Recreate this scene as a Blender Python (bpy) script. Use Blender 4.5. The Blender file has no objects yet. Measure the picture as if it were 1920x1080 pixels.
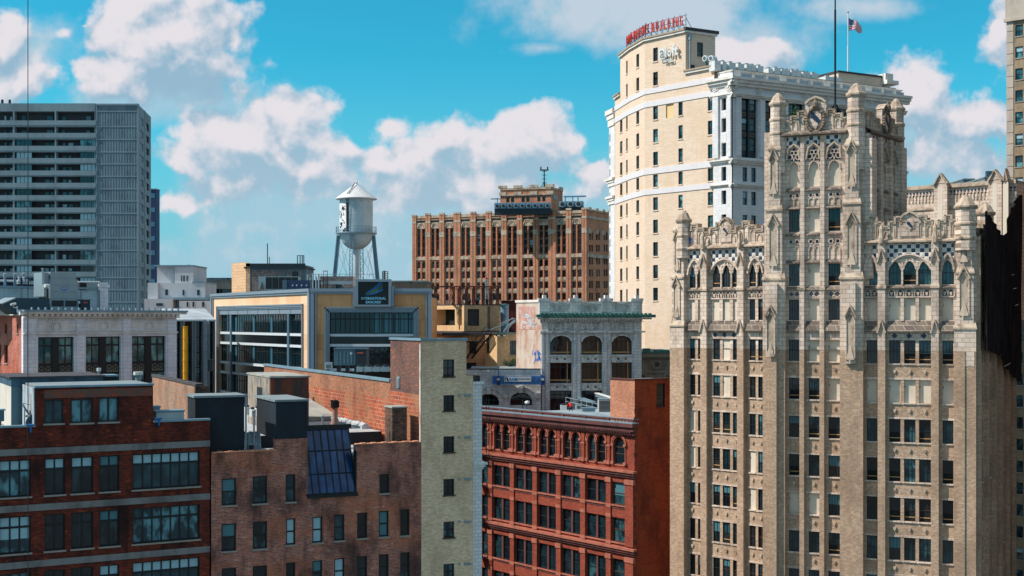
import bpy, math, random
from math import radians, sin, cos, pi, sqrt, atan2
from mathutils import Matrix, Vector

# ------------------------------------------------------------------ camera, sky, sun, exposure
F = 2400.0; CX = 960.0; HY = 600.0        # focal length, centre column and horizon row of the photograph, in its pixels
GROUND = -48.0                            # metres; the camera stands at z = 0 on a high floor
sc = bpy.context.scene
cd = bpy.data.cameras.new("camera"); cam = bpy.data.objects.new("camera", cd)
sc.collection.objects.link(cam); sc.camera = cam
cam.location = (0, 0, 0); cam.rotation_euler = (radians(90), 0, 0)
cd.sensor_width = 36.0; cd.lens = 36.0 * F / 1920.0
cd.shift_y = (HY - 540.0) / 1920.0
cd.clip_start = 0.5; cd.clip_end = 6000

SUN_AZ = radians(7.5); SUN_EL = radians(46.0)     # the sun stands to the left, hardly in front of the fronts that face us
sd = Vector((-cos(SUN_EL) * cos(SUN_AZ), -cos(SUN_EL) * sin(SUN_AZ), sin(SUN_EL)))
sl = bpy.data.lights.new("sun", 'SUN'); sl.energy = 4.8; sl.angle = radians(0.5); sl.color = (1.0, 0.905, 0.82)
so = bpy.data.objects.new("sun", sl); sc.collection.objects.link(so)
so.rotation_euler = sd.to_track_quat('Z', 'Y').to_euler()
sc.view_settings.view_transform = 'Standard'; sc.view_settings.look = 'None'
sc.view_settings.exposure = 0.28; sc.view_settings.gamma = 1.0
sc.view_settings.use_curve_mapping = False
try:
    sc.cycles.max_bounces = 5; sc.cycles.diffuse_bounces = 3; sc.cycles.glossy_bounces = 3
except Exception: pass

def lin(v):
    v /= 255.0
    return v / 12.92 if v <= 0.04045 else ((v + 0.055) / 1.055) ** 2.4
def C(r, g, b): return (lin(r), lin(g), lin(b), 1.0)

w = bpy.data.worlds.new("World"); sc.world = w; w.use_nodes = True
try: w.cycles.sampling_method = 'MANUAL'; w.cycles.sample_map_resolution = 256
except Exception: pass
class NT:
    def __init__(s, nt): s.nt = nt; s.n = nt.nodes; s.l = nt.links
    def node(s, t, **k):
        n = s.n.new(t)
        for a, b in k.items(): setattr(n, a, b)
        return n
    def setin(s, n, i, v):
        if v is None: return
        if isinstance(v, bpy.types.NodeSocket): s.l.new(v, n.inputs[i])
        else: n.inputs[i].default_value = v
    def m(s, op, a, b=None, c=None, clamp=False):
        n = s.n.new('ShaderNodeMath'); n.operation = op; n.use_clamp = clamp
        s.setin(n, 0, a); s.setin(n, 1, b); s.setin(n, 2, c)
        return n.outputs[0]
    def mix(s, f, a, b, mode='MIX'):
        n = s.n.new('ShaderNodeMix'); n.data_type = 'RGBA'; n.blend_type = mode
        s.setin(n, 0, f); s.setin(n, 6, a); s.setin(n, 7, b)
        return n.outputs[2]
    def noise(s, vec, scale, detail=3, rough=0.55, dist=0.0):
        n = s.n.new('ShaderNodeTexNoise'); n.noise_dimensions = '2D' if getattr(s, 'flat', False) else '3D'; s.setin(n, 'Vector', vec)
        n.inputs['Scale'].default_value = scale; n.inputs['Detail'].default_value = detail
        n.inputs['Roughness'].default_value = rough; n.inputs['Distortion'].default_value = dist
        return n.outputs['Fac']
    def ramp(s, f, a, b, va=0.0, vb=1.0, smooth=True):
        n = s.n.new('ShaderNodeMapRange'); n.interpolation_type = 'SMOOTHSTEP' if smooth else 'LINEAR'
        s.setin(n, 0, f); s.setin(n, 1, a); s.setin(n, 2, b); s.setin(n, 3, va); s.setin(n, 4, vb)
        return n.outputs[0]
    def xyz(s, x, y, z):
        n = s.n.new('ShaderNodeCombineXYZ'); s.setin(n, 0, x); s.setin(n, 1, y); s.setin(n, 2, z)
        return n.outputs[0]
    def sep(s, v):
        n = s.n.new('ShaderNodeSeparateXYZ'); s.l.new(v, n.inputs[0]); return n.outputs
W = NT(w.node_tree); W.n.clear(); W.flat = True
wo = W.node('ShaderNodeOutputWorld'); bg = W.node('ShaderNodeBackground'); W.l.new(bg.outputs[0], wo.inputs[0])
sky = W.node('ShaderNodeTexSky', sky_type='NISHITA'); sky.sun_disc = False
sky.sun_elevation = SUN_EL; sky.sun_rotation = radians(270) - SUN_AZ
sky.altitude = 100; sky.air_density = 1.0; sky.dust_density = 0.6; sky.ozone_density = 2.0
tc = W.node('ShaderNodeTexCoord'); gx, gy, gz = W.sep(tc.outputs['Generated'])
# clouds: a field over directions (azimuth and height ratios), drifting heaps of fair-weather cumulus
ay = W.m('MAXIMUM', W.m('ABSOLUTE', gy), 0.25)
sx = W.m('DIVIDE', gx, ay); sz = W.m('DIVIDE', gz, ay)
p0 = W.xyz(sx, sz, 0.0)
wn = W.node('ShaderNodeTexNoise'); wn.noise_dimensions = '2D'; W.l.new(p0, wn.inputs['Vector']); wn.inputs['Scale'].default_value = 14; wn.inputs['Detail'].default_value = 4
wr, wg, wb = W.sep(wn.outputs['Color'])
qx = W.m('ADD', sx, W.m('MULTIPLY', W.m('SUBTRACT', wr, 0.5), 0.055))
qz = W.m('ADD', sz, W.m('MULTIPLY', W.m('SUBTRACT', wg, 0.5), 0.045))
def field(px_, pz_, blobs):
    acc = None
    for (x, y, rx, ry, a) in blobs:
        cx = (x - CX) / F; cz = (HY - y) / F
        ex = W.m('MULTIPLY', W.m('SUBTRACT', px_, cx), F / rx); ez = W.m('MULTIPLY', W.m('SUBTRACT', pz_, cz), F / ry)
        r2 = W.m('ADD', W.m('MULTIPLY', ex, ex), W.m('MULTIPLY', ez, ez))
        e = W.m('MULTIPLY', W.m('SUBTRACT', 1.15, W.m('SQRT', r2)), a)
        acc = e if acc is None else W.m('MAXIMUM', acc, e)
    return acc
hard = [(255,60,115,80,1.1),(345,75,130,100,1.1),(395,130,110,66,1),(230,125,90,55,1),(45,155,105,50,.9),(0,95,60,60,.9),
        (555,235,72,55,1.1),(440,265,125,62,1),(350,295,70,36,.8),(560,310,140,80,.8),(330,372,52,26,.8),(470,350,170,50,.55),
        (860,262,100,64,1),(765,305,105,70,1),(985,272,105,72,1),(880,350,220,80,.8),(1110,320,52,40,.8),(735,232,55,32,.7),
        (1395,112,95,52,1),(1738,172,98,72,1.1),(1800,225,90,66,1),(1865,220,60,52,.9),(1770,305,110,42,.8),(1885,60,50,95,.8),(113,52,26,18,.45),(157,34,18,8,.4)]
soft = [(320,185,200,46,1),(560,400,280,110,.9),(880,400,370,110,.9),(700,490,800,80,.7),(1180,22,260,80,1),(1600,15,130,30,.7),
        (1745,265,110,90,.9),(1820,330,190,70,.8),(1020,90,70,16,.5),(60,90,130,55,.7),(1380,70,180,70,.5),(330,500,450,60,.5)]
hf = field(qx, qz, hard); sf = field(sx, sz, soft)
big = W.noise(p0, 16, 5, 0.60); fine = W.noise(p0, 60, 4, 0.62)
def billow(vec):
    vo = W.node('ShaderNodeTexVoronoi', feature='SMOOTH_F1'); W.l.new(vec, vo.inputs['Vector']); vo.voronoi_dimensions = '2D'; vo.inputs['Scale'].default_value = 26; vo.inputs['Smoothness'].default_value = 0.35
    v2 = W.node('ShaderNodeTexVoronoi', feature='SMOOTH_F1'); W.l.new(vec, v2.inputs['Vector']); v2.voronoi_dimensions = '2D'; v2.inputs['Scale'].default_value = 62; v2.inputs['Smoothness'].default_value = 0.35
    return W.m('ADD', W.m('MULTIPLY', W.m('SUBTRACT', 0.45, vo.outputs['Distance']), 1.0), W.m('MULTIPLY', W.m('SUBTRACT', 0.45, v2.outputs['Distance']), 0.45))
pq = W.xyz(qx, qz, 0.0)
bl = billow(pq)
puff = W.m('ADD', W.m('ADD', W.m('MULTIPLY', W.m('SUBTRACT', big, 0.5), 1.6), W.m('MULTIPLY', W.m('SUBTRACT', fine, 0.5), 0.7)), W.m('MULTIPLY', bl, 0.75))
# unseen clouds added around the view, thickened to brighten the shade with neutral light
far = W.noise(p0, 3.2, 6, 0.55)
outside = W.m('MULTIPLY', W.ramp(W.m('ABSOLUTE', sx), 0.42, 0.6), 1.0)
above = W.ramp(sz, 0.27, 0.4)
oth = W.m('MULTIPLY', W.m('MAXIMUM', outside, above), W.ramp(far, 0.38, 0.56))
dh = W.ramp(W.m('ADD', hf, W.m('MULTIPLY', puff, 0.62)), 0.0, 0.42)
ds = W.ramp(W.m('ADD', sf, W.m('MULTIPLY', W.m('SUBTRACT', big, 0.5), 1.3)), -0.12, 0.70, 0.0, 0.86)
# modelled light: the same heap sampled a little towards the sun; thicker there means shade here
ofs = W.xyz(W.m('SUBTRACT', qx, 0.006), W.m('ADD', qz, 0.009), 0.0)
bl2 = billow(ofs); big2 = W.noise(W.xyz(W.m('SUBTRACT', sx, 0.007), W.m('ADD', sz, 0.010), 0.0), 16, 5, 0.60)
hf2 = field(W.m('SUBTRACT', qx, 0.008), W.m('ADD', qz, 0.020), hard)
lit = W.m('ADD', W.m('ADD', W.m('MULTIPLY', W.m('SUBTRACT', big, big2), 3.0), W.m('MULTIPLY', W.m('SUBTRACT', bl, bl2), 1.1)), W.m('MULTIPLY', W.m('SUBTRACT', hf, hf2), 1.1))
litv = W.ramp(lit, -0.55, 0.75)
skyc = W.mix(1.0, sky.outputs[0], (0.12, 0.84, 0.88, 1), 'MULTIPLY')
K = 6.67 * 0.84
def E(r, g, b): c = C(r, g, b); return (c[0]*K, c[1]*K, c[2]*K, 1)
low = W.ramp(sz, -0.02, 0.22)
skyc = W.mix(W.m('MULTIPLY', W.m('SUBTRACT', 1.0, low), 0.95), skyc, E(146, 206, 230))
cshade = W.mix(low, E(184, 212, 228), E(158, 196, 220))
ccol = W.mix(litv, cshade, E(244, 240, 246))
csoft = W.mix(W.m('MULTIPLY', litv, 0.7), E(178, 214, 232), E(232, 232, 240))
c1 = W.mix(W.m('MAXIMUM', ds, W.m('MULTIPLY', oth, 0.9)), skyc, csoft)
c2 = W.mix(dh, c1, ccol)
W.l.new(c2, bg.inputs[0]); bg.inputs[1].default_value = 0.128

# ------------------------------------------------------------------ materials
mats = {}
def newmat(name):
    m = bpy.data.materials.new(name); m.use_nodes = True; mats[name] = m
    t = NT(m.node_tree); b = t.n.get('Principled BSDF')
    return m, t, b
def coords(t):
    o = t.node('ShaderNodeTexCoord').outputs['Object']
    x, y, z = t.sep(o)
    return o, t.xyz(t.m('ADD', x, y), z, 0.0), x, y, z
def stained(t, col, o, x, y, z, stain, amt, sscale=0.35, fine=0.12):
    st = t.noise(t.xyz(t.m('ADD', x, t.m('MULTIPLY', y, 0.7)), t.m('MULTIPLY', z, 0.55), y), sscale, 6, 0.62)
    col = t.mix(t.m('MULTIPLY', t.ramp(st, 0.44, 0.68), amt), col, stain)
    streak = t.noise(t.xyz(t.m('ADD', x, y), t.m('MULTIPLY', z, 0.12), 0.0), 1.3, 4, 0.6)
    col = t.mix(t.m('MULTIPLY', t.ramp(streak, 0.5, 0.75), amt * 0.7), col, stain)
    f = t.noise(o, 3.3, 4, 0.65)
    g = t.m('ADD', 1.0 - fine, t.m('MULTIPLY', f, 2 * fine))
    return t.mix(1.0, col, t.xyz(g, g, g), 'MULTIPLY')
def brick(name, c1, c2, mortar, bw=0.3, bh=0.1, ms=0.012, stain=None, amt=0.5, sscale=0.35, patch=None, pamt=0.0, pscale=0.2, rough=0.9, fine=0.15, bias=0.0, bump=0.25, off=0.5, rust=None):
    m, t, b = newmat(name); o, uv, x, y, z = coords(t)
    bk = t.node('ShaderNodeTexBrick'); bk.offset = off; t.l.new(uv, bk.inputs['Vector'])
    bk.inputs['Scale'].default_value = 1.0; bk.inputs['Brick Width'].default_value = bw; bk.inputs['Row Height'].default_value = bh
    bk.inputs['Mortar Size'].default_value = ms; bk.inputs['Bias'].default_value = bias; bk.inputs['Mortar Smooth'].default_value = 0.3
    bk.inputs['Color1'].default_value = c1; bk.inputs['Color2'].default_value = c2; bk.inputs['Mortar'].default_value = mortar
    col = bk.outputs['Color']
    if patch:
        pn = t.noise(t.xyz(t.m('ADD', x, y), t.m('MULTIPLY', z, 2.2), 3.0), pscale, 5, 0.6)
        col = t.mix(t.m('MULTIPLY', t.ramp(pn, 0.5, 0.6), pamt), col, patch)
    if rust:
        rn = t.noise(t.xyz(t.m('MULTIPLY', t.m('ADD', x, y), 1.2), t.m('MULTIPLY', z, 5.0), 7.0), 1.1, 5, 0.7)
        col = t.mix(t.ramp(rn, 0.60, 0.68), col, rust)
    col = stained(t, col, o, x, y, z, stain or c2, amt, sscale, fine)
    t.l.new(col, b.inputs['Base Color']); b.inputs['Roughness'].default_value = rough
    b.inputs['Specular IOR Level'].default_value = 0.25
    if bump:
        bp = t.node('ShaderNodeBump'); bp.inputs['Strength'].default_value = bump; bp.inputs['Distance'].default_value = 0.02
        t.l.new(t.m('SUBTRACT', t.noise(o, 9, 3, .6), bk.outputs['Fac']), bp.inputs['Height']); t.l.new(bp.outputs[0], b.inputs['Normal'])
    return m
def plain(name, col, rough=0.7, stain=None, amt=0.3, sscale=0.5, fine=0.08, metal=0.0, ribs=0.0, spec=0.4, bump=0.0):
    m, t, b = newmat(name); o, uv, x, y, z = coords(t)
    c = stained(t, col, o, x, y, z, stain or (col[0]*.5, col[1]*.5, col[2]*.5, 1), amt, sscale, fine)
    if ribs:
        s = t.m('SINE', t.m('MULTIPLY', t.m('ADD', x, y), 2 * pi / ribs))
        bp = t.node('ShaderNodeBump'); bp.inputs['Strength'].default_value = 1.0; bp.inputs['Distance'].default_value = ribs * 0.03
        t.l.new(s, bp.inputs['Height']); t.l.new(bp.outputs[0], b.inputs['Normal'])
    elif bump:
        bp = t.node('ShaderNodeBump'); bp.inputs['Strength'].default_value = bump; bp.inputs['Distance'].default_value = 0.05
        t.l.new(t.noise(o, 4, 4, .6), bp.inputs['Height']); t.l.new(bp.outputs[0], b.inputs['Normal'])
    t.l.new(c, b.inputs['Base Color']); b.inputs['Roughness'].default_value = rough; b.inputs['Metallic'].default_value = metal
    b.inputs['Specular IOR Level'].default_value = spec
    return m
def glass(name, dark, light, frac=0.35, rough=0.04, spec=0.6, wave=0.25):
    m, t, b = newmat(name); o, uv, x, y, z = coords(t)
    r = t.node('ShaderNodeObjectInfo').outputs['Random']
    n = t.noise(t.xyz(t.m('ADD', x, t.m('MULTIPLY', r, 31.0)), t.m('MULTIPLY', z, 0.6), t.m('MULTIPLY', r, 17.0)), 1.3, 3, 0.5)
    f = t.m('MULTIPLY', t.ramp(n, 0.42, 0.66), t.ramp(r, 1 - frac, 1 - frac + 0.25, 0.15, 1.0))
    t.l.new(t.mix(f, dark, light), b.inputs['Base Color'])
    b.inputs['Roughness'].default_value = rough; b.inputs['Specular IOR Level'].default_value = spec
    bp = t.node('ShaderNodeBump'); bp.inputs['Strength'].default_value = wave; bp.inputs['Distance'].default_value = 0.05
    t.l.new(t.noise(t.xyz(t.m('ADD', x, t.m('MULTIPLY', r, 9.0)), z, r), 0.9, 2, 0.5), bp.inputs['Height']); t.l.new(bp.outputs[0], b.inputs['Normal'])
    return m
def checker(name, a, b_, size):
    m, t, b = newmat(name); o, uv, x, y, z = coords(t)
    u = t.m('DIVIDE', t.m('ADD', x, y), size); v = t.m('DIVIDE', z, size)
    k = t.m('MODULO', t.m('ADD', t.m('ADD', t.m('FLOOR', u), t.m('FLOOR', v)), 1000.0), 2.0)
    fu = t.m('ABSOLUTE', t.m('SUBTRACT', t.m('FRACT', u), 0.5)); fv = t.m('ABSOLUTE', t.m('SUBTRACT', t.m('FRACT', v), 0.5))
    edge = t.m('LESS_THAN', t.m('MAXIMUM', fu, fv), 0.46)
    n = t.noise(t.xyz(t.m('FLOOR', u), t.m('FLOOR', v), 0.0), 3.1, 1)
    dark = t.mix(n, b_, (b_[0]*2.4, b_[1]*2.4, b_[2]*2.2, 1))
    c = t.mix(t.m('MULTIPLY', k, edge), a, dark)
    c = stained(t, c, o, x, y, z, C(95, 80, 68), 0.35)
    t.l.new(c, b.inputs['Base Color']); b.inputs['Roughness'].default_value = 0.45
    # each light tile is a low pyramid
    bp = t.node('ShaderNodeBump'); bp.inputs['Strength'].default_value = 0.8; bp.inputs['Distance'].default_value = 0.08
    t.l.new(t.m('SUBTRACT', 0.5, t.m('MAXIMUM', fu, fv)), bp.inputs['Height']); t.l.new(bp.outputs[0], b.inputs['Normal'])
    return m

# ------------------------------------------------------------------ mesh and plan helpers
def Wp(px, d): return Vector(((px - CX) / F * d, d))         # plan point seen in column px at distance d
def Zp(py, d): return (HY - py) / F * d
class MB:
    def __init__(s): s.v = []; s.f = []; s.m = []; s.sm = []
    def add(s, vs, fs, m=0, smooth=False):
        k = len(s.v); s.v += [tuple(p) for p in vs]
        for f in fs: s.f.append([i + k for i in f]); s.m.append(m); s.sm.append(smooth)
    def box(s, x0, x1, y0, y1, z0, z1, m=0):
        if x0 > x1: x0, x1 = x1, x0
        if y0 > y1: y0, y1 = y1, y0
        if z0 > z1: z0, z1 = z1, z0
        s.add([(x0,y0,z0),(x1,y0,z0),(x1,y1,z0),(x0,y1,z0),(x0,y0,z1),(x1,y0,z1),(x1,y1,z1),(x0,y1,z1)],
              [(0,3,2,1),(4,5,6,7),(0,1,5,4),(1,2,6,5),(2,3,7,6),(3,0,4,7)], m)
    def quad(s, a, b, c, d, m=0): s.add([a, b, c, d], [(0,1,2,3)], m)
    def prism(s, pts, y0, y1, m=0):            # polygon in the x-z plane, extruded along y
        n = len(pts); s.add([(x, y0, z) for x, z in pts] + [(x, y1, z) for x, z in pts],
            [tuple(range(n)), tuple(range(2*n-1, n-1, -1))] + [(i, i+n, (i+1) % n + n, (i+1) % n) for i in range(n)], m)
    def prismxy(s, pts, z0, z1, m=0, mtop=None):
        n = len(pts); s.add([(x, y, z0) for x, y in pts] + [(x, y, z1) for x, y in pts],
            [tuple(range(n-1, -1, -1))] + [(i, (i+1) % n, (i+1) % n + n, i+n) for i in range(n)], m)
        s.add([(x, y, z1) for x, y in pts], [tuple(range(n))], m if mtop is None else mtop)
    def cyl(s, p, q, r, n=8, r2=None, m=0, smooth=False):
        p = Vector(p); q = Vector(q); d = (q - p).normalized(); r2 = r if r2 is None else r2
        a = d.orthogonal().normalized(); b = d.cross(a)
        A = [p + (a*cos(2*pi*i/n) + b*sin(2*pi*i/n))*r for i in range(n)]
        B = [q + (a*cos(2*pi*i/n) + b*sin(2*pi*i/n))*r2 for i in range(n)]
        s.add(A + B, [(i, (i+1) % n, (i+1) % n + n, i + n) for i in range(n)], m, smooth)
        s.add(A, [tuple(range(n-1, -1, -1))], m); s.add(B, [tuple(range(n))], m)
    def lathe(s, cx, cy, prof, n=16, m=0, ph=0.0, smooth=False):
        vs = [(cx + r*cos(ph+2*pi*i/n), cy + r*sin(ph+2*pi*i/n), z) for r, z in prof for i in range(n)]
        fs = [(k*n+i, k*n+(i+1) % n, (k+1)*n+(i+1) % n, (k+1)*n+i) for k in range(len(prof)-1) for i in range(n)]
        s.add(vs, fs, m, smooth)
        s.add([vs[i] for i in range(n)], [tuple(range(n-1, -1, -1))], m); s.add(vs[-n:], [tuple(range(n))], m)
    def path(s, pts, wd, y0, y1, m=0):         # a strip of width wd along a polyline in the x-z plane
        P = [Vector(p) for p in pts]; n = len(P); L = []; R = []
        for i in range(n):
            t = (P[min(i+1, n-1)] - P[max(i-1, 0)]); t = t.normalized() if t.length > 1e-6 else Vector((1, 0))
            nn = Vector((-t.y, t.x)) * wd / 2; L.append(P[i] + nn); R.append(P[i] - nn)
        for i in range(n-1):
            s.prism([(R[i].x,R[i].y),(R[i+1].x,R[i+1].y),(L[i+1].x,L[i+1].y),(L[i].x,L[i].y)], y0, y1, m)
    def arc(s, cx, cz, r, wd, y0, y1, a0=0, a1=360, n=12, m=0):
        s.path([(cx + r*cos(radians(a0+(a1-a0)*i/n)), cz + r*sin(radians(a0+(a1-a0)*i/n))) for i in range(n+1)], wd, y0, y1, m)
    def mesh(s, name, mt):
        me = bpy.data.meshes.new(name); me.from_pydata(s.v, [], s.f)
        for x in (mt if isinstance(mt, (list, tuple)) else [mt]): me.materials.append(x)
        me.polygons.foreach_set('material_index', s.m); me.polygons.foreach_set('use_smooth', s.sm); me.update()
        return me
    def wall(s, u0, u1, z0, z1, holes=(), y=0.0, dep=0.3, m=0, mr=None):
        H = [(max(a, u0), min(b, u1), max(c, z0), min(d, z1)) for a, b, c, d in holes if b > u0 and a < u1 and d > z0 and c < z1]
        us = sorted({u0, u1, *[h[0] for h in H], *[h[1] for h in H]}); zs = sorted({z0, z1, *[h[2] for h in H], *[h[3] for h in H]})
        for j in range(len(zs)-1):
            a = zs[j]; b = zs[j+1]; zc = (a+b)/2; st = None
            for i in range(len(us)-1):
                uc = (us[i]+us[i+1])/2
                solid = not any(h[0] < uc < h[1] and h[2] < zc < h[3] for h in H)
                if solid and st is None: st = us[i]
                if not solid and st is not None: s.quad((st,y,a),(us[i],y,a),(us[i],y,b),(st,y,b), m); st = None
            if st is not None: s.quad((st,y,a),(u1,y,a),(u1,y,b),(st,y,b), m)
        mr = m if mr is None else mr
        for a, b, c, d in H:
            y1 = y + dep
            s.quad((a,y,c),(a,y1,c),(a,y1,d),(a,y,d), mr); s.quad((b,y1,c),(b,y,c),(b,y,d),(b,y1,d), mr)
            s.quad((a,y,c),(b,y,c),(b,y1,c),(a,y1,c), mr); s.quad((a,y1,d),(b,y1,d),(b,y,d),(a,y,d), mr)
    def spandrel(s, a, b, zs, zt, y0, y1, kind='round', m=0, n=10):   # masonry above an arch inside a rectangular hole
        cx = (a+b)/2; hw = (b-a)/2; h = zt - zs; pts = []
        for i in range(n+1):
            t = -1 + 2*i/n
            if kind == 'round': zz = zs + h*sqrt(max(0, 1-t*t))
            else:
                k = 1-abs(t); zz = zs + h*(1-(1-k)**1.9)**0.75
            pts.append((cx + hw*t, zz))
        for i in range(n):
            (xa, za), (xb, zb) = pts[i], pts[i+1]
            if zt - za < 1e-3 and zt - zb < 1e-3: continue
            s.prism([(xa,za),(xb,zb),(xb,zt+.002),(xa,zt+.002)], y0, y1, m)
        return pts

class Fac:                                     # a facade line in plan: local x along it, y into the building, z up
    def __init__(s, A, B):
        s.A = Vector(A); s.B = Vector(B); t = (s.B - s.A); s.L = t.length; s.t = t.normalized(); s.n = Vector((-s.t.y, s.t.x))
        s.M = Matrix.Translation((s.A.x, s.A.y, 0)) @ Matrix.Rotation(atan2(s.t.y, s.t.x), 4, 'Z')
    def u(s, px, y=0.0):
        A = s.A + s.n*y; r = (px - CX) / F
        # A.x + k t.x = r (A.y + k t.y)
        return (r*A.y - A.x) / (s.t.x - r*s.t.y)
    def d(s, px, y=0.0): return (s.A + s.n*y + s.t*s.u(px, y)).y
    def z(s, px, py, y=0.0): return Zp(py, s.d(px, y))
    def P(s, u, y=0.0): return s.A + s.t*u + s.n*y
    def perp(s, u, length): return Fac(s.P(u), s.P(u, length))
    def off(s, y): return Fac(s.P(0, y), s.P(s.L, y))
def vpfac(A, vp, length):                      # a facade from A running away towards vanishing column vp
    d = Vector(((vp - CX) / F, 1.0)).normalized(); return Fac(A, Vector(A) + d*length)
def through(px0, d0, px1, d1): return Fac(Wp(px0, d0), Wp(px1, d1))

WM = {}
def link(o, name_m):
    sc.collection.objects.link(o); WM[o.name] = name_m
def thing(name, label, cat, M, group=None):
    o = bpy.data.objects.new(name, None); o.empty_display_size = 1; o.matrix_world = M; link(o, M)
    o['label'] = label; o['category'] = cat
    if group: o['group'] = group
    return o
SPLIT = {'turret_cap', 'carved_trim', 'parapet_coping', 'coping', 'stone_trim', 'metal_trim', 'cornice_and_frieze', 'terracotta_trim', 'pier_and_trim', 'checker_tiles', 'tear_strip', 'wall_anchor', 'slit_window', 'door', 'window', 'fin', 'dark_glazing', 'roof_vent', 'antenna', 'ladder_frame', 'roof_mast', 'roof_fitting', 'graffiti', 'bay_spandrel', 'tile_pier', 'arch_moulding', 'moulding', 'post', 'brace', 'mullion', 'faded_lettering', 'valve', 'vent', 'panel_seam', 'decal', 'capital', 'rosette', 'painted_lintel', 'copper_edge', 'dark_fascia', 'rubble_panel', 'black_pipe', 'white_pipe', 'rear_trim', 'penthouse_trim', 'doorway', 'lit_blind', 'intake_louvre', 'door_handle', 'flat_roof'}
def clusters(mb, tol=0.03):
    n = len(mb.v); par = list(range(n))
    def find(a):
        while par[a] != a: par[a] = par[par[a]]; a = par[a]
        return a
    for f in mb.f:
        r = find(f[0])
        for i in f[1:]: par[find(i)] = r
    isl = {}
    for i in range(n): isl.setdefault(find(i), []).append(i)
    B = []
    for k, vs in isl.items():
        xs = [mb.v[i] for i in vs]; B.append([min(p[0] for p in xs)-tol, max(p[0] for p in xs)+tol, min(p[1] for p in xs)-tol, max(p[1] for p in xs)+tol, min(p[2] for p in xs)-tol, max(p[2] for p in xs)+tol, k])
    B.sort(key=lambda b: b[0]); g = {b[6]: b[6] for b in B}
    def gf(a):
        while g[a] != a: g[a] = g[g[a]]; a = g[a]
        return a
    act = []
    for b in B:
        act = [c for c in act if c[1] >= b[0]]
        for c in act:
            if c[2] <= b[3] and b[2] <= c[3] and c[4] <= b[5] and b[4] <= c[5]: g[gf(c[6])] = gf(b[6])
        act.append(b)
    out = {}
    cl = {i: gf(find(i)) for i in range(n)}
    for fi, f in enumerate(mb.f): out.setdefault(cl[f[0]], []).append(fi)
    return list(out.values())
def obj(name, mb, mt, parent=None, M=None, label=None, cat=None, group=None, kind=None):
    if parent and name in SPLIT and isinstance(mb, MB):
        for tol in (.03, .2, .45, .8):
            cs = clusters(mb, tol)
            if len(cs) <= 60: break
        if 1 < len(cs) <= 90:
            r = None
            for fs in cs:
                q = MB(); mp = {}
                for fi in fs:
                    ff = []
                    for i in mb.f[fi]:
                        if i not in mp: mp[i] = len(q.v); q.v.append(mb.v[i])
                        ff.append(mp[i])
                    q.f.append(ff); q.m.append(mb.m[fi]); q.sm.append(mb.sm[fi])
                r = obj1(name, q, mt, parent, M)
            return r
    return obj1(name, mb, mt, parent, M, label, cat, group, kind)
def obj1(name, mb, mt, parent=None, M=None, label=None, cat=None, group=None, kind=None):
    me = mb if isinstance(mb, bpy.types.Mesh) else mb.mesh(name, mt)
    o = bpy.data.objects.new(name, me)
    M = M if M is not None else (WM[parent.name] if parent else Matrix.Identity(4))
    if parent:
        o.parent = parent; o.matrix_basis = WM[parent.name].inverted() @ M
    else: o.matrix_world = M
    link(o, M)
    if label: o['label'] = label
    if cat: o['category'] = cat
    if group: o['group'] = group
    if kind: o['kind'] = kind
    return o
def T(x, y, z): return Matrix.Translation((x, y, z))
def base(Fc, u=0.0, y=0.0, z=GROUND): p = Fc.P(u, y); return Matrix.Translation((p.x, p.y, z)) @ Matrix.Rotation(atan2(Fc.t.y, Fc.t.x), 4, 'Z')

def inset(pts, dist):
    n = len(pts); out = []
    a = sum(pts[i].x*pts[(i+1) % n].y - pts[(i+1) % n].x*pts[i].y for i in range(n)); sgn = 1 if a > 0 else -1
    for i in range(n):
        p0, p1, p2 = pts[i-1], pts[i], pts[(i+1) % n]
        d1 = (p1-p0).normalized(); d2 = (p2-p1).normalized()
        n1 = Vector((-d1.y, d1.x))*sgn; n2 = Vector((-d2.y, d2.x))*sgn
        b = (n1+n2); k = dist / max(0.25, 1 + n1.dot(n2)); out.append(p1 + b*k)
    return out
def core(root, pts, z0, z1, mt, roofmat=None, ins=0.5, name='body'):
    q = inset([Vector(p) for p in pts], ins) if ins else [Vector(p) for p in pts]
    a = sum(q[i].x*q[(i+1) % len(q)].y - q[(i+1) % len(q)].x*q[i].y for i in range(len(q)))
    if a < 0: q = q[::-1]
    mb = MB(); mb.prismxy([(p.x, p.y) for p in q], z0, z1, 0)
    o = obj(name, mb, [mt], root, Matrix.Identity(4))
    if roofmat:
        r = MB(); r.prismxy([(p.x, p.y) for p in (inset(q, -0.0))], z1+.004, z1+0.12); obj('roof', r, [roofmat], root, Matrix.Identity(4))
    return o

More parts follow.
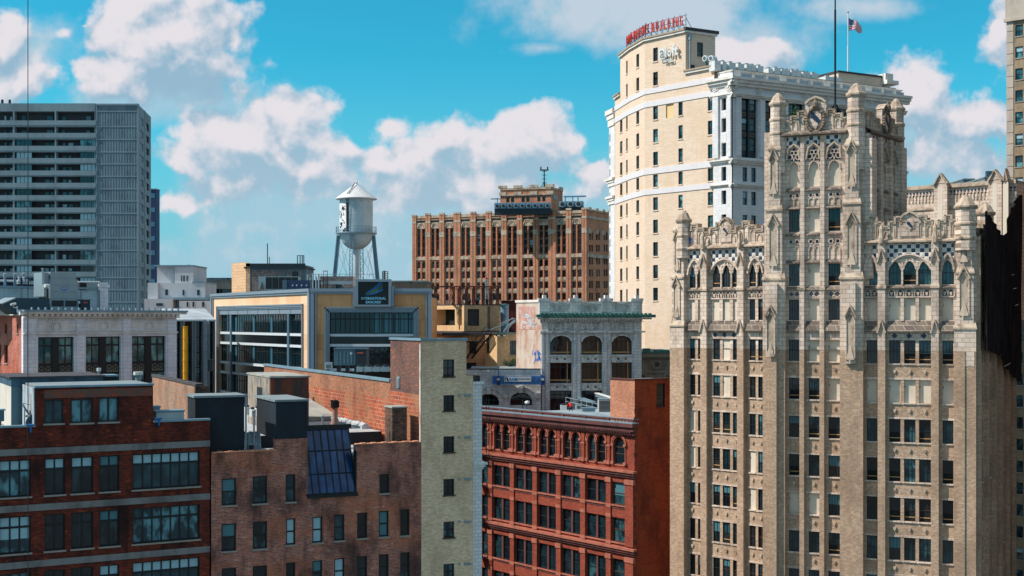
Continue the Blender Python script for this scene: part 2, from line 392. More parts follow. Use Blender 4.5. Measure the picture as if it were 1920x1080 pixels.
# windows: a frame mesh of its own with its pane (and blind, sill) as children
rng = random.Random(7)
wcache = {}
def win_meshes(wd, h, nx, rows, fw, fmat, gmat, blind, bmat, mw, openlow, arch):
    key = (round(wd, 2), round(h, 2), nx, tuple(rows), fw, fmat.name, gmat.name, round(blind, 2), bmat.name if bmat else '', mw, openlow, arch)
    if key in wcache: return wcache[key]
    f = MB(); y0, y1 = -0.07, 0.03
    f.box(0, fw, y0, y1, 0, h); f.box(wd-fw, wd, y0, y1, 0, h); f.box(fw, wd-fw, y0, y1, 0, fw); f.box(fw, wd-fw, y0, y1, h-fw, h)
    for i in range(1, nx):
        x = fw + (wd-2*fw)*i/nx
        z0_ = fw if openlow == 0 else h*openlow
        f.box(x-mw/2, x+mw/2, y0+.02, y1, z0_, h-fw)
    for r in rows: f.box(fw, wd-fw, y0+.01, y1, h*r-mw*.7, h*r+mw*.7)
    g = MB(); g.quad((fw*.5,0,fw*.5),(wd-fw*.5,0,fw*.5),(wd-fw*.5,0,h-fw*.5),(fw*.5,0,h-fw*.5), 0)
    if blind > 0:
        zb = h*(1-blind); g.quad((fw,-.012,zb),(wd-fw,-.012,zb),(wd-fw,-.012,h-fw),(fw,-.012,h-fw), 1)
    if openlow:
        g.quad((fw,-.014,fw),(wd-fw,-.014,fw),(wd-fw,-.014,h*openlow-.05),(fw,-.014,h*openlow-.05), 2)
        g.box(fw, wd-fw, -.05, -.02, h*.17, h*.17+.07, 3)
    r = (f.mesh('window', fmat), g.mesh('pane', [gmat, bmat or gmat, mats['black'], mats['raw_wood']]))
    wcache[key] = r; return r
def sill_mesh(wd, sm, h=0.12, proud=0.12):
    key = ('sill', round(wd, 2), sm.name, h, proud)
    if key not in wcache:
        s = MB(); s.box(-0.08, wd+0.08, -proud, 0.28, -h, 0.0); wcache[key] = s.mesh('sill', sm)
    return wcache[key]
class Wins:
    def __init__(s, root, cap=96): s.root = root; s.q = []; s.cap = cap
    def add(s, Fc, u0, u1, z0, z1, y=0.25, nx=1, rows=(0.5,), fw=0.06, mw=0.05, fmat=None, gmat=None, blind=0.0, bmat=None, sill=None, openlow=0, ydep=0.25, sillh=0.12):
        p = Fc.P(u0, y); s.q.append(dict(F=Fc, u0=u0, wd=u1-u0, z0=z0, h=z1-z0, y=y, nx=nx, rows=rows, fw=fw, mw=mw, fmat=fmat, gmat=gmat, blind=blind, bmat=bmat, sill=sill, ol=openlow, yd=ydep, sh=sillh, a=(u1-u0)*(z1-z0)/p.y**2))
    def px(s, Fc, r, wallholes, **k):          # a window from its rectangle in the photograph
        x0, y0, x1, y1 = r; xm = (x0+x1)/2; dep = k.get('y', 0.25)
        u0, u1, z0, z1 = Fc.u(x0), Fc.u(x1), Fc.z(xm, y1), Fc.z(xm, y0)
        wallholes.append((u0, u1, z0, z1)); s.add(Fc, u0, u1, z0, z1, **k)
    def flush(s, stuffname='small_window'):
        s.q.sort(key=lambda q: -q['a'])
        rest = {}
        for i, q in enumerate(s.q):
            fm, gm = win_meshes(q['wd'], q['h'], q['nx'], q['rows'], q['fw'], q['fmat'], q['gmat'], q['blind'], q['bmat'], q['mw'], q['ol'], None)
            M = q['F'].M @ T(q['u0'], q['y'], q['z0'])
            if i < s.cap:
                o = obj('window', fm, None, s.root, M); obj('pane', gm, None, o, M)
                if q['sill']: obj('sill', sill_mesh(q['wd'], q['sill'], q['sh']), None, o, M @ T(0, -q['y'], 0))
            else: rest.setdefault('x', []).append((fm, gm, M, q))
        if rest:
            mb = MB(); ml = []
            def mi(mm):
                if mm not in ml: ml.append(mm)
                return ml.index(mm)
            for fm, gm, M, q in rest['x']:
                L = [(fm, M), (gm, M)]
                if q['sill']: L.append((sill_mesh(q['wd'], q['sill'], q['sh']), M @ T(0, -q['y'], 0)))
                for me, MM in L:
                    k = len(mb.v); mb.v += [tuple(MM @ v.co) for v in me.vertices]
                    for p in me.polygons:
                        mb.f.append([k+i for i in p.vertices]); mb.m.append(mi(me.materials[p.material_index])); mb.sm.append(False)
            o = obj(stuffname, mb, ml, s.root, Matrix.Identity(4), kind='stuff')
def text_mesh(s_, size, ext, mat, spacing=1.0, bold=0.0):
    cu = bpy.data.curves.new('text', 'FONT'); cu.body = s_; cu.size = size; cu.extrude = ext; cu.space_character = spacing; cu.offset = bold
    cu.resolution_u = 2
    o = bpy.data.objects.new('text', cu); me = bpy.data.meshes.new_from_object(o); me.name = 'lettering'
    me.materials.clear(); me.materials.append(mat); bpy.data.objects.remove(o); bpy.data.curves.remove(cu); return me
R90 = Matrix.Rotation(radians(90), 4, 'X')
def text_on(parent, s_, Fc, u0, u1, z0, z1, y, mat, ext=0.02, name='lettering', bold=0.0):
    me = text_mesh(s_, 1.0, 0.5, mat, 1.0, bold)
    xs = [v.co.x for v in me.vertices]; ys = [v.co.y for v in me.vertices]
    sxx = (u1-u0)/(max(xs)-min(xs)); szz = (z1-z0)/(max(ys)-min(ys)); mx, my = min(xs), min(ys)
    for v in me.vertices:
        a, b, c = v.co; v.co = ((a-mx)*sxx, -c*2*ext, (b-my)*szz)
    return obj(name, me, None, parent, Fc.M @ T(u0, y, z0))
# ------------------------------------------------------------------ palette
black = plain('black', C(12, 16, 18), 0.8, amt=0)
rawwood = plain('raw_wood', C(190, 150, 100), 0.8)
curtain = plain('pale_blind', C(150, 185, 195), 0.5, amt=0.1)
curtain_d = plain('teal_blind', C(70, 115, 125), 0.4, amt=0.1)
g_dark = glass('dark_glass', C(12, 30, 38), C(52, 92, 100), 0.5)
g_teal = glass('teal_glass', C(20, 52, 62), C(95, 150, 160), 0.6)
g_black = glass('black_glass', C(8, 18, 24), C(28, 58, 66), 0.4)
g_green = glass('green_shop_glass', C(34, 74, 78), C(96, 146, 146), 0.9)
g_blue = glass('blue_glass', C(6, 44, 86), C(16, 72, 118), 0.8, rough=0.12)
fr_dark = plain('dark_frame', C(24, 40, 48), 0.5, amt=0)
fr_black = plain('black_frame', C(14, 22, 26), 0.5, amt=0)
fr_light = plain('light_frame', C(150, 160, 165), 0.5, amt=0.1)
fr_brown = plain('brown_frame', C(70, 52, 44), 0.6, amt=0.1)
m_steel = plain('galvanised_steel', C(140, 158, 165), 0.45, metal=0.3, amt=0.25)
m_white = plain('white_paint', C(205, 210, 208), 0.5, amt=0.2)
m_bluegrey = plain('blue_grey_paint', C(70, 98, 112), 0.5, amt=0.25)
m_darkmetal = plain('dark_metal', C(30, 42, 50), 0.5, amt=0.2)
m_flash = plain('lead_flashing', C(120, 148, 162), 0.45, amt=0.3, metal=0.2)
m_roofgrey = plain('grey_roofing', C(120, 134, 138), 0.85, stain=C(80, 88, 90), amt=0.5)
m_roofdark = plain('dark_roofing', C(66, 64, 68), 0.9, stain=C(40, 42, 46), amt=0.5)
m_concrete = plain('concrete', C(158, 158, 150), 0.9, stain=C(100, 100, 98), amt=0.6, bump=0.4)
m_membrane = plain('silver_membrane', C(178, 184, 186), 0.5, stain=C(110, 118, 122), amt=0.6, bump=1.0)
m_rust = plain('rusty_sheet', C(52, 46, 46), 0.8, stain=C(120, 58, 28), amt=0.9, sscale=0.6, ribs=0.5)
m_tarpaper = plain('black_tar_paper', C(16, 24, 32), 0.75, stain=C(26, 44, 58), amt=0.6, sscale=0.25)
m_stonesill = plain('stone_sill', C(150, 142, 132), 0.9, amt=0.4)

# ------------------------------------------------------------------ ground and streets
g = MB(); g.quad((-2500,-600,GROUND),(2500,-600,GROUND),(2500,4500,GROUND),(-2500,4500,GROUND))
m_ground = plain('city_ground', C(92, 94, 92), 0.9, stain=C(60, 66, 60), amt=0.6, sscale=0.02)
obj('ground', g, [m_ground], kind='structure')
m_asph = plain('asphalt', C(62, 64, 66), 0.9, stain=C(45, 46, 48), amt=0.5, sscale=0.1)
m_line = plain('road_paint', C(200, 196, 180), 0.7, amt=0.3)
def road(a, b, wd, nm):
    f = Fac(a, b); mb = MB(); mb.quad((0,-wd/2,GROUND+.004),(f.L,-wd/2,GROUND+.004),(f.L,wd/2,GROUND+.004),(0,wd/2,GROUND+.004))
    k = 0
    while k < f.L-4: mb.quad((k,-.08,GROUND+.008),(k+3,-.08,GROUND+.008),(k+3,.08,GROUND+.008),(k,.08,GROUND+.008), 1); k += 9
    obj('road', mb, [m_asph, m_line], None, f.M, kind='structure')
    p = MB()
    for s_ in (-1, 1): p.box(0, f.L, s_*wd/2 if s_ > 0 else -wd/2-3.5, wd/2+3.5 if s_ > 0 else -wd/2, GROUND-.1, GROUND+.13)
    obj('pavement', p, [m_concrete], None, f.M, kind='structure')
road((20, 58), (134, 255), 10, 'a'); road((-300, 62), (320, 62), 13, 'b')

# ================================================================== 1 dark red brick loft block, lower left
m_dr = brick('dark_red_brick', C(124, 50, 34), C(80, 34, 26), C(74, 52, 44), 0.32, 0.11, 0.010, stain=C(34, 22, 22), amt=0.85, sscale=0.45, rust=C(196, 84, 40), fine=0.2)
m_drband = plain('grey_stone_band', C(126, 124, 122), 0.9, stain=C(70, 68, 68), amt=0.6)
F1 = through(0, 90, 393, 97); uL = F1.u(-60); uR = F1.u(393); ZT1 = F1.z(200, 791.0+0); ZT1 = -7.6
r1 = thing('brick_loft_building', 'dark red brick loft block at lower left with grey stone bands and black factory windows', 'building', base(F1))
W1 = Wins(r1); H = []
zs = F1.z(310, 847); zb = F1.z(310, 917)
cols1 = [(-58, 0, 4), (-2, 58, 3), (83.8, 122, 2), (133.6, 175, 2), (186.6, 224, 2), (248.4, 374.7, 7)]
bl1 = {(1,0):(.3,curtain),(2,0):(.28,curtain),(3,0):(.3,curtain),(4,0):(.3,curtain_d),(5,0):(.3,curtain),(1,1):(.62,curtain),(4,1):(0.3,curtain_d),(5,1):(0,None),(5,2):(.3,curtain),(4,2):(.3,curtain)}
for k in range(4):
    for ci, (a, b, nx) in enumerate(cols1):
        if ci == 0: continue
        u0, u1 = F1.u(a), F1.u(b); zt = -9.9-4.0*k; z_ = zt-2.62
        H.append((u0, u1, z_, zt))
        if nx == 7:                               # a wide window of seven lights: blinds are uneven
            W1.add(F1, u0, u1, z_, zt, y=0.28, nx=7, rows=(0.70,), fw=0.10, mw=0.11, fmat=fr_black, gmat=g_teal, blind=0.28 if k in (0, 2) else 0, bmat=curtain, sill=m_stonesill)
        else:
            bb = bl1.get((ci, k), (0, None)); W1.add(F1, u0, u1, z_, zt, y=0.28, nx=nx, rows=(0.70,), fw=0.10, mw=0.11, fmat=fr_black, gmat=g_dark if ci != 1 else g_teal, blind=bb[0], bmat=bb[1], sill=m_stonesill)
wl = MB(); wl.wall(uL, uR, GROUND, ZT1, H, 0, 0.4)
PH = [(83, 749.6, 119, 794), (132.5, 748, 174.4, 793), (185, 745, 222.7, 791)]; H2 = []
for r in PH: W1.px(F1, r, H2, y=0.25, nx=2, rows=(), fw=0.11, mw=0.15, fmat=fr_dark, gmat=g_teal, sill=m_stonesill)
ua, ub = F1.u(66), F1.u(287); wl.wall(ua, ub, ZT1, -4.85, H2, 0, 0.4)
wl.quad((ub,0,ZT1),(ub,6,ZT1),(ub,6,-4.85),(ub,0,-4.85))
obj('wall', wl, [m_dr], r1, F1.M)
for k in range(3):
    bm_ = MB(); z0 = F1.z(200, 849 if k == 0 else 0) if 0 else -9.28-4.0*k
    bm_.box(uL, uR+0.02, -0.07, 0.05, z0-0.30, z0+0.16); obj('stone_band', bm_, [m_drband], r1, F1.M)
cp = MB(); cp.box(uL, ua, -0.1, 0.5, ZT1, ZT1+.14); cp.box(ub, uR+.05, -0.1, 0.5, ZT1, ZT1+.14); obj('coping', cp, [m_flash], r1, F1.M)
cp = MB(); cp.box(ua-.05, ub+.05, -0.12, 0.4, -4.85, -4.70); obj('coping', cp, [m_flash], r1, F1.M)
core(r1, [F1.P(uL), F1.P(uR), F1.P(uR, 12), F1.P(uL, 12)], GROUND, ZT1-0.75, m_dr, m_roofgrey)
# penthouse box with a weathered sheet side
fl = MB(); fl.box(ua+.1, ub-.1, 0.4, 5.9, -4.85, -4.72); obj('penthouse_roof', fl, [m_roofgrey], r1, F1.M)
fl = MB(); fl.box(ua+.02, ub-.02, 0.42, 6, ZT1-.8, -4.86); obj('penthouse_body', fl, [m_dr], r1, F1.M)
lin_ = MB(); lin_.box(F1.u(83), F1.u(285), -0.03, 0.02, F1.z(180, 745)+.02, F1.z(180, 729)); obj('painted_lintel', lin_, [brick('flaking_orange_lintel', C(150, 66, 40), C(104, 84, 74), C(80, 74, 70), 0.5, 0.16, 0.01, stain=C(86, 80, 76), amt=0.9, sscale=0.8, rust=C(232, 72, 34))], r1, F1.M)
m_gsheet = plain('weathered_grey_sheet', C(158, 172, 180), 0.8, stain=C(96, 108, 116), amt=0.7, sscale=0.9)
sf = MB(); sf.box(ua-.10, ua-.02, 0.02, 6, ZT1-.7, -4.84); sf.box(ua-.13, ua-.10, 1.3, 1.42, ZT1, -5.3, 1)
obj('side_cladding', sf, [m_gsheet, rawwood], r1, F1.M)
W1.flush()
# corrugated shed behind it
m_corr = plain('corrugated_cream_sheet', C(206, 200, 188), 0.6, stain=C(150, 140, 130), amt=0.3, ribs=0.35)
m_slate = plain('blue_grey_siding', C(84, 112, 124), 0.7, stain=C(60, 70, 76), amt=0.4, ribs=0.6)
fs_ = F1.off(6.4); sh = thing('rooftop_shed', 'long low shed with dark flat roof and cream corrugated side behind the loft penthouse', 'shed', base(fs_, z=ZT1-.7))
a, b = fs_.u(22), fs_.u(192); zt = fs_.z(100, 703+2)
mb = MB(); mb.box(a, b, 0, 7, ZT1-.6, zt-0.75); obj('siding', mb, [m_slate], sh, fs_.M)
mb = MB(); mb.box(a-.06, a-.01, 0, 7, ZT1-.6, zt-0.75); obj('corrugated_side', mb, [m_corr], sh, fs_.M)
mb = MB(); mb.box(a-.05, b+.05, -0.05, 7.05, zt-0.75, zt-.12); obj('fascia', mb, [plain('stained_blue_fascia', C(58, 92, 112), 0.6, stain=C(24, 34, 42), amt=0.9, sscale=.6)], sh, fs_.M)
mb = MB(); mb.box(a-.2, b+.2, -0.2, 7.2, zt-.12, zt); obj('roof', mb, [m_roofdark], sh, fs_.M)
# dishes, meter box, bracket, white vents
def dish(x, py, d, aim, label, sz=0.55):
    p = Wp(x, d); z = Zp(py, d); o = thing('satellite_dish', label, 'satellite dish', T(p.x, p.y, z), 'satellite dishes on the loft block roof')
    Mx = T(p.x, p.y, z) @ Matrix.Rotation(aim, 4, 'Z') @ Matrix.Rotation(radians(-60), 4, 'X')
    mb = MB(); mb.lathe(0, 0, [(0.02, 0.0), (sz*.5, .03*sz), (sz*.8, .11*sz), (sz, .2*sz), (sz*.97, .22*sz), (sz*.5, .06*sz), (.02, .02)], 20, smooth=True); obj('reflector', mb, [m_bluegrey], o, Mx)
    mb = MB(); mb.cyl((0, -sz*.9, .1), (0, 0, sz*1.1), .02); mb.box(-.05, .05, -.05, .05, sz*1.05, sz*1.25); obj('feed_arm', mb, [m_darkmetal], o, Mx)
    mb = MB(); mb.cyl((p.x, p.y, z-1.1), (p.x, p.y, z), .03); obj('mast', mb, [m_darkmetal], o, Matrix.Identity(4))
dish(46, 768, 92.5, radians(-70), 'blue grey satellite dish standing upright by the grey cladding of the loft penthouse')
dish(60, 788, 92.0, radians(70), 'dark satellite dish seen edge on at the foot of the loft penthouse corner', 0.5)
def simplebox(name, label, cat, Fc, x0, y0, x1, y1, yd, dep, mat, extra=None, group=None):
    """a box-like rooftop object read off the photograph; extra(mb-list) adds parts"""
    f = Fc.off(yd); u0, u1 = f.u(x0), f.u(x1); xm = (x0+x1)/2; z0, z1 = f.z(xm, y1), f.z(xm, y0)
    o = thing(name, label, cat, base(f, (u0+u1)/2, dep/2, z0), group)
    mb = MB(); mb.box(u0, u1, 0, dep, z0, z1); obj('casing', mb, [mat], o, f.M)
    if extra: extra(o, f, u0, u1, z0, z1, dep)
    return o
def lidx(mat, ov=0.08, th=0.1):
    def fn(o, f, u0, u1, z0, z1, dep):
        mb = MB(); mb.box(u0-ov, u1+ov, -ov, dep+ov, z1, z1+th); obj('lid', mb, [mat], o, f.M)
    return fn
def louvre(o, f, u0, u1, z0, z1, dep):
    mb = MB(); n = max(3, int((z1-z0)/0.16))
    for i in range(n):
        z = z0+.1+(z1-z0-.2)*i/n; mb.box(u0+.08, u1-.08, -.04, -.005, z, z+.07)
    obj('louvre', mb, [m_darkmetal], o, f.M)
    mb = MB(); mb.box(u0-.04, u1+.04, -.03, dep+.03, z1, z1+.08); obj('lid', mb, [m_steel], o, f.M)
def fans(o, f, u0, u1, z0, z1, dep):
    n = max(1, round((u1-u0)/max(dep, .8)))
    for i in range(n):
        x = u0+(u1-u0)*(i+.5)/n; mb = MB(); mb.lathe(x, dep/2, [(.42*min(dep, (u1-u0)/n), z1), (.42*min(dep, (u1-u0)/n), z1+.18), (.36*min(dep, (u1-u0)/n), z1+.18)], 14); obj('fan', mb, [m_darkmetal], o, f.M)
simplebox('meter_box', 'small blue grey meter box on a post at the left edge of the loft roof', 'utility box', F1, -6, 770, 8, 790, 0.9, 0.5, m_bluegrey,
    lambda o, f, u0, u1, z0, z1, d: [obj('post', (lambda m: (m.box((u0+u1)/2-.06, (u0+u1)/2+.06, .1, .22, ZT1-.6, z0), m)[1])(MB()), [m_bluegrey], o, f.M), lidx(m_flash)(o, f, u0, u1, z0, z1, d)])
simplebox('roof_vent_box', 'low white metal duct box lying on the loft roof right of the penthouse', 'roof vent', F1, 293, 772, 345, 789, 2.2, 1.2, m_white, lidx(m_flash))
simplebox('roof_hatch', 'small pale roof hatch beside the loft penthouse corner', 'roof hatch', F1, 288, 764, 300, 784, 3.6, 1.0, m_steel, lidx(m_flash))
def bracket(x, y, label):
    u = F1.u(x); z = F1.z(x, y); o = thing('hoist_bracket', label, 'bracket', base(F1, u, -.1, z), 'blue hoist brackets on the loft parapet')
    mb = MB(); mb.box(u-.3, u+.25, -.1, .5, z+.1, z+.2); mb.box(u-.06, u+.06, -.2, -.1, z-.35, z+.2); obj('arm', mb, [plain('bright_blue_paint', C(20, 96, 160), .5) if 'bright_blue_paint' not in mats else mats['bright_blue_paint']], o, F1.M)
    mb = MB(); mb.cyl((u, -.15, z-.5), (u, -.15, z-.3), .05); obj('hook', mb, [m_darkmetal], o, F1.M)
bracket(57, 801, 'blue hoist bracket hooked over the parapet below the satellite dishes'); bracket(297, 789, 'blue hoist bracket hooked over the parapet right of the penthouse')

# ================================================================== 2 brown brick block with the studio skylight
m_bb = brick('weathered_brown_brick', C(196, 106, 82), C(120, 66, 56), C(170, 140, 126), 0.27, 0.115, 0.020, stain=C(44, 36, 38), amt=0.8, sscale=0.34, patch=C(176, 98, 60), pamt=0.40, pscale=0.16, fine=0.3, rust=C(206, 168, 150))
F2 = through(396, 97.1, 790, 104.1); r2 = thing('brown_brick_building', 'weathered brown brick block with narrow sash windows and a sloping blue studio skylight', 'building', base(F2))
W2 = Wins(r2); H = []
rows2 = [[(415.4,897,443,947.5),(473.9,893,501,944),(535.7,889.8,554,941),(711.6,888.6,729.7,924.7)],
 [(415.4,981.7,443,1033),(473.9,977.6,501,1029),(536.4,972,554,1021.7),(585.8,968.7,604.5,1017.8),(626.7,964.9,646,1013.7),(669.5,961.3,688.8,1009),(710.4,957.9,729,1006.5),(750.6,954.8,768.2,1004)]]
rows2.append([(a, b+83.5-(a-415)*.008, c, d+83.5-(a-415)*.008) for a, b, c, d in rows2[1]])
for ri, rw in enumerate(rows2):
    for i, r in enumerate(rw):
        bl = {(1,2):(.97,curtain),(1,3):(.97,curtain),(1,0):(.5,curtain_d),(0,0):(.48,curtain_d),(2,4):(.9,curtain),(2,3):(.4,curtain_d),(1,6):(.97,curtain_d)}.get((ri, i), (0, None))
        W2.px(F2, r, H, y=0.22, nx=1, rows=(0.5,), fw=0.11, mw=0.08, fmat=fr_black, gmat=rng.choice([g_dark, g_teal, g_black]), blind=bl[0], bmat=bl[1], sill=m_stonesill)
U = F2.u; zA, zB, zC = F2.z(440, 848), F2.z(545, 822.5), F2.z(735, 831)
skz0 = F2.z(624, 929)
wl = MB(); wl.wall(U(396), U(517), GROUND, zA, H, 0, .35); wl.wall(U(517), U(577), GROUND, zB, H, 0, .35); wl.wall(U(577), U(669), GROUND, skz0, H, 0, .35); wl.wall(U(669), U(790), GROUND, zC, H, 0, .35)
for ux, za, zz in ((U(517), zA, zB), (U(577), skz0, zB), (U(669), skz0, zC)): wl.quad((ux,0,za),(ux,.8,za),(ux,.8,zz),(ux,0,zz))
obj('wall', wl, [m_bb], r2, F2.M)
m_tile = plain('terracotta_coping', C(206, 142, 110), 0.8, amt=0.3)
for (xa, xb, z) in ((398, 517, zA), (667, 786, zC)):
    cp = MB(); n = 12; ua_, ub_ = U(xa), U(xb)
    for i in range(n): cp.box(ua_+(ub_-ua_)*i/n, ua_+(ub_-ua_)*(i+1)/n-.03, -.08, .42, z, z+.07+.04*(i % 2)); 
    obj('coping', cp, [m_tile], r2, F2.M)
RZ2 = -10.9
for (ca, cb, cy) in ((.38, U(574)-.15, .38), (U(669)+.05, F2.L-.38, .38), (U(574)-.15, U(669)+.05, 2.9)):
    mb = MB(); mb.box(ca, cb, cy, 45, GROUND, RZ2, 0); mb.box(ca, cb, cy, 45, RZ2+.004, RZ2+.12, 1); obj('roof_body', mb, [m_bb, m_membrane], r2, F2.M)
# back part of the roof stands higher
bk = MB(); bk.box(U(517), F2.L-.4, 9.0, 45, RZ2+.12, -9.75); bk.box(U(517), F2.L-.4, 8.9, 9.0, RZ2+.12, -9.74, 1); obj('upper_roof', bk, [m_membrane, m_tarpaper], r2, F2.M)
fl = MB()
for i in range(9):                                # crumpled flashing where roof meets the orange wall
    y = 12+i*1.3; fl.cyl((F2.L-.8-.1*rng.random(), y, -9.65+.05*rng.random()), (F2.L-.75, y+1.5, -9.6), .34+.1*rng.random(), 7)
obj('flashing', fl, [m_membrane], r2, F2.M)
# skylight: sloping studio glazing
top_back = 2.3; zt = F2.z(612, 803, top_back); ul, ur = U(577)-0.9, U(669); ul = U(574)
sk = MB(); P = lambda u, k: (u, top_back*k + .05, skz0 + (zt-skz0)*k)
urt = F2.u(653, top_back); ult = ul
def PT(s, k): a = ul + (ur-.10-ul)*s; b = ult + (urt-ult)*s; return (a+(b-a)*k, .05+top_back*k, skz0+.12+(zt-.12-skz0)*k)
sk.quad(PT(0,0), PT(1,0), PT(1,1), PT(0,1)); s_o = obj('skylight', sk, [g_blue], r2, F2.M)
fm = MB()
for i in range(8): 
    s = i/7; a = Vector(PT(s,0)); b = Vector(PT(s,1)); fm.cyl(a-Vector((0,.04,0)), b-Vector((0,.04,0)), .055, 4)
for k in (0.0, 0.31, 0.66, 1.0): fm.cyl(Vector(PT(0,k))-Vector((0,.05,0)), Vector(PT(1,k))-Vector((0,.05,0)), .05 if 0 < k < 1 else .13, 4)
fm.box(ul, urt+.25, top_back-.05, top_back+.25, zt-.05, zt+.28); fm.box(U(577), ur+.05, -.2, .1, skz0-.12, skz0+.12)
obj('glazing_bar', fm, [fr_black], s_o, F2.M)
sc_ = MB(); 
sc_.box(ul-.1, ur, 2.4, 2.85, skz0-.5, zt-.1); a0, a1, a2 = PT(1,0), PT(1,1), (urt, top_back, RZ2-.5); sc_.add([a0, a1, (urt+.1, top_back+.1, RZ2-2), (ur-.05, .4, skz0)], [(0,1,2),(0,2,3)]); sc_.box(ur-.04, ur-.005, .1, .8, skz0, zC)
obj('skylight_cheek', sc_, [m_tarpaper], s_o, F2.M)
W2.flush()
# roof bulkheads
def bulk(name, label, Fc, x0, x1, ytop_x, ytop, zb, yd, dep, mat, topmat, cat='roof bulkhead', over=.12, pipe=False):
    f = Fc.off(yd); u0, u1 = f.u(x0), f.u(x1); z1 = f.z(ytop_x, ytop)
    o = thing(name, label, cat, base(f, (u0+u1)/2, dep/2, zb))
    mb = MB(); mb.box(u0, u1, 0, dep, zb, z1); obj('cladding', mb, [mat], o, f.M)
    mb = MB(); mb.box(u0-over, u1+over, -over, dep+over, z1, z1+.16); obj('roof', mb, [topmat], o, f.M)
    if pipe: mb = MB(); mb.cyl((u1+.12, -.05, zb), (u1+.12, -.05, z1), .07); obj('downpipe', mb, [m_steel], o, f.M)
    return o, f, u0, u1, z1
bulk('roof_bulkhead', 'tall black tar paper bulkhead on the brown brick roof beside the dark red block', F2, 366, 458, 415, 745, RZ2+.12, 0.9, 3.2, m_tarpaper, m_roofgrey, pipe=True)
bulk('roof_bulkhead', 'black clad block standing on the brown brick parapet left of the skylight', F2, 517.5, 576, 545, 753, zB+.01, 0.03, 6.5, m_tarpaper, m_roofgrey)
o, f, u0, u1, z1 = bulk('rusty_shed', 'shed of rusty corrugated sheet with a peeling grey front behind the black roof blocks', F2, 508, 579, 545, 708, -10.7, 14, 9, m_rust, m_concrete, 'shed')
mb = MB(); mb.box(u0-.06, u0-.01, .2, 8.8, -10.5, z1-.05); mb.box(u0-.09, u0-.06, 3, 5, -10.3, z1-1.0, 1); obj('peeling_side', mb, [plain('peeling_plaster', C(150, 140, 126), .9, stain=C(70, 78, 84), amt=.9, sscale=1.2), m_darkmetal], o, f.M)
# low concrete shed in front of the orange wall
f = F2.off(22); u0, u1 = f.u(578), f.u(636); o = thing('concrete_roof_shed', 'low concrete lean-to with a sloping top against the orange tile wall', 'shed', base(f, u0, 0, -9.7))
zt_ = f.z(600, 752); mb = MB(); mb.add([(u0,0,-9.7),(u1,0,-9.7),(u1,9,-9.7),(u0,9,-9.7),(u0,0,-9.3),(u1,0,-9.3),(u1-1,9,zt_),(u0,9,zt_)], [(0,1,5,4),(4,5,6,7),(1,2,6,5),(3,0,4,7),(2,3,7,6)])
obj('slab', mb, [m_concrete], o, f.M); mb = MB(); mb.box(u0, u1-.6, 8.6, 9.2, zt_-.1, zt_+.35); obj('kerb', mb, [m_membrane], o, f.M)
# stove pipe
f = F2.off(6); u0 = f.u(628); z0 = f.z(628, 800); z1 = f.z(628, 752); o = thing('stove_pipe', 'rust streaked grey flue pipe with a dark ragged cowl behind the skylight', 'chimney pipe', base(f, u0, 0, RZ2))
mb = MB(); mb.lathe(u0, 0, [(.52, RZ2+.1), (.45, z0), (.24, z0+.75), (.23, z1-.5)], 12, smooth=True); obj('pipe', mb, [plain('streaked_zinc', C(126, 132, 132), .6, stain=C(184, 96, 44), amt=1.0, sscale=1.6)], o, f.M)
mb = MB()
for i in range(10): a = i*.63; mb.box(u0+.26*cos(a)-.09, u0+.26*cos(a)+.09, .26*sin(a)-.09, .26*sin(a)+.09, z1-.55, z1+.05*(i % 3))
obj('cowl', mb, [plain('sooty_iron', C(36, 28, 26), .9)], o, f.M)
for (x, y0, y1, yd, lb) in ((605, 782, 802, 7, 'thin grey vent pipe between the skylight and the black block'), (476, 772, 805, 9, 'bent grey vent pipe between the two black roof blocks')):
    f = F2.off(yd); u0 = f.u(x); z1 = f.z(x, y0); o = thing('vent_pipe', lb, 'vent pipe', base(f, u0, 0, RZ2)); mb = MB(); mb.cyl((u0,0,RZ2+.1),(u0,0,z1),.09); obj('pipe', mb, [m_steel], o, f.M)
    mb = MB(); mb.lathe(u0, 0, [(.16, z1-.02), (.16, z1+.1), (.02, z1+.2)], 10); obj('cap', mb, [m_steel], o, f.M)
# clutter between the two black blocks
for i, (x0, x1, ya, yb, yd) in enumerate(((461, 470, 764, 778, 12), (472, 480, 768, 782, 11), (481, 489, 766, 780, 13))):
    simplebox('condenser', ['left', 'middle', 'right'][i]+' of three small white condensers seen between the two black roof blocks', 'air conditioner', F2, x0, ya, x1, yb, yd, .9, m_white, fans, 'small condensers between the black blocks')
f = F2.off(1.2); a, b = f.u(460), f.u(491); o = thing('crumpled_membrane', 'crumpled silver roofing membrane turned up behind the parapet between the black blocks', 'roofing', base(f, a, 0, RZ2+.1)); mb = MB(); rr = random.Random(11); vs = []
for i in range(15):
    for j in range(9): vs.append((a+(b-a)*i/14+.05*rr.random(), .3*sin(i*1.3)*j/8+.25*j*.4+.12*rr.random(), RZ2+.15+(f.z(475, 812)-RZ2-.15)*j/8+.08*rr.random()))
mb.add(vs, [(i*9+j, (i+1)*9+j, (i+1)*9+j+1, i*9+j+1) for i in range(14) for j in range(8)], 0, False); obj('sheet', mb, [m_membrane], o, f.M)
o = thing('roof_bucket', 'small black bucket in front of the crumpled silver membrane', 'bucket', base(F2.off(.8), F2.u(471), 0, RZ2+.1)); f = F2.off(.6); mb = MB(); z = f.z(471, 846); mb.lathe(f.u(471), 0, [(.16, z-.1), (.22, z+.45), (.2, z+.45), (.15, z)], 12); mb.cyl((f.u(471), 0, RZ2+.1), (f.u(471), 0, z-.1), .14, 8); obj('bucket_shell', mb, [fr_black], o, f.M)
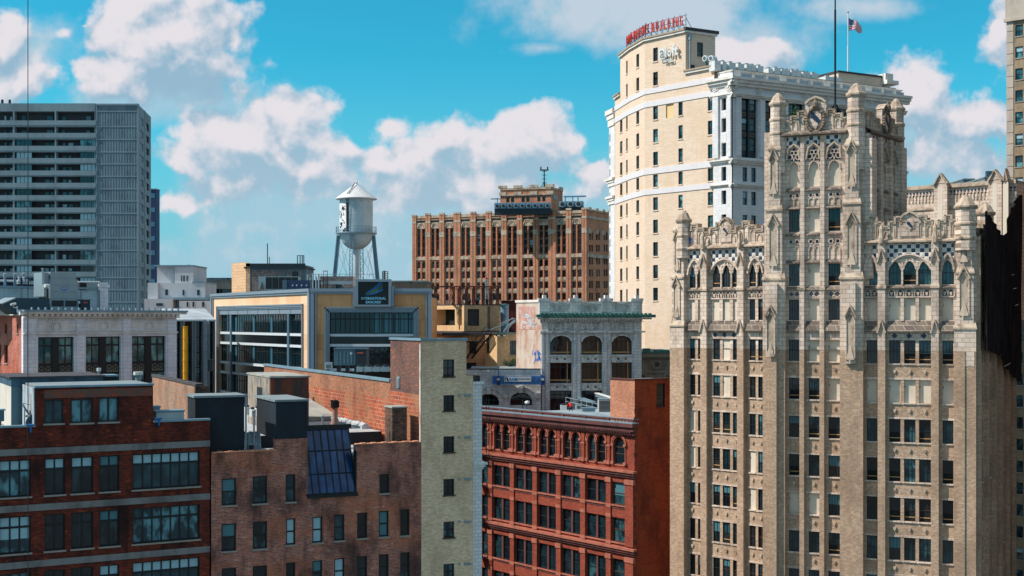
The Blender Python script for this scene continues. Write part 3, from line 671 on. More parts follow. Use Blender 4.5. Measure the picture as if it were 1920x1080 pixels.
f = F2.off(5.2); o = thing('roof_conduit', 'thin grey conduit pipes lying across the silver roof right of the skylight', 'conduit', base(f, f.u(680), 0, RZ2+.15)); mb = MB()
for k_ in range(3): mb.cyl((f.u(664), -k_*.9, RZ2+.2), (f.u(730), -k_*.9+.4, RZ2+.2), .05, 5)
obj('pipe', mb, [m_flash], o, f.M)
# brick chimney
m_chim = brick('sooty_brick', C(112, 78, 60), C(58, 44, 40), C(96, 88, 80), .26, .1, .016, stain=C(24, 24, 26), amt=.9, sscale=.8, rust=C(190, 110, 60), fine=.3)
f = F2.off(1.0); u0, u1 = f.u(735.5), f.u(763); z1 = f.z(745, 765); o = thing('brick_chimney', 'square sooty brick chimney on the silver roof in front of the orange tile wall', 'chimney', base(f, (u0+u1)/2, 1, RZ2))
mb = MB(); mb.box(u0, u1, 0, 1.8, RZ2+.1, z1); obj('stack', mb, [m_chim], o, f.M); mb = MB(); mb.box(u0-.06, u1+.06, -.06, 1.86, z1, z1+.12); obj('cap', mb, [m_concrete], o, f.M)
mb = MB(); mb.box(u0-.25, u1+.25, -.25, 2.05, RZ2+.1, RZ2+.75); obj('flashing', mb, [m_flash], o, f.M)
# brown brick parapet wall with stone coping between the two blocks
A = Wp(369, 105.0); fw = vpfac(A, -200, 20); fw = Fac(fw.B, fw.A)
m_tb = brick('sunlit_tan_brick', C(168, 134, 112), C(132, 96, 78), C(150, 138, 122), .28, .1, .014, stain=C(90, 70, 60), amt=.5, patch=C(178, 120, 84), pamt=.3)
pw = thing('parapet_wall', 'sunlit tan brick parapet wall with stone coping behind the loft roof', 'wall', base(fw))
mb = MB(); mb.box(0, fw.L, 0, .45, -14, -5.40); obj('masonry', mb, [m_tb], pw, fw.M)
mb = MB()
for i in range(13): mb.box(fw.L*i/13, fw.L*(i+1)/13-.04, -.09, .54, -5.40, -5.22-.03*(i % 2))
obj('coping', mb, [plain('dark_coping', C(74, 72, 74), .9)], pw, fw.M)
mb = MB(); mb.box(fw.L-.25, fw.L+.14, -.14, 1.0, -14, -5.42); obj('end_pier', mb, [m_chim], pw, fw.M)

# ================================================================== 3 tan brick stair tower with orange tile side wall
F3 = through(790, 104.1, 887, 105.83); F3 = Fac(F3.A, F3.A + Vector((F2.t.x, F2.t.y))*F3.L); F3s = vpfac(F3.A, -170, 51); F3s = Fac(F3s.B, F3s.A)
m_gt = brick('grey_tan_brick', C(242, 214, 180), C(212, 182, 148), C(196, 172, 146), .29, .11, .014, stain=C(156, 130, 100), amt=.4, fine=.16)
m_db = brick('dark_brown_brick', C(126, 80, 66), C(84, 60, 56), C(112, 100, 94), .29, .11, .014, stain=C(58, 46, 46), amt=.6, rust=C(214, 116, 58), fine=.2)
m_ot = brick('orange_hollow_tile', C(184, 92, 58), C(132, 68, 52), C(182, 148, 124), .62, .34, .025, stain=C(112, 62, 48), amt=.5, patch=C(150, 112, 84), pamt=.75, pscale=.16, fine=.2, off=.5)
m_ob = brick('orange_brown_brick', C(178, 112, 76), C(122, 82, 64), C(144, 120, 102), .29, .11, .014, stain=C(92, 64, 54), amt=.5, rust=C(232, 128, 58), fine=.22)
zt3 = F3.z(790, 639); u1 = F3.u(887)
r3 = thing('tan_brick_tower', 'plain tan brick tower with one column of black windows and an orange tile side', 'building', base(F3))
W3 = Wins(r3); H = []
for (a, b, c, d) in ((831,674,852,706),(831.5,741,852,770),(831.5,818,852,848),(831.5,898,852,928),(831.5,978,852,1008),(831.5,1057,852,1087)):
    W3.px(F3, (a, b, c, d), H, y=.2, nx=2, rows=(.5,), fw=.09, mw=.06, fmat=fr_black, gmat=rng.choice([g_teal, g_dark]), sill=fr_brown, sillh=.1)
wl = MB(); wl.wall(0, u1-.6, GROUND, zt3, H, 0, .3); wl.wall(u1-.6, u1, GROUND, F3.z(880, 704), (), 0, .3); wl.quad((u1-.6,0,-6),(u1-.6,6,-6),(u1-.6,6,zt3),(u1-.6,0,zt3)); wl.quad((u1,0,GROUND),(u1,8,GROUND),(u1,8,F3.z(880,704)),(u1,0,F3.z(880,704)))
obj('front_wall', wl, [m_gt], r3, F3.M)
L = F3s.L; wl = MB(); zb_ = F3s.z(760, 735); us_ = F3s.u(732)
wl.wall(us_, L, F3s.z(735, 733), zt3, (), 0, .3, 0); wl.wall(us_, L, GROUND, F3s.z(735, 733), (), 0, .3, 1)
wl.wall(0, us_, -6.9, -5.35, (), 0, .3, 2); wl.wall(0, us_, GROUND, -6.9, (), 0, .3, 1)
wl.quad((us_,0,-5.4),(us_,6,-5.4),(us_,6,zt3),(us_,0,zt3), 0)
obj('side_wall', wl, [m_db, m_ot, m_ob], r3, F3s.M)
mb = MB(); mb.box(L-.28, L-.02, -.07, .02, GROUND, zt3-.25); obj('corner_quoin', mb, [plain('pale_lime_quoin', C(206, 194, 180), .8, stain=C(150, 120, 104), amt=.7, sscale=1.5)], r3, F3s.M)
cp = MB(); cp.box(us_-.1, L, -.1, .35, zt3, zt3+.2); obj('coping', cp, [m_flash], r3, F3s.M)
cp = MB(); cp.box(-.1, u1-.5, -.1, .35, zt3-.0, zt3+.2); obj('coping', cp, [m_flash], r3, F3.M)
cp = MB(); cp.box(-.1, us_, -.12, .4, -5.35, -5.12); obj('coping', cp, [m_flash], r3, F3s.M)
mb = MB(); mb.box(F3s.u(745.5), F3s.u(750.5), -.08, 0, F3s.z(748, 728), F3s.z(748, 706))
for i in range(7): mb.box(F3s.u(745.5)+.05, F3s.u(750.5)-.05, -.13, -.08, F3s.z(748, 728)+.12*i+.05, F3s.z(748, 728)+.12*i+.11)
obj('wall_vent', mb, [m_steel], r3, F3s.M)
core(r3, [F3.P(0.35), F3.P(u1-.6), F3.P(u1-.6, 7), F3s.P(us_)], GROUND, zt3-.3, m_gt, m_roofgrey, ins=.32, name='tower_body')
core(r3, [F3s.P(0), F3s.P(us_), F3.P(u1-.7, 7), F3.P(u1-.7, 7)+F3s.t*-us_*.9], GROUND, -5.75, m_gt, m_roofgrey, ins=.3, name='rear_body')
# white glazed pier down the tower's right edge, small stepped window, cable brackets
mb = MB(); za = F3.z(890, 720); a, b = u1+.02, F3.u(905)
mb.box(a, b, .15, 8, GROUND, za); mb.box(a-.1, b+.15, .0, 8, za-.0, za+.2)
zc = F3.z(895, 868)
for i, (k, h) in enumerate(((.1, .5), (.22, .32), (.36, .16))): mb.box(a, b+k, .15-k, 8, zc-.55+.0+i*.19, zc-.55+i*.19+.2)
obj('white_tile_pier', mb, [brick('white_glazed_tile', C(222, 222, 218), C(206, 208, 208), C(166, 170, 174), .5, .3, .02, amt=.2, rough=.4)], r3, F3.M)
mb = MB(); mb.box(a, b-.1, .3, 7, za+.2, F3.z(890, 705)); obj('stair_light', mb, [g_dark], r3, F3.M)
for zz in (741, 820, 898, 978, 1057):
    mb = MB()
    for x in (861, 872, 877, 881): mb.box(F3.u(x)-.08, F3.u(x)+.08, -.12, 0, F3.z(x, zz)-.09, F3.z(x, zz)+.09)
    obj('wall_anchor', mb, [m_steel], r3, F3.M)
W3.flush()
# rooftop units on the orange-walled building
fR = F3s.off(2.2)
def runit(name, label, cat, x0, y0, x1, y1, d, dep, mat, extra=None, group=None):
    f = through(x0, d, x1, d); return simplebox(name, label, cat, f, x0, y0, x1, y1, 0, dep, mat, extra, group)
def bigac(o, f, u0, u1, z0, z1, dep):
    mb = MB(); mb.box(u0+(u1-u0)*.66, u1+.005, -.02, dep+.01, z0+.02, z1-.02); obj('side_panel', mb, [m_darkmetal], o, f.M)
    mb = MB(); mb.box(u0-.05, u1+.05, -.05, dep+.05, z1, z1+.12); obj('lid', mb, [m_bluegrey], o, f.M)
    mb = MB()
    for i in range(5): mb.box(u0+(u1-u0)*(.1+.11*i), u0+(u1-u0)*(.1+.11*i)+.03, -.03, 0, z0+.2, z1-.2)
    mb.box(u0+(u1-u0)*.5, u0+(u1-u0)*.56, -.03, 0, z1-.55, z1-.3, 1); mb.box(u0+(u1-u0)*.72, u0+(u1-u0)*.9, -.05, -.02, z1-.45, z1-.32, 2)
    obj('panel_seam', mb, [m_steel, m_white, plain('orange_decal', C(190, 90, 60), .6)], o, f.M)
    mb = MB()
    for i in range(4): mb.box(u0+(u1-u0)*(.08+.27*i), u0+(u1-u0)*(.08+.27*i)+.15, .1, dep-.1, z0-.9, z0)
    obj('stand', mb, [m_darkmetal], o, f.M)
runit('air_handling_unit', 'large blue grey rooftop air handling unit standing between the brick tower and the bancard offices', 'air conditioner', 626, 655, 687, 685, 135, 2.6, m_bluegrey, bigac)
for i, (x0, x1) in enumerate(((668, 680), (683, 697), (700, 712), (715, 729))):
    runit('condenser', ['leftmost', 'second from left', 'third from left', 'rightmost'][i] + ' of the four small pale condensers along the orange wall roof edge', 'air conditioner', x0, 688, x1, 697, 128-i*4, 1.0, m_steel, fans, 'small condensers on the orange wall roof')
runit('condenser', 'white box condenser with louvres left of the large blue grey rooftop unit', 'air conditioner', 609, 681, 622, 692, 137, .8, m_white, louvre)
# ================================================================== 4 gothic tower, right
m_tc = brick('cream_terracotta', C(222, 203, 186), C(200, 182, 166), C(138, 118, 104), .72, .42, .022, stain=C(120, 100, 84), amt=.5, sscale=.5, fine=.14, rough=.6)
m_tcd = plain('weathered_terracotta', C(186, 168, 148), .7, stain=C(106, 84, 68), amt=.8, sscale=1.1, fine=.2, bump=.5)
m_tck = plain('dark_carved_terracotta', C(128, 112, 96), .8, stain=C(70, 60, 54), amt=.9, sscale=1.4, fine=.3, bump=1.0)
m_gb = brick('tan_speckled_brick', C(208, 180, 154), C(166, 140, 118), C(146, 124, 104), .26, .115, .016, stain=C(124, 102, 84), amt=.5, sscale=.3, fine=.16, bump=.1)
m_board = plain('pale_window_board', C(212, 200, 182), .8, stain=C(170, 154, 136), amt=.35, bump=.2)
m_chk = checker('navy_white_tile_checker', C(214, 208, 196), C(22, 38, 66), .40)
m_navy = plain('navy_tile', C(26, 46, 74), .4, amt=.2)
m_slope = brick('dark_weathering_slab', C(128, 114, 102), C(98, 88, 82), C(176, 162, 146), .9, .5, .03, stain=C(70, 62, 58), amt=.6)
m_graf = plain('blue_spray_paint', C(40, 110, 190), .6)

A1 = Vector(((1300-CX)/F*133.7, 133.7)); A2 = Vector(((1424-CX)/F*128.2, 128.2)); B1 = Vector(((1479-CX)/F*126.2, 126.2)); B2 = Vector(((1788-CX)/F*120.0, 120.0))
tA = (A2-A1).normalized(); tB = (B2-B1).normalized()
tmpA = Fac(A1, A2); tmpB = Fac(B1, B2)
FL = Fac(tmpA.P(tmpA.u(1264)), tmpA.P(tmpA.u(1446)))         # left wing front
FR = Fac(tmpB.P(tmpB.u(1433)), tmpB.P(tmpB.u(1831)))         # tower and right wing front
FS = vpfac(FR.B, 2350, 21)                                    # right side
uT0, uT1 = FR.u(1441), FR.u(1621)
FT = vpfac(FR.P(uT1), 2800, 9.6)                              # tower side above the right wing roof
r4 = thing('gothic_tower', 'tall cream terracotta and tan brick gothic tower with turrets and navy checker tiles at right', 'building', base(FR))
W4 = Wins(r4, 98)
ZR = lambda k: -1.93-3.75*k
NR = 8
rec = 0.0                                                     # recess wall plane; piers stand proud (negative y)
wallb = {'L': MB(), 'R': MB(), 'T': MB()}
fine_ = {'L': MB(), 'R': MB(), 'T': MB()}                     # tracery and mouldings
boards = []
def gwin(Fc, H, u0, u1, z0, z1, board=False, low=False, nx=3, y=.30):
    if Fc is FL: y = .15; u0 -= .06
    H.append((u0, u1, z0, z1))
    if board:
        mb = MB(); mb.quad((u0,y-.05,z0),(u1,y-.05,z0),(u1,y-.05,z1),(u0,y-.05,z1)); mb.box(u0+.04,u0+.1,y-.09,y-.05,z1-.75,z1-.6,1)
        o = obj('window_board', mb, [m_board, m_darkmetal], r4, Fc.M)
    else:
        W4.add(Fc, u0, u1, z0, z1, y=y, nx=nx, rows=(.5,), fw=.06, mw=.035, fmat=rng.choice([fr_dark, fr_brown, fr_dark]), gmat=rng.choice([g_dark, g_teal, g_dark, g_black]), openlow=.45 if low else 0, blind=rng.choice([0, 0, 0, .35, .5]) if not low else 0, bmat=curtain_d)
def lowrows(Fc, key, groups, hts, zfloor, specials, nx, lowp):
    """groups: list of (uL,uR,[(a,b)...]); builds sills, lintels, spandrel shields"""
    H = []; tr = fine_[key]
    for gi, (ga, gb, ws) in enumerate(groups):
        for k in range(NR):
            zt = ZR(k); zb = zt-hts
            for wi, (a, b) in enumerate(ws):
                bd = (key, k, gi, wi) in specials
                gwin(Fc, H, a, b, zb, zt, bd, (not bd) and rng.random() < lowp, nx)
            tr.box(ga, gb, -.07, .0, zb-.14, zb, 0); tr.box(ga, gb, -.04, 0, zt+.0, zt+.18, 0)
            for (a, b) in ws:
                tr.box(a-.03, b+.03, -.12, .1, zb-.10, zb+.03, 0)
            if len(ws) > 1 or key == 'T':
                for (a, b) in ws:
                    c = (a+b)/2; z = zb-.72; tr.prism([(c-.13,z),(c,z-.26),(c+.13,z),(c+.13,z+.14),(c-.13,z+.14)], -.13, 0, 1)
    return H
uL = FL.u; uR = FR.u
gL = [(uL(1290.5), uL(1318), [(uL(1294.5), uL(1303.8)), (uL(1309.5), uL(1317.3))]),
      (uL(1333.5), uL(1386), [(uL(1338), uL(1350)), (uL(1356), uL(1369)), (uL(1375), uL(1386))]),
      (uL(1403), uL(1432.5), [(uL(1406.5), uL(1417)), (uL(1422.5), uL(1432.3))])]
gT = [(uR(1475), uR(1500), [(uR(1479), uR(1499.3))]), (uR(1511.5), uR(1537), [(uR(1516), uR(1536.8))]), (uR(1549), uR(1577), [(uR(1553), uR(1576))])]
gR = [(uR(1621), uR(1646), [(uR(1625), uR(1645))]), (uR(1664), uR(1746), [(uR(1667), uR(1688.5)), (uR(1695), uR(1716.5)), (uR(1723), uR(1745.5))]), (uR(1765.5), uR(1789), [(uR(1767), uR(1787.5))])]
sp = set([('L',0,1,1),('L',1,1,1),('L',2,0,0),('L',3,0,0),('L',3,2,0),('L',4,2,0),('T',0,1,0),('T',0,2,0),('T',1,2,0),('T',4,0,0),('T',4,1,0),
          ('R',1,0,0),('R',1,1,0),('R',1,1,1),('R',1,1,2),('R',1,2,0)])
HL = lowrows(FL, 'L', gL, 2.16, None, sp, 2, .35)
HT = lowrows(FR, 'T', gT, 2.12, None, sp, 4, .5)
HR = lowrows(FR, 'R', gR, 2.24, None, sp, 3, .45)
# upper floors: row A (z 0..2.05), row B arched (3.3..5.6)
def wing_top(Fc, key, groups, H, upbd, lowp):
    mb = wallb[key]; tr = fine_[key]; ch = MB(); dk = MB()
    for gi, (ga, gb, ws) in enumerate(groups):
        for wi, (a, b) in enumerate(ws):
            gwin(Fc, H, a, b, .0, 2.05, upbd(gi, wi), False, 3)
            if wi: tr.box(ws[wi-1][1], a, -.10, 0, -.1, 2.2, 0)
        # sloping slab below, lintel with quatrefoils
        tr.add([(ga,-.55,-1.0),(gb,-.55,-1.0),(gb,0,-.1),(ga,0,-.1),(ga,-.55,-1.12),(gb,-.55,-1.12),(gb,0,-1.12),(ga,0,-1.12)], [(0,1,2,3),(4,5,1,0),(5,4,7,6),(1,5,6,2),(4,0,3,7)], 2)
        tr.box(ga, gb, -.12, 0, -1.93, -1.12, 0)
        if len(ws) == 3:
            for i in range(3):
                c = ga+(gb-ga)*(i+.5)/3
                for dx, dz in ((.13,0),(-.13,0),(0,.13),(0,-.13)): tr.box(c+dx-.1, c+dx+.1, -.145, -.12, -1.5+dz-.1, -1.5+dz+.1, 3)
                for sx_ in (-1, 1):
                    for sz_ in (-.2, .2): tr.box(c+sx_*.5-.08, c+sx_*.5+.08, -.14, -.12, -1.5+sz_-.06, -1.5+sz_+.06, 1)
        # shield band
        tr.box(ga, gb, -.14, 0, 2.13, 2.25, 0); tr.box(ga, gb, -.14, 0, 2.98, 3.1, 0)
        n = max(2, round((gb-ga)/.82))
        for i in range(n):
            c = ga+(gb-ga)*(i+.5)/n; tr.box(c-.2, c+.2, -.01, .02, 2.3, 2.92, 4)
            tr.path([(c-.3,2.25),(c-.3,2.6),(c-.15,2.85),(c,2.95),(c+.15,2.85),(c+.3,2.6),(c+.3,2.25)], .08, -.13, 0, 0)
            tr.prism([(c-.12,2.68),(c-.12,2.45),(c,2.3),(c+.12,2.45),(c+.12,2.68)], -.1, 0, 0)
        tr.add([(ga,-.3,3.1),(gb,-.3,3.1),(gb,.1,3.35),(ga,.1,3.35),(ga,-.3,3.02),(gb,-.3,3.02)], [(0,1,2,3),(4,5,1,0)], 2)
        # arched windows under one wide arch
        zs, zt = 4.75, 5.62
        for (a, b) in ws:
            c = (a+b)/2; hw = (b-a)/2+.06; a_, b_ = c-hw, c+hw
            gwin(Fc, H, a_, b_, 3.36, zt, False, rng.random() < lowp, 3)
            p = mb.spandrel(a_, b_, zs, zt, .0, .28, 'pointed', 0)
            tr.path([(x, z+.04) for x, z in p], .10, -.10, .05, 0)
        for i in range(len(ws)-1):
            m_ = (ws[i][1]+ws[i+1][0])/2; tr.box(m_-.07, m_+.07, -.12, .1, 3.3, 5.5, 0)
            for s_ in (-1, 1): tr.path([(m_, 5.0), (m_+s_*.35, 5.55), (m_+s_*.5, 5.95)], .09, -.1, 0, 0)
        zA_ = 6.25; c = (ga+gb)/2; hw = (gb-ga)/2-.02; zs2 = 4.95 if len(ws) == 3 else 4.7
        out = []
        for i in range(15):
            t = -1+2*i/14; k = 1-abs(t); out.append((c+hw*t, zs2+(zA_-zs2)*(1-(1-k)**1.9)**.75))
        tr.path(out, .17, -.26, .0, 0); tr.path([(x, z-.2) for x, z in out], .08, -.16, 0, 0)
        # checker field above
        for i in range(14):
            (xa, za), (xb, zb) = out[i], out[i+1]; ch.quad((xa,-.02,za),(xb,-.02,zb),(xb,-.02,7.28),(xa,-.02,7.28))
        ch.quad((ga,-.02,5.2),(c-hw,-.02,5.2),(c-hw,-.02,7.28),(ga,-.02,7.28))
    obj('checker_tiles', ch, [m_chk], r4, Fc.M)
wing_top(FL, 'L', gL, HL, lambda g, w_: g < 2, .7)
wing_top(FR, 'R', gR, HR, lambda g, w_: True, .25)
# --- stepped parapet
def parapet(Fc, ua, ub, z0, z1, nstep, crest, name='parapet', key='L', crestw=1.5, crestz=.6, shift=0.0):
    mb = MB(); cp = MB(); n = nstep; L = ub-ua; prof = []
    for i in range(n):
        ph = (i+shift) % 4; h = {0: .0, 1: .45, 2: .9, 3: .45}[int(ph)]
        prof.append((ua+L*i/n, ua+L*(i+1)/n, z1-.95+h))
    for (a, b, z) in prof:
        mb.box(a, b, -.05, .45, z0, z-.28); cp.box(a-.08, b+.08, -.22, .55, z-.14, z); cp.box(a-.05, b+.05, -.15, .5, z-.32, z-.14)
        c = (a+b)/2; hw = min(.3, (b-a)*.36)
        cp.path([(c-hw, z0+.15), (c-hw, z-.85), (c-hw*.6, z-.6), (c, z-.48), (c+hw*.6, z-.6), (c+hw, z-.85), (c+hw, z0+.15)], .07, -.13, -.05, 0)
    for i in range(1, n):
        za, zb = prof[i-1][2], prof[i][2]; x = prof[i][0]
        lo, hi = min(za, zb), max(za, zb); cp.box(x-.1, x+.1, -.22, .55, lo-.3, hi)
    if crest is not None:
        c = crest; w_ = crestw/2; zt = z1+crestz
        pts = [(c-w_, z0+.2), (c-w_, zt-.7), (c-w_*.6, zt-.35), (c, zt-.12), (c+w_*.6, zt-.35), (c+w_, zt-.7), (c+w_, z0+.2)]
        mb.prism(pts, -.16, .42); cp.path(pts[1:-1], .2, -.34, .5)
    obj(name, mb, [m_tc], r4, Fc.M); obj('parapet_coping', cp, [m_tcd], r4, Fc.M)
    return prof
zc0, zc1 = 7.28, 7.75
for Fc, a, b, key in ((FL, uL(1286), uL(1445), 'L'), (FR, uR(1621), uR(1795), 'R')):
    tr = fine_[key]; tr.add([(a,-.5,zc0+.25),(b,-.5,zc0+.25),(b,0,zc1),(a,0,zc1),(a,-.5,zc0+.1),(b,-.5,zc0+.1),(b,0,zc0),(a,0,zc0)], [(0,1,2,3),(4,5,1,0),(7,6,5,4)], 1)
parapet(FL, uL(1286), uL(1444), zc1, 10.1, 13, uL(1362), key='L', crestw=1.35, crestz=.45, shift=1)
parapet(FR, uR(1621), uR(1796), zc1, 9.95, 15, uR(1706), key='R', crestw=1.7, crestz=.45, shift=1)
def shield(Fc, c, z, y, s, parent=r4):
    mb = MB(); mb.prism([(c-s,z+s*1.1),(c-s,z-.2*s),(c,z-1.4*s),(c+s,z-.2*s),(c+s,z+s*1.1)], y-.08, y); mb.prism([(c-s*.7,z+s*.9),(c-s*.1,z+s*.9),(c+s*.7,z-s*.2),(c+s*.7,z-s*.9),(c-s*.7,z+.3*s)], y-.1, y-.08, 1)
    obj('shield', mb, [m_tc, m_navy], parent, Fc.M)
shield(FL, uL(1362), 9.1, -.17, .34); shield(FR, uR(1706), 9.0, -.17, .36)
# --- piers
pier = MB(); Z0 = GROUND
def piers(Fc, key, lst):
    mb = wallb[key]
    for (a, b, y, zt) in lst:
        mb.box(a, b, y, 0, Z0, -2.9, 1); mb.box(a, b, y-.015, 0, -2.9, zt, 0)
        gp = fine_[key]                                   # gablet heads on the pier front
        for zz in (-.35, 6.4) if zt > 6 else ():
            c = (a+b)/2; wd = (b-a)*.5+.05
            gp.path([(c-wd, zz-.9), (c, zz+.35), (c+wd, zz-.9)], .16, y-.2, y, 1)
        if zt > 6: gp.box(a-.08, b+.08, y-.12, 0, 3.0, 3.2, 1); gp.add([(a-.08,y-.12,3.2),(b+.08,y-.12,3.2),(b,y,3.5),(a,y,3.5)], [(0,1,2,3)], 1); gp.lathe((a+b)/2, y-.1, [(.24, 7.3), (.28, 7.8), (.18, 8.3), (.2, 8.7), (.02, 9.1)], 6, 1)
pp = .52
piers(FL, 'L', [(uL(1318.5), uL(1330), -pp, 7.3), (uL(1387), uL(1399), -pp, 7.3)])
piers(FR, 'R', [(uR(1647), uR(1661), -pp, 7.3), (uR(1747), uR(1761), -pp, 7.3)])
piers(FR, 'T', [(uR(1500.5), uR(1509), -.42, 3.0), (uR(1538), uR(1546.5), -.42, 3.0)])
for a, b in ((1501.5, 1509), (1539, 1546.5)):
    wallb['T'].box(uR(a), uR(b), -.3, 0, 3.0, 17.3, 0); fine_['T'].box(uR(a)-.08, uR(b)+.08, -.5, 0, 2.9, 3.15, 1)
# corner and tower buttresses: stepped masses with tall niches
def niche(key, c, z0, z1, w_, y):
    tr = fine_[key]; h = w_/2
    tr.box(c-h-.06, c-h+.06, y-.1, y, z0, z1); tr.box(c+h-.06, c+h+.06, y-.1, y, z0, z1)
    tr.path([(c-h-.14, z1-.15), (c, z1+1.0), (c+h+.14, z1-.15)], .16, y-.26, y, 1)
    tr.path([(c-h, z1-.3), (c-h*.5, z1+.12), (c, z1+.3), (c+h*.5, z1+.12), (c+h, z1-.3)], .09, y-.14, y, 1)
    tr.box(c-h+.06, c+h-.06, y-.012, y, z0+.5, z1, 1)  # flat panel of darker stone; the niche's shade is put into its colour
    tr.add([(c-h,y-.22,z0),(c+h,y-.22,z0),(c,y,z0+1.5)], [(0,1,2)], 1)
def buttress(key, a, b, y, steps):
    """steps: list of (z_top, inset_each_side, depth)"""
    mb = wallb[key]; tr = fine_[key]; z = Z0
    for (zt, ins, d_) in steps:
        if z < -2.9 < zt: mb.box(a+ins, b-ins, d_, 0, z, -2.9, 1); z = -2.9
        mb.box(a+ins, b-ins, d_, .0, z, zt, 1 if zt <= -2.9 else 0)
        tr.add([(a+ins-.08,d_-.1,zt-.12),(b-ins+.08,d_-.1,zt-.12),(b-ins-.1,d_+.28,zt+.5),(a+ins+.1,d_+.28,zt+.5)], [(0,1,2,3)], 1); tr.box(a+ins-.1, b-ins+.1, d_-.12, 0, zt-.28, zt-.1, 1)
        z = zt
a, b = uL(1264), uL(1290); buttress('L', a, b, 0, [(-.4, .0, -.75), (4.6, .12, -.6), (9.6, .22, -.5)]); niche('L', (a+b)/2-.1, .3, 3.6, .75, -.62); niche('L', (a+b)/2-.1, 5.2, 8.5, .65, -.52)
a, b = uR(1434), uR(1475); buttress('T', a, b, 0, [(4.2, .0, -.95), (11.0, .3, -.8), (17.0, .5, -.7)])
wallb['T'].box(a+.75, a+1.45, -1.35, -.9, Z0, -2.6, 1); wallb['T'].box(a+.7, a+1.5, -1.38, -.9, -2.6, 3.6, 0)
c = (a+b)/2-.05; niche('T', c-.15, -3.6, .4, .8, -1.0 if 0 else -1.39); niche('T', c, 5.3, 9.4, .85, -.81); niche('T', c, 12.4, 15.9, .7, -.71)
a, b = uR(1578), uR(1621); buttress('T', a, b, 0, [(4.2, .0, -1.0), (11.4, .25, -.85), (17.0, .45, -.75)])
wallb['T'].box(a+.55, a+1.5, -1.3, -.95, -4.2, 3.6, 0); niche('T', c + (uR(1578)-uR(1434)), -3.8, .4, .8, -1.32); niche('T', (a+b)/2, 5.3, 9.4, .85, -.86); niche('T', (a+b)/2, 12.8, 16.3, .75, -.76)
a, b = uR(1790), uR(1831); buttress('R', a, b, 0, [(-.6, .0, -.62), (4.6, .22, -.5), (9.6, .35, -.42)]); niche('R', (a+b)/2-.1, .4, 4.0, .85, -.5); niche('R', (a+b)/2-.1, 5.4, 8.6, .7, -.42)
wallb['R'].box(a+.8, a+1.8, -.66, -.6, -4.3, -2.9, 0)
wallb['R'].box(a+.5, a+.95, -.72, -.6, Z0, -2.9, 1)
# octagonal turrets
def turret(Fc, u, y, z0, z1, r, label=None, h=1.0, graf=False):
    mb = MB(); mb.lathe(u, y, [(r, z0), (r, z1-2.6), (r*.93, z1-2.5), (r*.93, z1-.95)], 8, 0, pi/8)
    obj('turret', mb, [m_tc], r4, Fc.M)
    t = MB(); 
    for zz, rr in ((z1-3.9, 1.10), (z1-2.55, 1.10), (z1-.95, 1.14)): t.lathe(u, y, [(r*rr*.92, zz-.2), (r*rr, zz-.05), (r*rr, zz+.1), (r*rr*.9, zz+.2)], 8, 0, pi/8)
    t.lathe(u, y, [(r*.98, z1-.78), (r*.8, z1-.5), (r*.75, z1-.42), (r*.55, z1-.1), (r*.4, z1-.05), (r*.3, z1+.12), (r*.05, z1+.2)], 8, 0, pi/8)
    obj('turret_cap', t, [m_tcd], r4, Fc.M)
turret(FL, uL(1283), -.1, 6.5, 11.35, .78); turret(FL, uL(1440), .9, 7.5, 10.9, .62)
turret(FR, uR(1458.5), .15, 14.5, 22.3, .82); turret(FR, uR(1605), .15, 14.5, 22.7, .90); turret(FR, uR(1811), .0, 6.5, 11.5, .98)
turret(FT, FT.L-.6, .3, 12, 22.4, .80); turret(FS, 6.0, .3, 5, 11.3, .9)
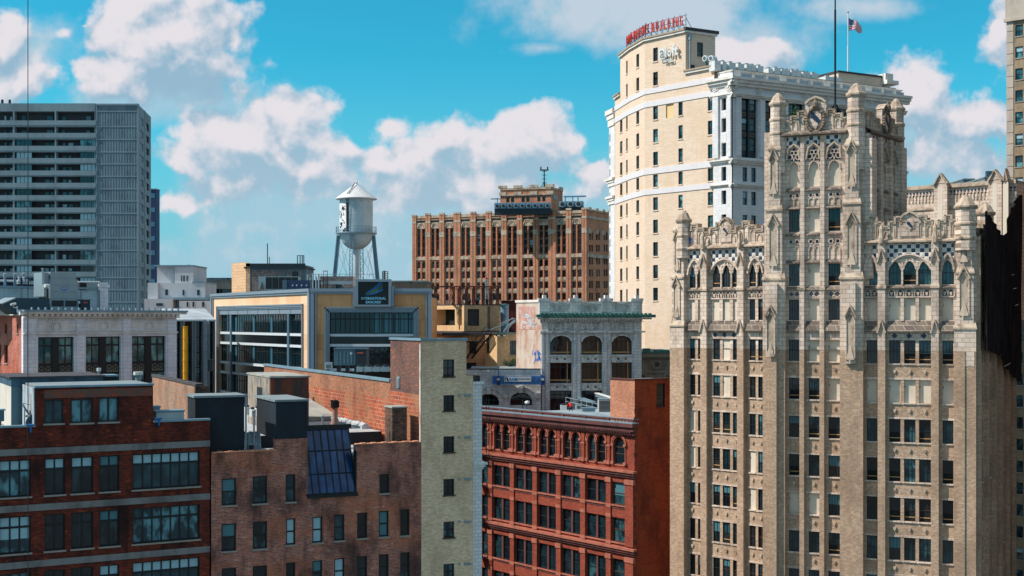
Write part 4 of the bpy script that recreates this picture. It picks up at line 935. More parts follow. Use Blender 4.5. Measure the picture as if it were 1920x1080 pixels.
# --- tower front above z 0
def tbay(Fc, key, groups, H, open_):
    tr = fine_[key]; mb = wallb[key]; ch = MB()
    for gi, (ga, gb, ws) in enumerate(groups):
        a, b = ws[0]; c = (a+b)/2
        def slab(z, d_=.28): tr.add([(ga,-d_,z-.28),(gb,-d_,z-.28),(gb,.05,z),(ga,.05,z),(ga,-d_,z-.38),(gb,-d_,z-.38),(gb,0,z-.38),(ga,0,z-.38)], [(0,1,2,3),(4,5,1,0),(7,6,5,4),(1,5,6,2),(4,0,3,7)], 2)
        gwin(Fc, H, a, b, .0, 2.0, gi == 1, False, 4)
        tr.add([(ga,-.42,-.95),(gb,-.42,-.95),(gb,0,-.1),(ga,0,-.1),(ga,-.42,-1.08),(gb,-.42,-1.08)], [(0,1,2,3),(4,5,1,0)], 2); tr.box(ga, gb, -.1, 0, -1.93, -1.05, 0)
        # quatrefoils
        tr.box(ga, gb, -.1, 0, 2.08, 2.18, 0); tr.box(ga, gb, -.1, 0, 2.9, 3.0, 0); slab(3.32, .2)
        for s_ in (-1, 1):
            cc = c+s_*(b-a)*.25; tr.arc(cc, 2.54, .30, .07, -.1, 0, n=10)
            for dx, dz in ((.12,0),(-.12,0),(0,.12),(0,-.12)): tr.box(cc+dx-.075, cc+dx+.075, -.02, .02, 2.54+dz-.075, 2.54+dz+.075, 4)
        gwin(Fc, H, a, b, 3.36, 5.5, gi == 1, gi == 2, 4)
        slab(5.95, .22)
        # tracery: twin arches with curling heads
        def trac(z0, z1):
            m_ = (z1-z0); tr.box(c-.05, c+.05, -.12, 0, z0, z0+m_*.62, 0)
            for s_ in (-1, 1):
                cc = c+s_*(b-a)*.25; hw = (b-a)*.22
                tr.path([(cc-hw, z0), (cc-hw, z0+m_*.4), (cc-hw*.5, z0+m_*.52), (cc, z0+m_*.56), (cc+hw*.5, z0+m_*.52), (cc+hw, z0+m_*.4), (cc+hw, z0)], .08, -.1, 0, 0)
                tr.arc(c+s_*(b-a)*.27, z0+m_*.76, .22, .08, -.1, 0, 0, 300, 10, 0); tr.box(c+s_*(b-a)*.27-.14, c+s_*(b-a)*.27+.14, -.015, .01, z0+m_*.76-.14, z0+m_*.76+.14, 4)
                tr.path([(c, z0+m_*.55), (c+s_*.18, z0+m_*.66), (c+s_*.1, z0+m_*.98)], .06, -.1, 0, 0)
        trac(6.0, 8.2); tr.box(ga, gb, -.12, 0, 8.2, 8.34, 0); slab(8.62, .25)
        gwin(Fc, H, a, b, 8.66, 10.85, gi == 1, gi == 2, 4)
        slab(11.25, .25); trac(11.3, 12.5); tr.box(ga, gb, -.1, 0, 12.5, 12.6, 0); slab(13.0, .25)
        # tall round headed board
        H.append((a, b, 13.05, 15.5)); bm_ = MB(); bm_.quad((a,.22,13.05),(b,.22,13.05),(b,.22,15.5),(a,.22,15.5)); obj('window_board', bm_, [m_board], r4, Fc.M)
        p = mb.spandrel(a, b, 14.6, 15.5, 0, .24, 'round', 0); tr.path([(x, z+.05) for x, z in p], .1, -.1, 0, 0)
        # flowing tracery head under a pointed hood
        H2_ = []
        tr.prism([(a-.1, 15.65), (b+.1, 15.65), (b+.1, 16.2), (c, 17.0), (a-.1, 16.2)], -.02, .02, 4)
        for s_ in (-1, 1):
            tr.arc(c+s_*.42, 16.0, .26, .08, -.14, 0, 0, 360, 10); tr.arc(c+s_*.16, 16.42, .2, .07, -.14, 0, 0, 360, 9)
            tr.path([(c, 15.6), (c+s_*.1, 16.0), (c+s_*.32, 16.35)], .07, -.14, 0)
        out = [(ga+.02, 15.7), (ga+.1, 16.3), (c-.55, 16.85), (c-.2, 17.12), (c, 17.3), (c+.2, 17.12), (c+.55, 16.85), (gb-.1, 16.3), (gb-.02, 15.7)]
        tr.path(out, .16, -.25, 0, 1)
        for i in range(len(out)-1):
            (xa, za), (xb, zb) = out[i], out[i+1]; ch.quad((xa,-.03,za),(xb,-.03,zb),(xb,-.03,18.0),(xa,-.03,18.0))
    obj('checker_tiles', ch, [m_chk], r4, Fc.M)
    a, b = groups[0][0]-.6, groups[-1][1]+.6
    tr.add([(a,-.6,18.25),(b,-.6,18.25),(b,0,18.6),(a,0,18.6),(a,-.6,18.1),(b,-.6,18.1),(b,0,18.0),(a,0,18.0)], [(0,1,2,3),(4,5,1,0),(7,6,5,4)], 2)
tbay(FR, 'T', gT, HT, None)
# --- assemble front walls
wallb['L'].wall(0, FL.L+.5, GROUND, -2.9, HL, 0, .32, 1); wallb['L'].wall(0, FL.L+.5, -2.9, zc1, HL, 0, .32, 0)
us_ = uR(1621)
wallb['T'].wall(0, us_, GROUND, -2.9, HT, 0, .32, 1); wallb['T'].wall(0, us_, -2.9, 18.6, HT, 0, .32, 0)
wallb['R'].wall(us_, FR.L, GROUND, -2.9, HR, 0, .32, 1); wallb['R'].wall(us_, FR.L, -2.9, zc1, HR, 0, .32, 0)
for k, Fc, nm in (('L', FL, 'left_wing_wall'), ('T', FR, 'tower_wall'), ('R', FR, 'right_wing_wall')):
    obj(nm.replace('left_', '').replace('right_', ''), wallb[k], [m_tc, m_gb], r4, Fc.M)
    obj('carved_trim', fine_[k], [m_tc, m_tcd, m_slope, m_navy, m_navy, m_board], r4, Fc.M)
# tower crown
parapet(FR, uR(1470), uR(1592), 18.6, 20.6, 9, uR(1530), key='T', crestw=2.0, crestz=1.3, shift=0)
def crest_arms(Fc, c, z, y):
    mb = MB(); rr = random.Random(3)
    mb.prism([(c-.5,z+.75),(c-.55,z),(c,z-1.0),(c+.55,z),(c+.5,z+.75)], y-.1, y, 0); mb.prism([(c-.45,z+.7),(c-.2,z+.7),(c+.45,z-.1),(c+.3,z-.5),(c-.45,z+.2)], y-.13, y-.1, 2)
    for i in range(26):
        a = 2*pi*i/26; x = c+.78*cos(a)*(1+.1*rr.random()); zz = z-.1+1.15*sin(a); r_ = .13+.08*rr.random(); mb.lathe(x, y-.12, [(.02, zz-r_), (r_, zz-r_*.3), (r_*.9, zz+r_*.4), (.02, zz+r_)], 6, 1)
    mb.lathe(c, y-.2, [(.1, z+1.0), (.3, z+1.2), (.3, z+1.6), (.12, z+1.8), (.05, z+2.1)], 8, 1)
    obj('coat_of_arms', mb, [m_tc, m_tck, m_navy], r4, Fc.M)
crest_arms(FR, uR(1530), 19.6, -.2)
# tower side face
HS = []; gS = []
fine_['S'] = MB(); wallb['S'] = MB()
for (a, b) in ((1629, 1642), (1649, 1661), (1667, 1678)):
    ua_, ub_ = FT.u(a), FT.u(b); gS.append((ua_-.3, ub_+.3, [(ua_, ub_)]))
tbay(FT, 'S', gS, HS, None)
wallb['S'].wall(0, FT.L, -1, 18.6, HS, 0, .32, 0)
for a in (1622, 1645, 1664, 1681): wallb['S'].box(FT.u(a)+.05, FT.u(a)+.7, -.35, 0, -1, 18.0, 0)
wallb['S'].box(-.0, 1.2, -.75, 0, 4, 17.5, 0); wallb['S'].box(FT.L-1.3, FT.L, -.6, 0, 4, 17.5, 0)
obj('tower_wall', wallb['S'], [m_tc, m_gb], r4, FT.M); obj('carved_trim', fine_['S'], [m_tc, m_tcd, m_slope, m_navy, m_navy, m_board], r4, FT.M)
parapet(FT, .8, FT.L-1.0, 18.6, 20.3, 6, FT.L*.52, key='T', crestw=1.8, crestz=1.2, shift=2); crest_arms(FT, FT.L*.52, 19.6, -.2)
core(r4, [FR.P(0), FR.P(us_), FT.P(FT.L), FR.P(0)+FT.t*FT.L], GROUND, 18.4, m_tc, m_roofgrey, ins=.36, name='tower_body')
# right side with the black netting
HX = []; wx = MB()
for k in range(-2, NR+1):
    for (u0, u1) in ((2.2, 3.4), (5.0, 6.0), (6.6, 7.6), (9.6, 10.8), (13, 14.0), (14.6, 15.6), (18, 19.2)):
        zt = ZR(k); HX.append((u0, u1, zt-2.2, zt))
        if k in (1, 2, 3, 4) and u0 == 9.6: mb = MB(); mb.quad((u0,.2,zt-2.2),(u1,.2,zt-2.2),(u1,.2,zt),(u0,.2,zt)); obj('window_board', mb, [m_board], r4, FS.M)
        elif k >= 0: W4.add(FS, u0, u1, zt-2.2, zt, y=.25, nx=2, rows=(.5,), fmat=fr_dark, gmat=g_black, fw=.06)
        wx.box(u0-.05, u1+.05, -.1, 0, zt-2.32, zt-2.2, 1)
wx.wall(0, FS.L, GROUND, 8.2, HX, 0, .3, 0)
for u in (0, 4.0, 8.3, 12, 16.4, 20.3): wx.box(u+.0, u+.75, -.35, 0, GROUND, 7.8, 0)
obj('side_wall', wx, [m_gb, m_tc], r4, FS.M)
W4.flush()
inw = FR.P(FR.L, 20)
core(r4, [FR.P(us_-2), FR.P(FR.L), FS.P(FS.L), FS.P(FS.L)-FR.t*(FR.L-us_+3)], GROUND, 7.3, m_gb, m_roofgrey, ins=.35, name='wing_body')
core(r4, [FL.P(0), FL.P(FL.L), FR.P(6, 18), FL.P(0, 18)], GROUND, 7.3, m_gb, m_roofgrey, ins=.36, name='wing_body')
# parapet of the right side and the rear block
parapet(FS, 1.2, 8.5, 7.7, 9.6, 7, None, key='R')
FB = through(1686, 150, 1906, 141.5); uB = FB.u
rb = MB(); rb.box(0, FB.L, 0, 8, 0, 15.2, 0); z1 = 15.2; tb = MB()
tb.box(0, FB.L, -.25, .4, z1-.1, z1+.35, 1); tb.box(0, FB.L, -.15, 0, 12.7, 12.95, 1)
for i in range(34):
    x = FB.L*(i+.5)/34; tb.path([(x-.16, z1-1.6), (x-.16, z1-.9), (x, z1-.65), (x+.16, z1-.9), (x+.16, z1-1.6)], .07, -.1, 0, 0); tb.box(x-.11, x+.11, -.012, .01, z1-.9, z1-.4, 3)
for (xa, xb) in ((1755, 1780), (1857, 1882), (1886, 1893)):
    a, b = uB(xa), uB(xb); rb.box(a, b, -.7, 0, 0, z1+.4, 0); c = (a+b)/2; rb.prism([(a-.1, z1+.4), (b+.1, z1+.4), (c, z1+1.6)], -.75, .1, 0); tb.path([(a, z1+.2), (c, z1+1.45), (b, z1+.2)], .16, -.95, -.7, 1); tb.box(a+.5, b-.5, -.72, -.7, 6, z1, 4)
for x in (1709, 1728): tb.box(uB(x), uB(x)+1.0, -.03, .02, 9.4, 11.8, 2)
obj('rear_block', rb, [m_tc], r4, FB.M); obj('rear_trim', tb, [m_tc, m_tcd, g_black, m_navy, m_board], r4, FB.M)
mb = MB(); mb.box(uB(1845), uB(1895), 1, 6, z1, z1+.5); obj('rear_roof', mb, [m_roofgrey], r4, FB.M)
# netting: a hanging, folded, torn sheet of black mesh in front of the side
nt_ = MB(); rr = random.Random(5); NU, NZ = 120, 40; vs = []; Lh = FS.L+.6
def interp(tab, x):
    for (x0, y0), (x1, y1) in zip(tab, tab[1:]):
        if x <= x1: return y0+(y1-y0)*max(0, (x-x0))/(x1-x0)
    return tab[-1][1]
topt = [(1831,396),(1838,404),(1845,415),(1858,436),(1867,446),(1873,424),(1878,390),(1884,388),(1893,366),(1908,366)]
bott = [(1831,656),(1850,662),(1862,668),(1872,690),(1885,706),(1908,720)]
def pxu(u): p = FS.P(u); return CX+F*p.x/p.y
def topz(u): return FS.z(pxu(u), interp(topt, pxu(u)))
for i in range(NU+1):
    u = Lh*i/NU-.25; zt = topz(u-.15); zb = FS.z(pxu(u), interp(bott, pxu(u)))
    for j in range(NZ+1):
        z = zt+(zb-zt)*j/NZ; y = -.80-.13*sin(i*.5+j*.05)-.06*sin(i*1.1-j*.12); vs.append((u, y, z))
nt_.add(vs, [(i*(NZ+1)+j, (i+1)*(NZ+1)+j, (i+1)*(NZ+1)+j+1, i*(NZ+1)+j+1) for i in range(NU) for j in range(NZ)], 0, True)
m_net = plain('black_netting', C(38, 34, 36), .95, stain=C(18, 18, 20), amt=.7, spec=.05)
o = thing('safety_netting', 'torn black safety netting hung over the shaded side of the gothic tower', 'netting', base(FS, 2, -.7, -7))
obj('mesh_sheet', nt_, [m_net], o, FS.M)
mb = MB()
for (u, z, l) in ((13.5, 4.6, 1.2), (14.6, 3.2, 1.8), (16.0, 1.5, 1.6), (9, -4.6, 3.5)):
    mb.cyl((u, -1.0, z), (u+l, -1.03, z+.25*rr.uniform(-1, 1)), .035, 5)
obj('tear_strip', mb, [m_tc], o, FS.M)
# antenna on the tower roof with its tripod
f = FR.off(3.5); ua_ = f.u(1566); p = f.P(ua_); o = thing('roof_antenna', 'very tall thin black antenna mast on a tripod at the gothic tower top', 'antenna', T(p.x, p.y, 18.5))
mb = MB(); mb.cyl((p.x, p.y, 18.5), (p.x, p.y, 31), .10, 6); mb.cyl((p.x, p.y, 31), (p.x, p.y, 44), .07, 6); obj('mast', mb, [fr_black], o, Matrix.Identity(4))
for a in (.3, 2.4, 4.5): mb = MB(); mb.cyl((p.x, p.y, 21.6), (p.x+2.4*cos(a), p.y+2.4*sin(a), 18.6), .10, 5); obj('leg', mb, [fr_black], o, Matrix.Identity(4))
# weeds sprouting from the crown
f = FR.off(.3); uw = f.u(1490); o = thing('roof_weed', 'green weed with pale seed head sprouting from the gothic parapet beside the left turret', 'plant', base(f, uw, 0, 19.4))
mb = MB(); rr = random.Random(2)
for i in range(130):
    x = uw+rr.gauss(0, .42); y = rr.gauss(0, .25); z = 19.9+abs(rr.gauss(0, .5)); s_ = .12; a = rr.random()*6
    mb.quad((x, y, z), (x+s_*cos(a), y+s_*sin(a), z+.05), (x+s_*cos(a), y+s_*sin(a), z+s_), (x, y, z+s_*.9))
obj('leaves', mb, [plain('weed_green', C(70, 100, 62), .8)], o, f.M)
mb = MB()
for i in range(9): mb.cyl((uw, 0, 19.3), (uw+rr.gauss(0, .35), rr.gauss(0, .2), 20.3), .015, 4)
obj('stem', mb, [plain('weed_stem', C(90, 84, 60), .9)], o, f.M)
# graffiti daubs on turrets and parapet
gr = MB(); rr = random.Random(9)
def daub(Fc, u, z, y, s_, mb, m=0):
    pts = [(u+s_*rr.uniform(-.5, .5), z+s_*rr.uniform(-.5, .5)) for _ in range(6)]
    mb.path(pts, .07, y-.012, y, m)
for (x, y_) in ((1297, 447), (1296, 452), (1436, 420), (1434, 428)): daub(FL, uL(x), FL.z(x, y_), -.14, .7, gr)
obj('graffiti', gr, [m_graf], r4, FL.M)
gr = MB()
for (x, y_) in ((1473, 231), (1500, 229), (1584, 222), (1508, 230)): daub(FR, uR(x), FR.z(x, y_), -.16, .55, gr)
obj('graffiti', gr, [plain('teal_spray_paint', C(40, 90, 96), .6)], r4, FR.M)

# unseen tower added across the side street to keep the netted wall shaded
FN = Fac((57.5, 111), (92, 171)); rn = thing('unseen_shade_tower', 'added unseen brick tower that shades the netted gothic wall from across the street', 'building', base(FN)); Wn = Wins(rn, 60); H = []
for k in range(16):
    for c in range(11): a = 2.5+c*6.0; zt = 50-k*4.6; H.append((a, a+2.2, zt-2.4, zt)); Wn.add(FN, a, a+2.2, zt-2.4, zt, y=.3, nx=1, rows=(.5,), fw=.1, fmat=fr_dark, gmat=g_dark)
H = [(a, b, c, d) for a, b, c, d in H]
# this front is seen from its street side: turn it about
mb = MB(); mb.wall(0, FN.L, GROUND, 56, H, 0, .35); obj('wall', mb, [brick('shade_tower_brick', C(120, 96, 82), C(96, 76, 66), C(90, 80, 72), .4, .15, .02, amt=.5)], rn, FN.M); Wn.flush()
core(rn, [FN.P(0, .5), FN.P(FN.L, .5), Vector((130, 150)), Vector((95, 90))], GROUND, 56, mats['shade_tower_brick'], m_roofgrey, ins=.1)
# ================================================================== 5 red arcaded brick block, lower centre
m_rb = brick('orange_red_brick', C(160, 74, 52), C(120, 55, 43), C(122, 82, 68), .30, .11, .010, stain=C(104, 48, 40), amt=.45, fine=.14)
m_rs = plain('red_sandstone', C(166, 100, 82), .85, stain=C(110, 66, 56), amt=.6, sscale=.9, fine=.14)
m_rc = plain('dark_red_cornice', C(96, 56, 54), .8, stain=C(50, 40, 42), amt=.7)
m_rsd = brick('deep_red_side_brick', C(168, 72, 42), C(132, 56, 38), C(116, 70, 54), .3, .11, .010, stain=C(70, 34, 28), amt=.6, patch=C(150, 78, 44), pamt=.4, pscale=.25, fine=.18)
m_pb = brick('pink_tan_brick', C(204, 134, 100), C(160, 100, 78), C(170, 140, 120), .3, .11, .016, stain=C(130, 88, 70), amt=.4, fine=.15)
Cc = 304000.0
F5 = Fac(Wp(903, Cc/1903), Wp(1190, Cc/2190)); u5 = F5.u
r5 = thing('arcaded_red_building', 'bright red brick commercial block in the lower centre with paired arched windows under the cornice', 'building', base(F5))
W5 = Wins(r5); H = []; wl = MB(); tr = MB(); L = F5.L
# bays read at the second floor: windows pairs
prs = [(936-3, 944.5+3, 947.5, 958)]
bays = []
zoom = lambda v: 890+v/2.84
raw = [((115,145),(158,186)), ((232,263),(276,306)), ((355,387),(400,431)), ((482,512),(526,560)), ((613,645),(660,696))]
for (a, b), (c, d) in raw: bays.append([(u5(zoom(a)-2.6), u5(zoom(b))), (u5(zoom(c)-2.6), u5(zoom(d)+.4))])
bays.insert(0, [(u5(904), u5(915))])
bays.append([(u5(zoom(742)), u5(zoom(800)))])
dref = F5.d(1050); 
def zat(px, py): return F5.z(px, py)
zs_arch_top = zat(1163, 819.5); zs_arch_bot = zat(1163, 871)
rowsz = [(zat(1163, 904.5), zat(1163, 947)), (zat(1163, 971.5), zat(1163, 1017)), (zat(1163, 1049), zat(1163, 1099)), (zat(1163, 1126), zat(1163, 1172)), (zat(1163, 1200), zat(1163, 1250))]
for bi, by in enumerate(bays):
    for (a, b) in by:
        zt, zb = zs_arch_top, zs_arch_bot; spz = zt-(b-a)/2
        H.append((a, b, zb, zt)); W5.add(F5, a, b, zb, zt, y=.26, nx=1, rows=(.38, .62), fw=.07, mw=.06, fmat=fr_brown, gmat=g_black if bi != 6 else g_dark, blind=.0 if bi != 6 else .0, bmat=curtain)
        p = wl.spandrel(a, b, spz, zt, 0, .4, 'round', 0, 10)
        cx = (a+b)/2; tr.arc(cx, spz, (b-a)/2+.13, .20, -.12, 0, 0, 180, 12, 0); tr.arc(cx, spz, (b-a)/2+.30, .10, -.18, 0, 0, 180, 12, 1)
        for e in (a-.12, b+.12): tr.cyl((e, -.04, zb), (e, -.04, spz), .09, 7, m=1); tr.box(e-.2, e+.2, -.26, 0, zb-.02, zb+.28, 1); tr.box(e-.18, e+.18, -.24, 0, spz-.15, spz+.1, 1)
        tr.box(a-.1, b+.1, -.1, .1, zb-.14, zb, 1)
    # rectangular floors: a wide opening holding two sashes and a dark mullion
    A = by[0][0]-.30; B = by[-1][1]+.10
    for ri, (zt, zb) in enumerate(rowsz):
        H.append((A, B, zb, zt))
        if len(by) == 2:
            m_ = (A+B)/2
            for (x, y) in ((A, m_-.16), (m_+.16, B)): W5.add(F5, x, y, zb, zt, y=.30, nx=1, rows=(.5,), fw=.08, mw=.06, fmat=fr_dark, gmat=rng.choice([g_black, g_black, g_dark]), blind=0)
            tr.box(m_-.16, m_+.16, .12, .34, zb, zt, 2)
        else: W5.add(F5, A, B, zb, zt, y=.30, nx=1, rows=(.5,), fw=.10, mw=.07, fmat=fr_brown, gmat=g_dark if ri else g_teal, blind=.6 if (ri == 0 and bi == 6) else 0, bmat=curtain_d)
        tr.box(A-.1, B+.1, -.16, .2, zb-.16, zb, 1)
        if ri in (0, 2, 4): tr.box(A, B, -.05, 0, zb-.42, zb-.2, 2)
zcor = zat(1190, 801); ztop = zat(1150, 786)
# piers of the rectangular floors, banded
edges = [F5.u(zoom(90))] + []
def mids(i): return (bays[i][-1][1]+.10, bays[i+1][0][0]-.30)
for i in range(len(bays)-1):
    a, b = mids(i); a += .1; b -= .1
    for g0, g1 in (((rowsz[0][0]+.45), rowsz[1][1]-.25), ((rowsz[2][0]+.45), rowsz[3][1]-.25)):
        tr.box(a, b, -.16, 0, g1, g0, 0)
        tr.box(a-.08, b+.08, -.26, 0, g0-.55, g0-.02, 1)
        for z in (rowsz[0][1]-.1, rowsz[1][0]+.25, rowsz[1][1]-.05, rowsz[2][1]-.1, rowsz[3][0]+.25): 
            if g1-.1 < z < g0: tr.box(a-.03, b+.03, -.20, 0, z-.28, z+.12, 1)
    tr.box(a+.15, b-.15, -.14, 0, zs_arch_bot-.2, zcor-.8, 0)
    tr.box(a+.1, b-.1, -.20, 0, zs_arch_bot+(zs_arch_top-zs_arch_bot)*.62, zs_arch_bot+(zs_arch_top-zs_arch_bot)*.68, 1)
    tr.box(a+.12, b-.12, -.26, 0, zs_arch_bot-.1, zs_arch_bot+.35, 1)
for (e0, e1) in ((bays[-1][0][1]+.25, L),):
    for g0, g1 in ((rowsz[0][0]+.45, rowsz[1][1]-.25), (rowsz[2][0]+.45, rowsz[3][1]-.25)): tr.box(e0, e1, -.26, 0, g1, g0, 0); tr.box(e0-.05, e1+.1, -.36, 0, g0-.55, g0-.02, 1)
def cornice(z, mats_=(2, 1), sc_=1.0):
    for k, (dz0, dz1, p_, mm) in enumerate(((0, .25, .55, mats_[1]), (-.3, 0, .4, mats_[0]), (-.55, -.3, .25, mats_[0]))): tr.box(-.1, L+.1+p_*sc_*.5, -p_*sc_, 0, z+dz0*sc_, z+dz1*sc_, mm)
cornice(zat(1187, 889)+.1, (2, 1)); cornice(zat(1187, 1033), (2, 1))
cornice(zcor, (2, 2), 1.6)
n = 66
for i in range(n): x = L*(i+.5)/n; tr.box(x-.1, x+.1, -.62, 0, zcor-.66, zcor-.42, 2)
tr.box(-.1, L+.5, -.85, .1, zcor+.38, zcor+.5, 3)
wl.wall(0, L, GROUND, zcor+.45, H, 0, .5, 0)
wl.box(0, L, .05, .45, zcor+.45, ztop+.02, 0)
for i in range(8): x = L*(i/7.0)*.985; tr.box(x-.12, x+.3, -.15, .5, zcor+.5, ztop+.12, 2)
tr.box(-.1, L+.1, -.06, .55, ztop, ztop+.16, 2); tr.box(-.1, L+.1, .0, .55, ztop+.16, ztop+.22, 3)
for i in range(6): x = u5(1153)+(u5(1185)-u5(1153))*i/5; tr.box(x-.1, x+.1, -.05, .1, zcor+.7, ztop-.15, 2)
obj('front_wall', wl, [m_rb], r5, F5.M); obj('stone_trim', tr, [m_rb, m_rs, m_rc, m_flash], r5, F5.M)
W5.flush()
FX = vpfac(F5.B, 5450, 30); FX = Fac(F5.B, FX.P(FX.u(1268))); mb = MB(); zt5 = FX.z(1200, 712.5); HP = []
FX_w = Wins(r5); FX_w.px(FX, (1231, 719, 1247, 762), HP, y=.2, nx=1, rows=(.5,), fw=.1, fmat=fr_black, gmat=g_black, sill=m_rc)
mb.wall(0, FX.L, GROUND, zt5, HP, 0, .3, 0); obj('side_wall', mb, [m_rsd], r5, FX.M); FX_w.flush()
up = u5(1144); mb = MB(); mb.wall(up, L, ztop-.2, zt5, (), .02, .3, 0); mb.box(up-.1, L+.12, -.08, .3, zt5, zt5+.15, 1); obj('penthouse_wall', mb, [m_pb, m_rc], r5, F5.M)
mb = MB(); mb.box(-.1, FX.L, -.1, .3, zt5, zt5+.15); obj('coping', mb, [m_rc], r5, FX.M)
ex = MB()
for i in range(24): z = zt5-3.6-i*.95; ex.box(-.12 if i % 2 else -.05, .18 if i % 2 else .1, -.05, 0, z, z+.5, 0)
obj('quoin', ex, [m_rc], r5, FX.M)
RZ5 = zat(1050, 790)
pX = FX.t*(FX.L-.2)
core(r5, [F5.P(up+.1), F5.P(L), FX.P(FX.L), F5.P(up)+pX], GROUND, zt5-.1, m_rsd, m_roofgrey, ins=.33, name='penthouse_body')
rear = FX.t*19
core(r5, [F5.P(0), F5.P(L-.5), F5.P(L-.5)+FX.t*(FX.L-.2), F5.P(0)+rear], GROUND, ztop-.75, m_rb, plain('pale_grey_roofing', C(142, 156, 162), .8, stain=C(112, 124, 130), amt=.35), ins=.52, name='roof_body')
# rear parapet, roof hatch, pipes
q0 = F5.P(0)+rear*.98; q1 = F5.P(up)+FX.t*(FX.L-.2); FQ = Fac(q0, q1)
mb = MB(); mb.box(FQ.u(1012), FQ.L+.2, 0, .4, ztop-.8, ztop+.75, 0); mb.box(FQ.u(1012)-.1, FQ.L+.2, -.1, .5, ztop+.75, ztop+.88, 1); mb.box(FQ.u(1008), FQ.u(1014), -1.0, .4, ztop-.8, ztop+1.0, 0)
obj('rear_parapet', mb, [m_flash, m_white], r5, FQ.M)
mb = MB(); mb.box(0, FQ.u(1005), -.1, .7, ztop-.8, ztop+.35, 0); mb.box(0, FQ.u(966), -2.4, -1.6, ztop-.8, ztop+.1, 0); mb.box(0, FQ.u(966), -2.5, -1.5, ztop+.1, ztop+.2, 1); obj('roof_kerb', mb, [m_darkmetal, m_flash], r5, FQ.M)
def onroof5(name, label, cat, x0, y0, x1, y1, d, dep, mat, extra=None, group=None):
    f = through(x0, d, x1, d); return simplebox(name, label, cat, f, x0, y0, x1, y1, 0, dep, mat, extra, group)
RD = ztop-.6
onroof5('condenser', 'white box condenser behind the kneeling worker on the red block roof', 'air conditioner', 1051, 760, 1063, 769, 157.2, .9, m_white, fans)
onroof5('condenser', 'white louvred condenser just right of the worker in red', 'air conditioner', 1080, 759, 1090, 768, 154.9, .9, m_white, louvre)
onroof5('air_handling_unit', 'tall white louvred air unit against the brick penthouse of the red block', 'air conditioner', 1122, 749, 1146, 773, 148.2, 1.2, m_white, louvre)
onroof5('roof_vent', 'low grey vent on the red block roof between worker and tall air unit', 'roof vent', 1092, 766, 1116, 772, 151.0, .8, m_flash, lidx(m_flash))
# railing
o = thing('guard_railing', 'thin pale metal guard railing on the red block roof left of the penthouse', 'railing', T(*Wp(1090, 158), RD)); mb = MB()
a = Wp(1061, 165); b = Wp(1121, 155); za, zb_ = Zp(745, 165), Zp(757.5, 155)
for k in range(7):
    t = k/6; p = a+(b-a)*t; z = za+(zb_-za)*t; mb.cyl((p.x, p.y, z-1.1), (p.x, p.y, z), .045, 5)
for dz in (0, -.5): mb.cyl((a.x, a.y, za+dz), (b.x, b.y, zb_+dz), .045, 5)
obj('rails', mb, [m_steel], o, Matrix.Identity(4))
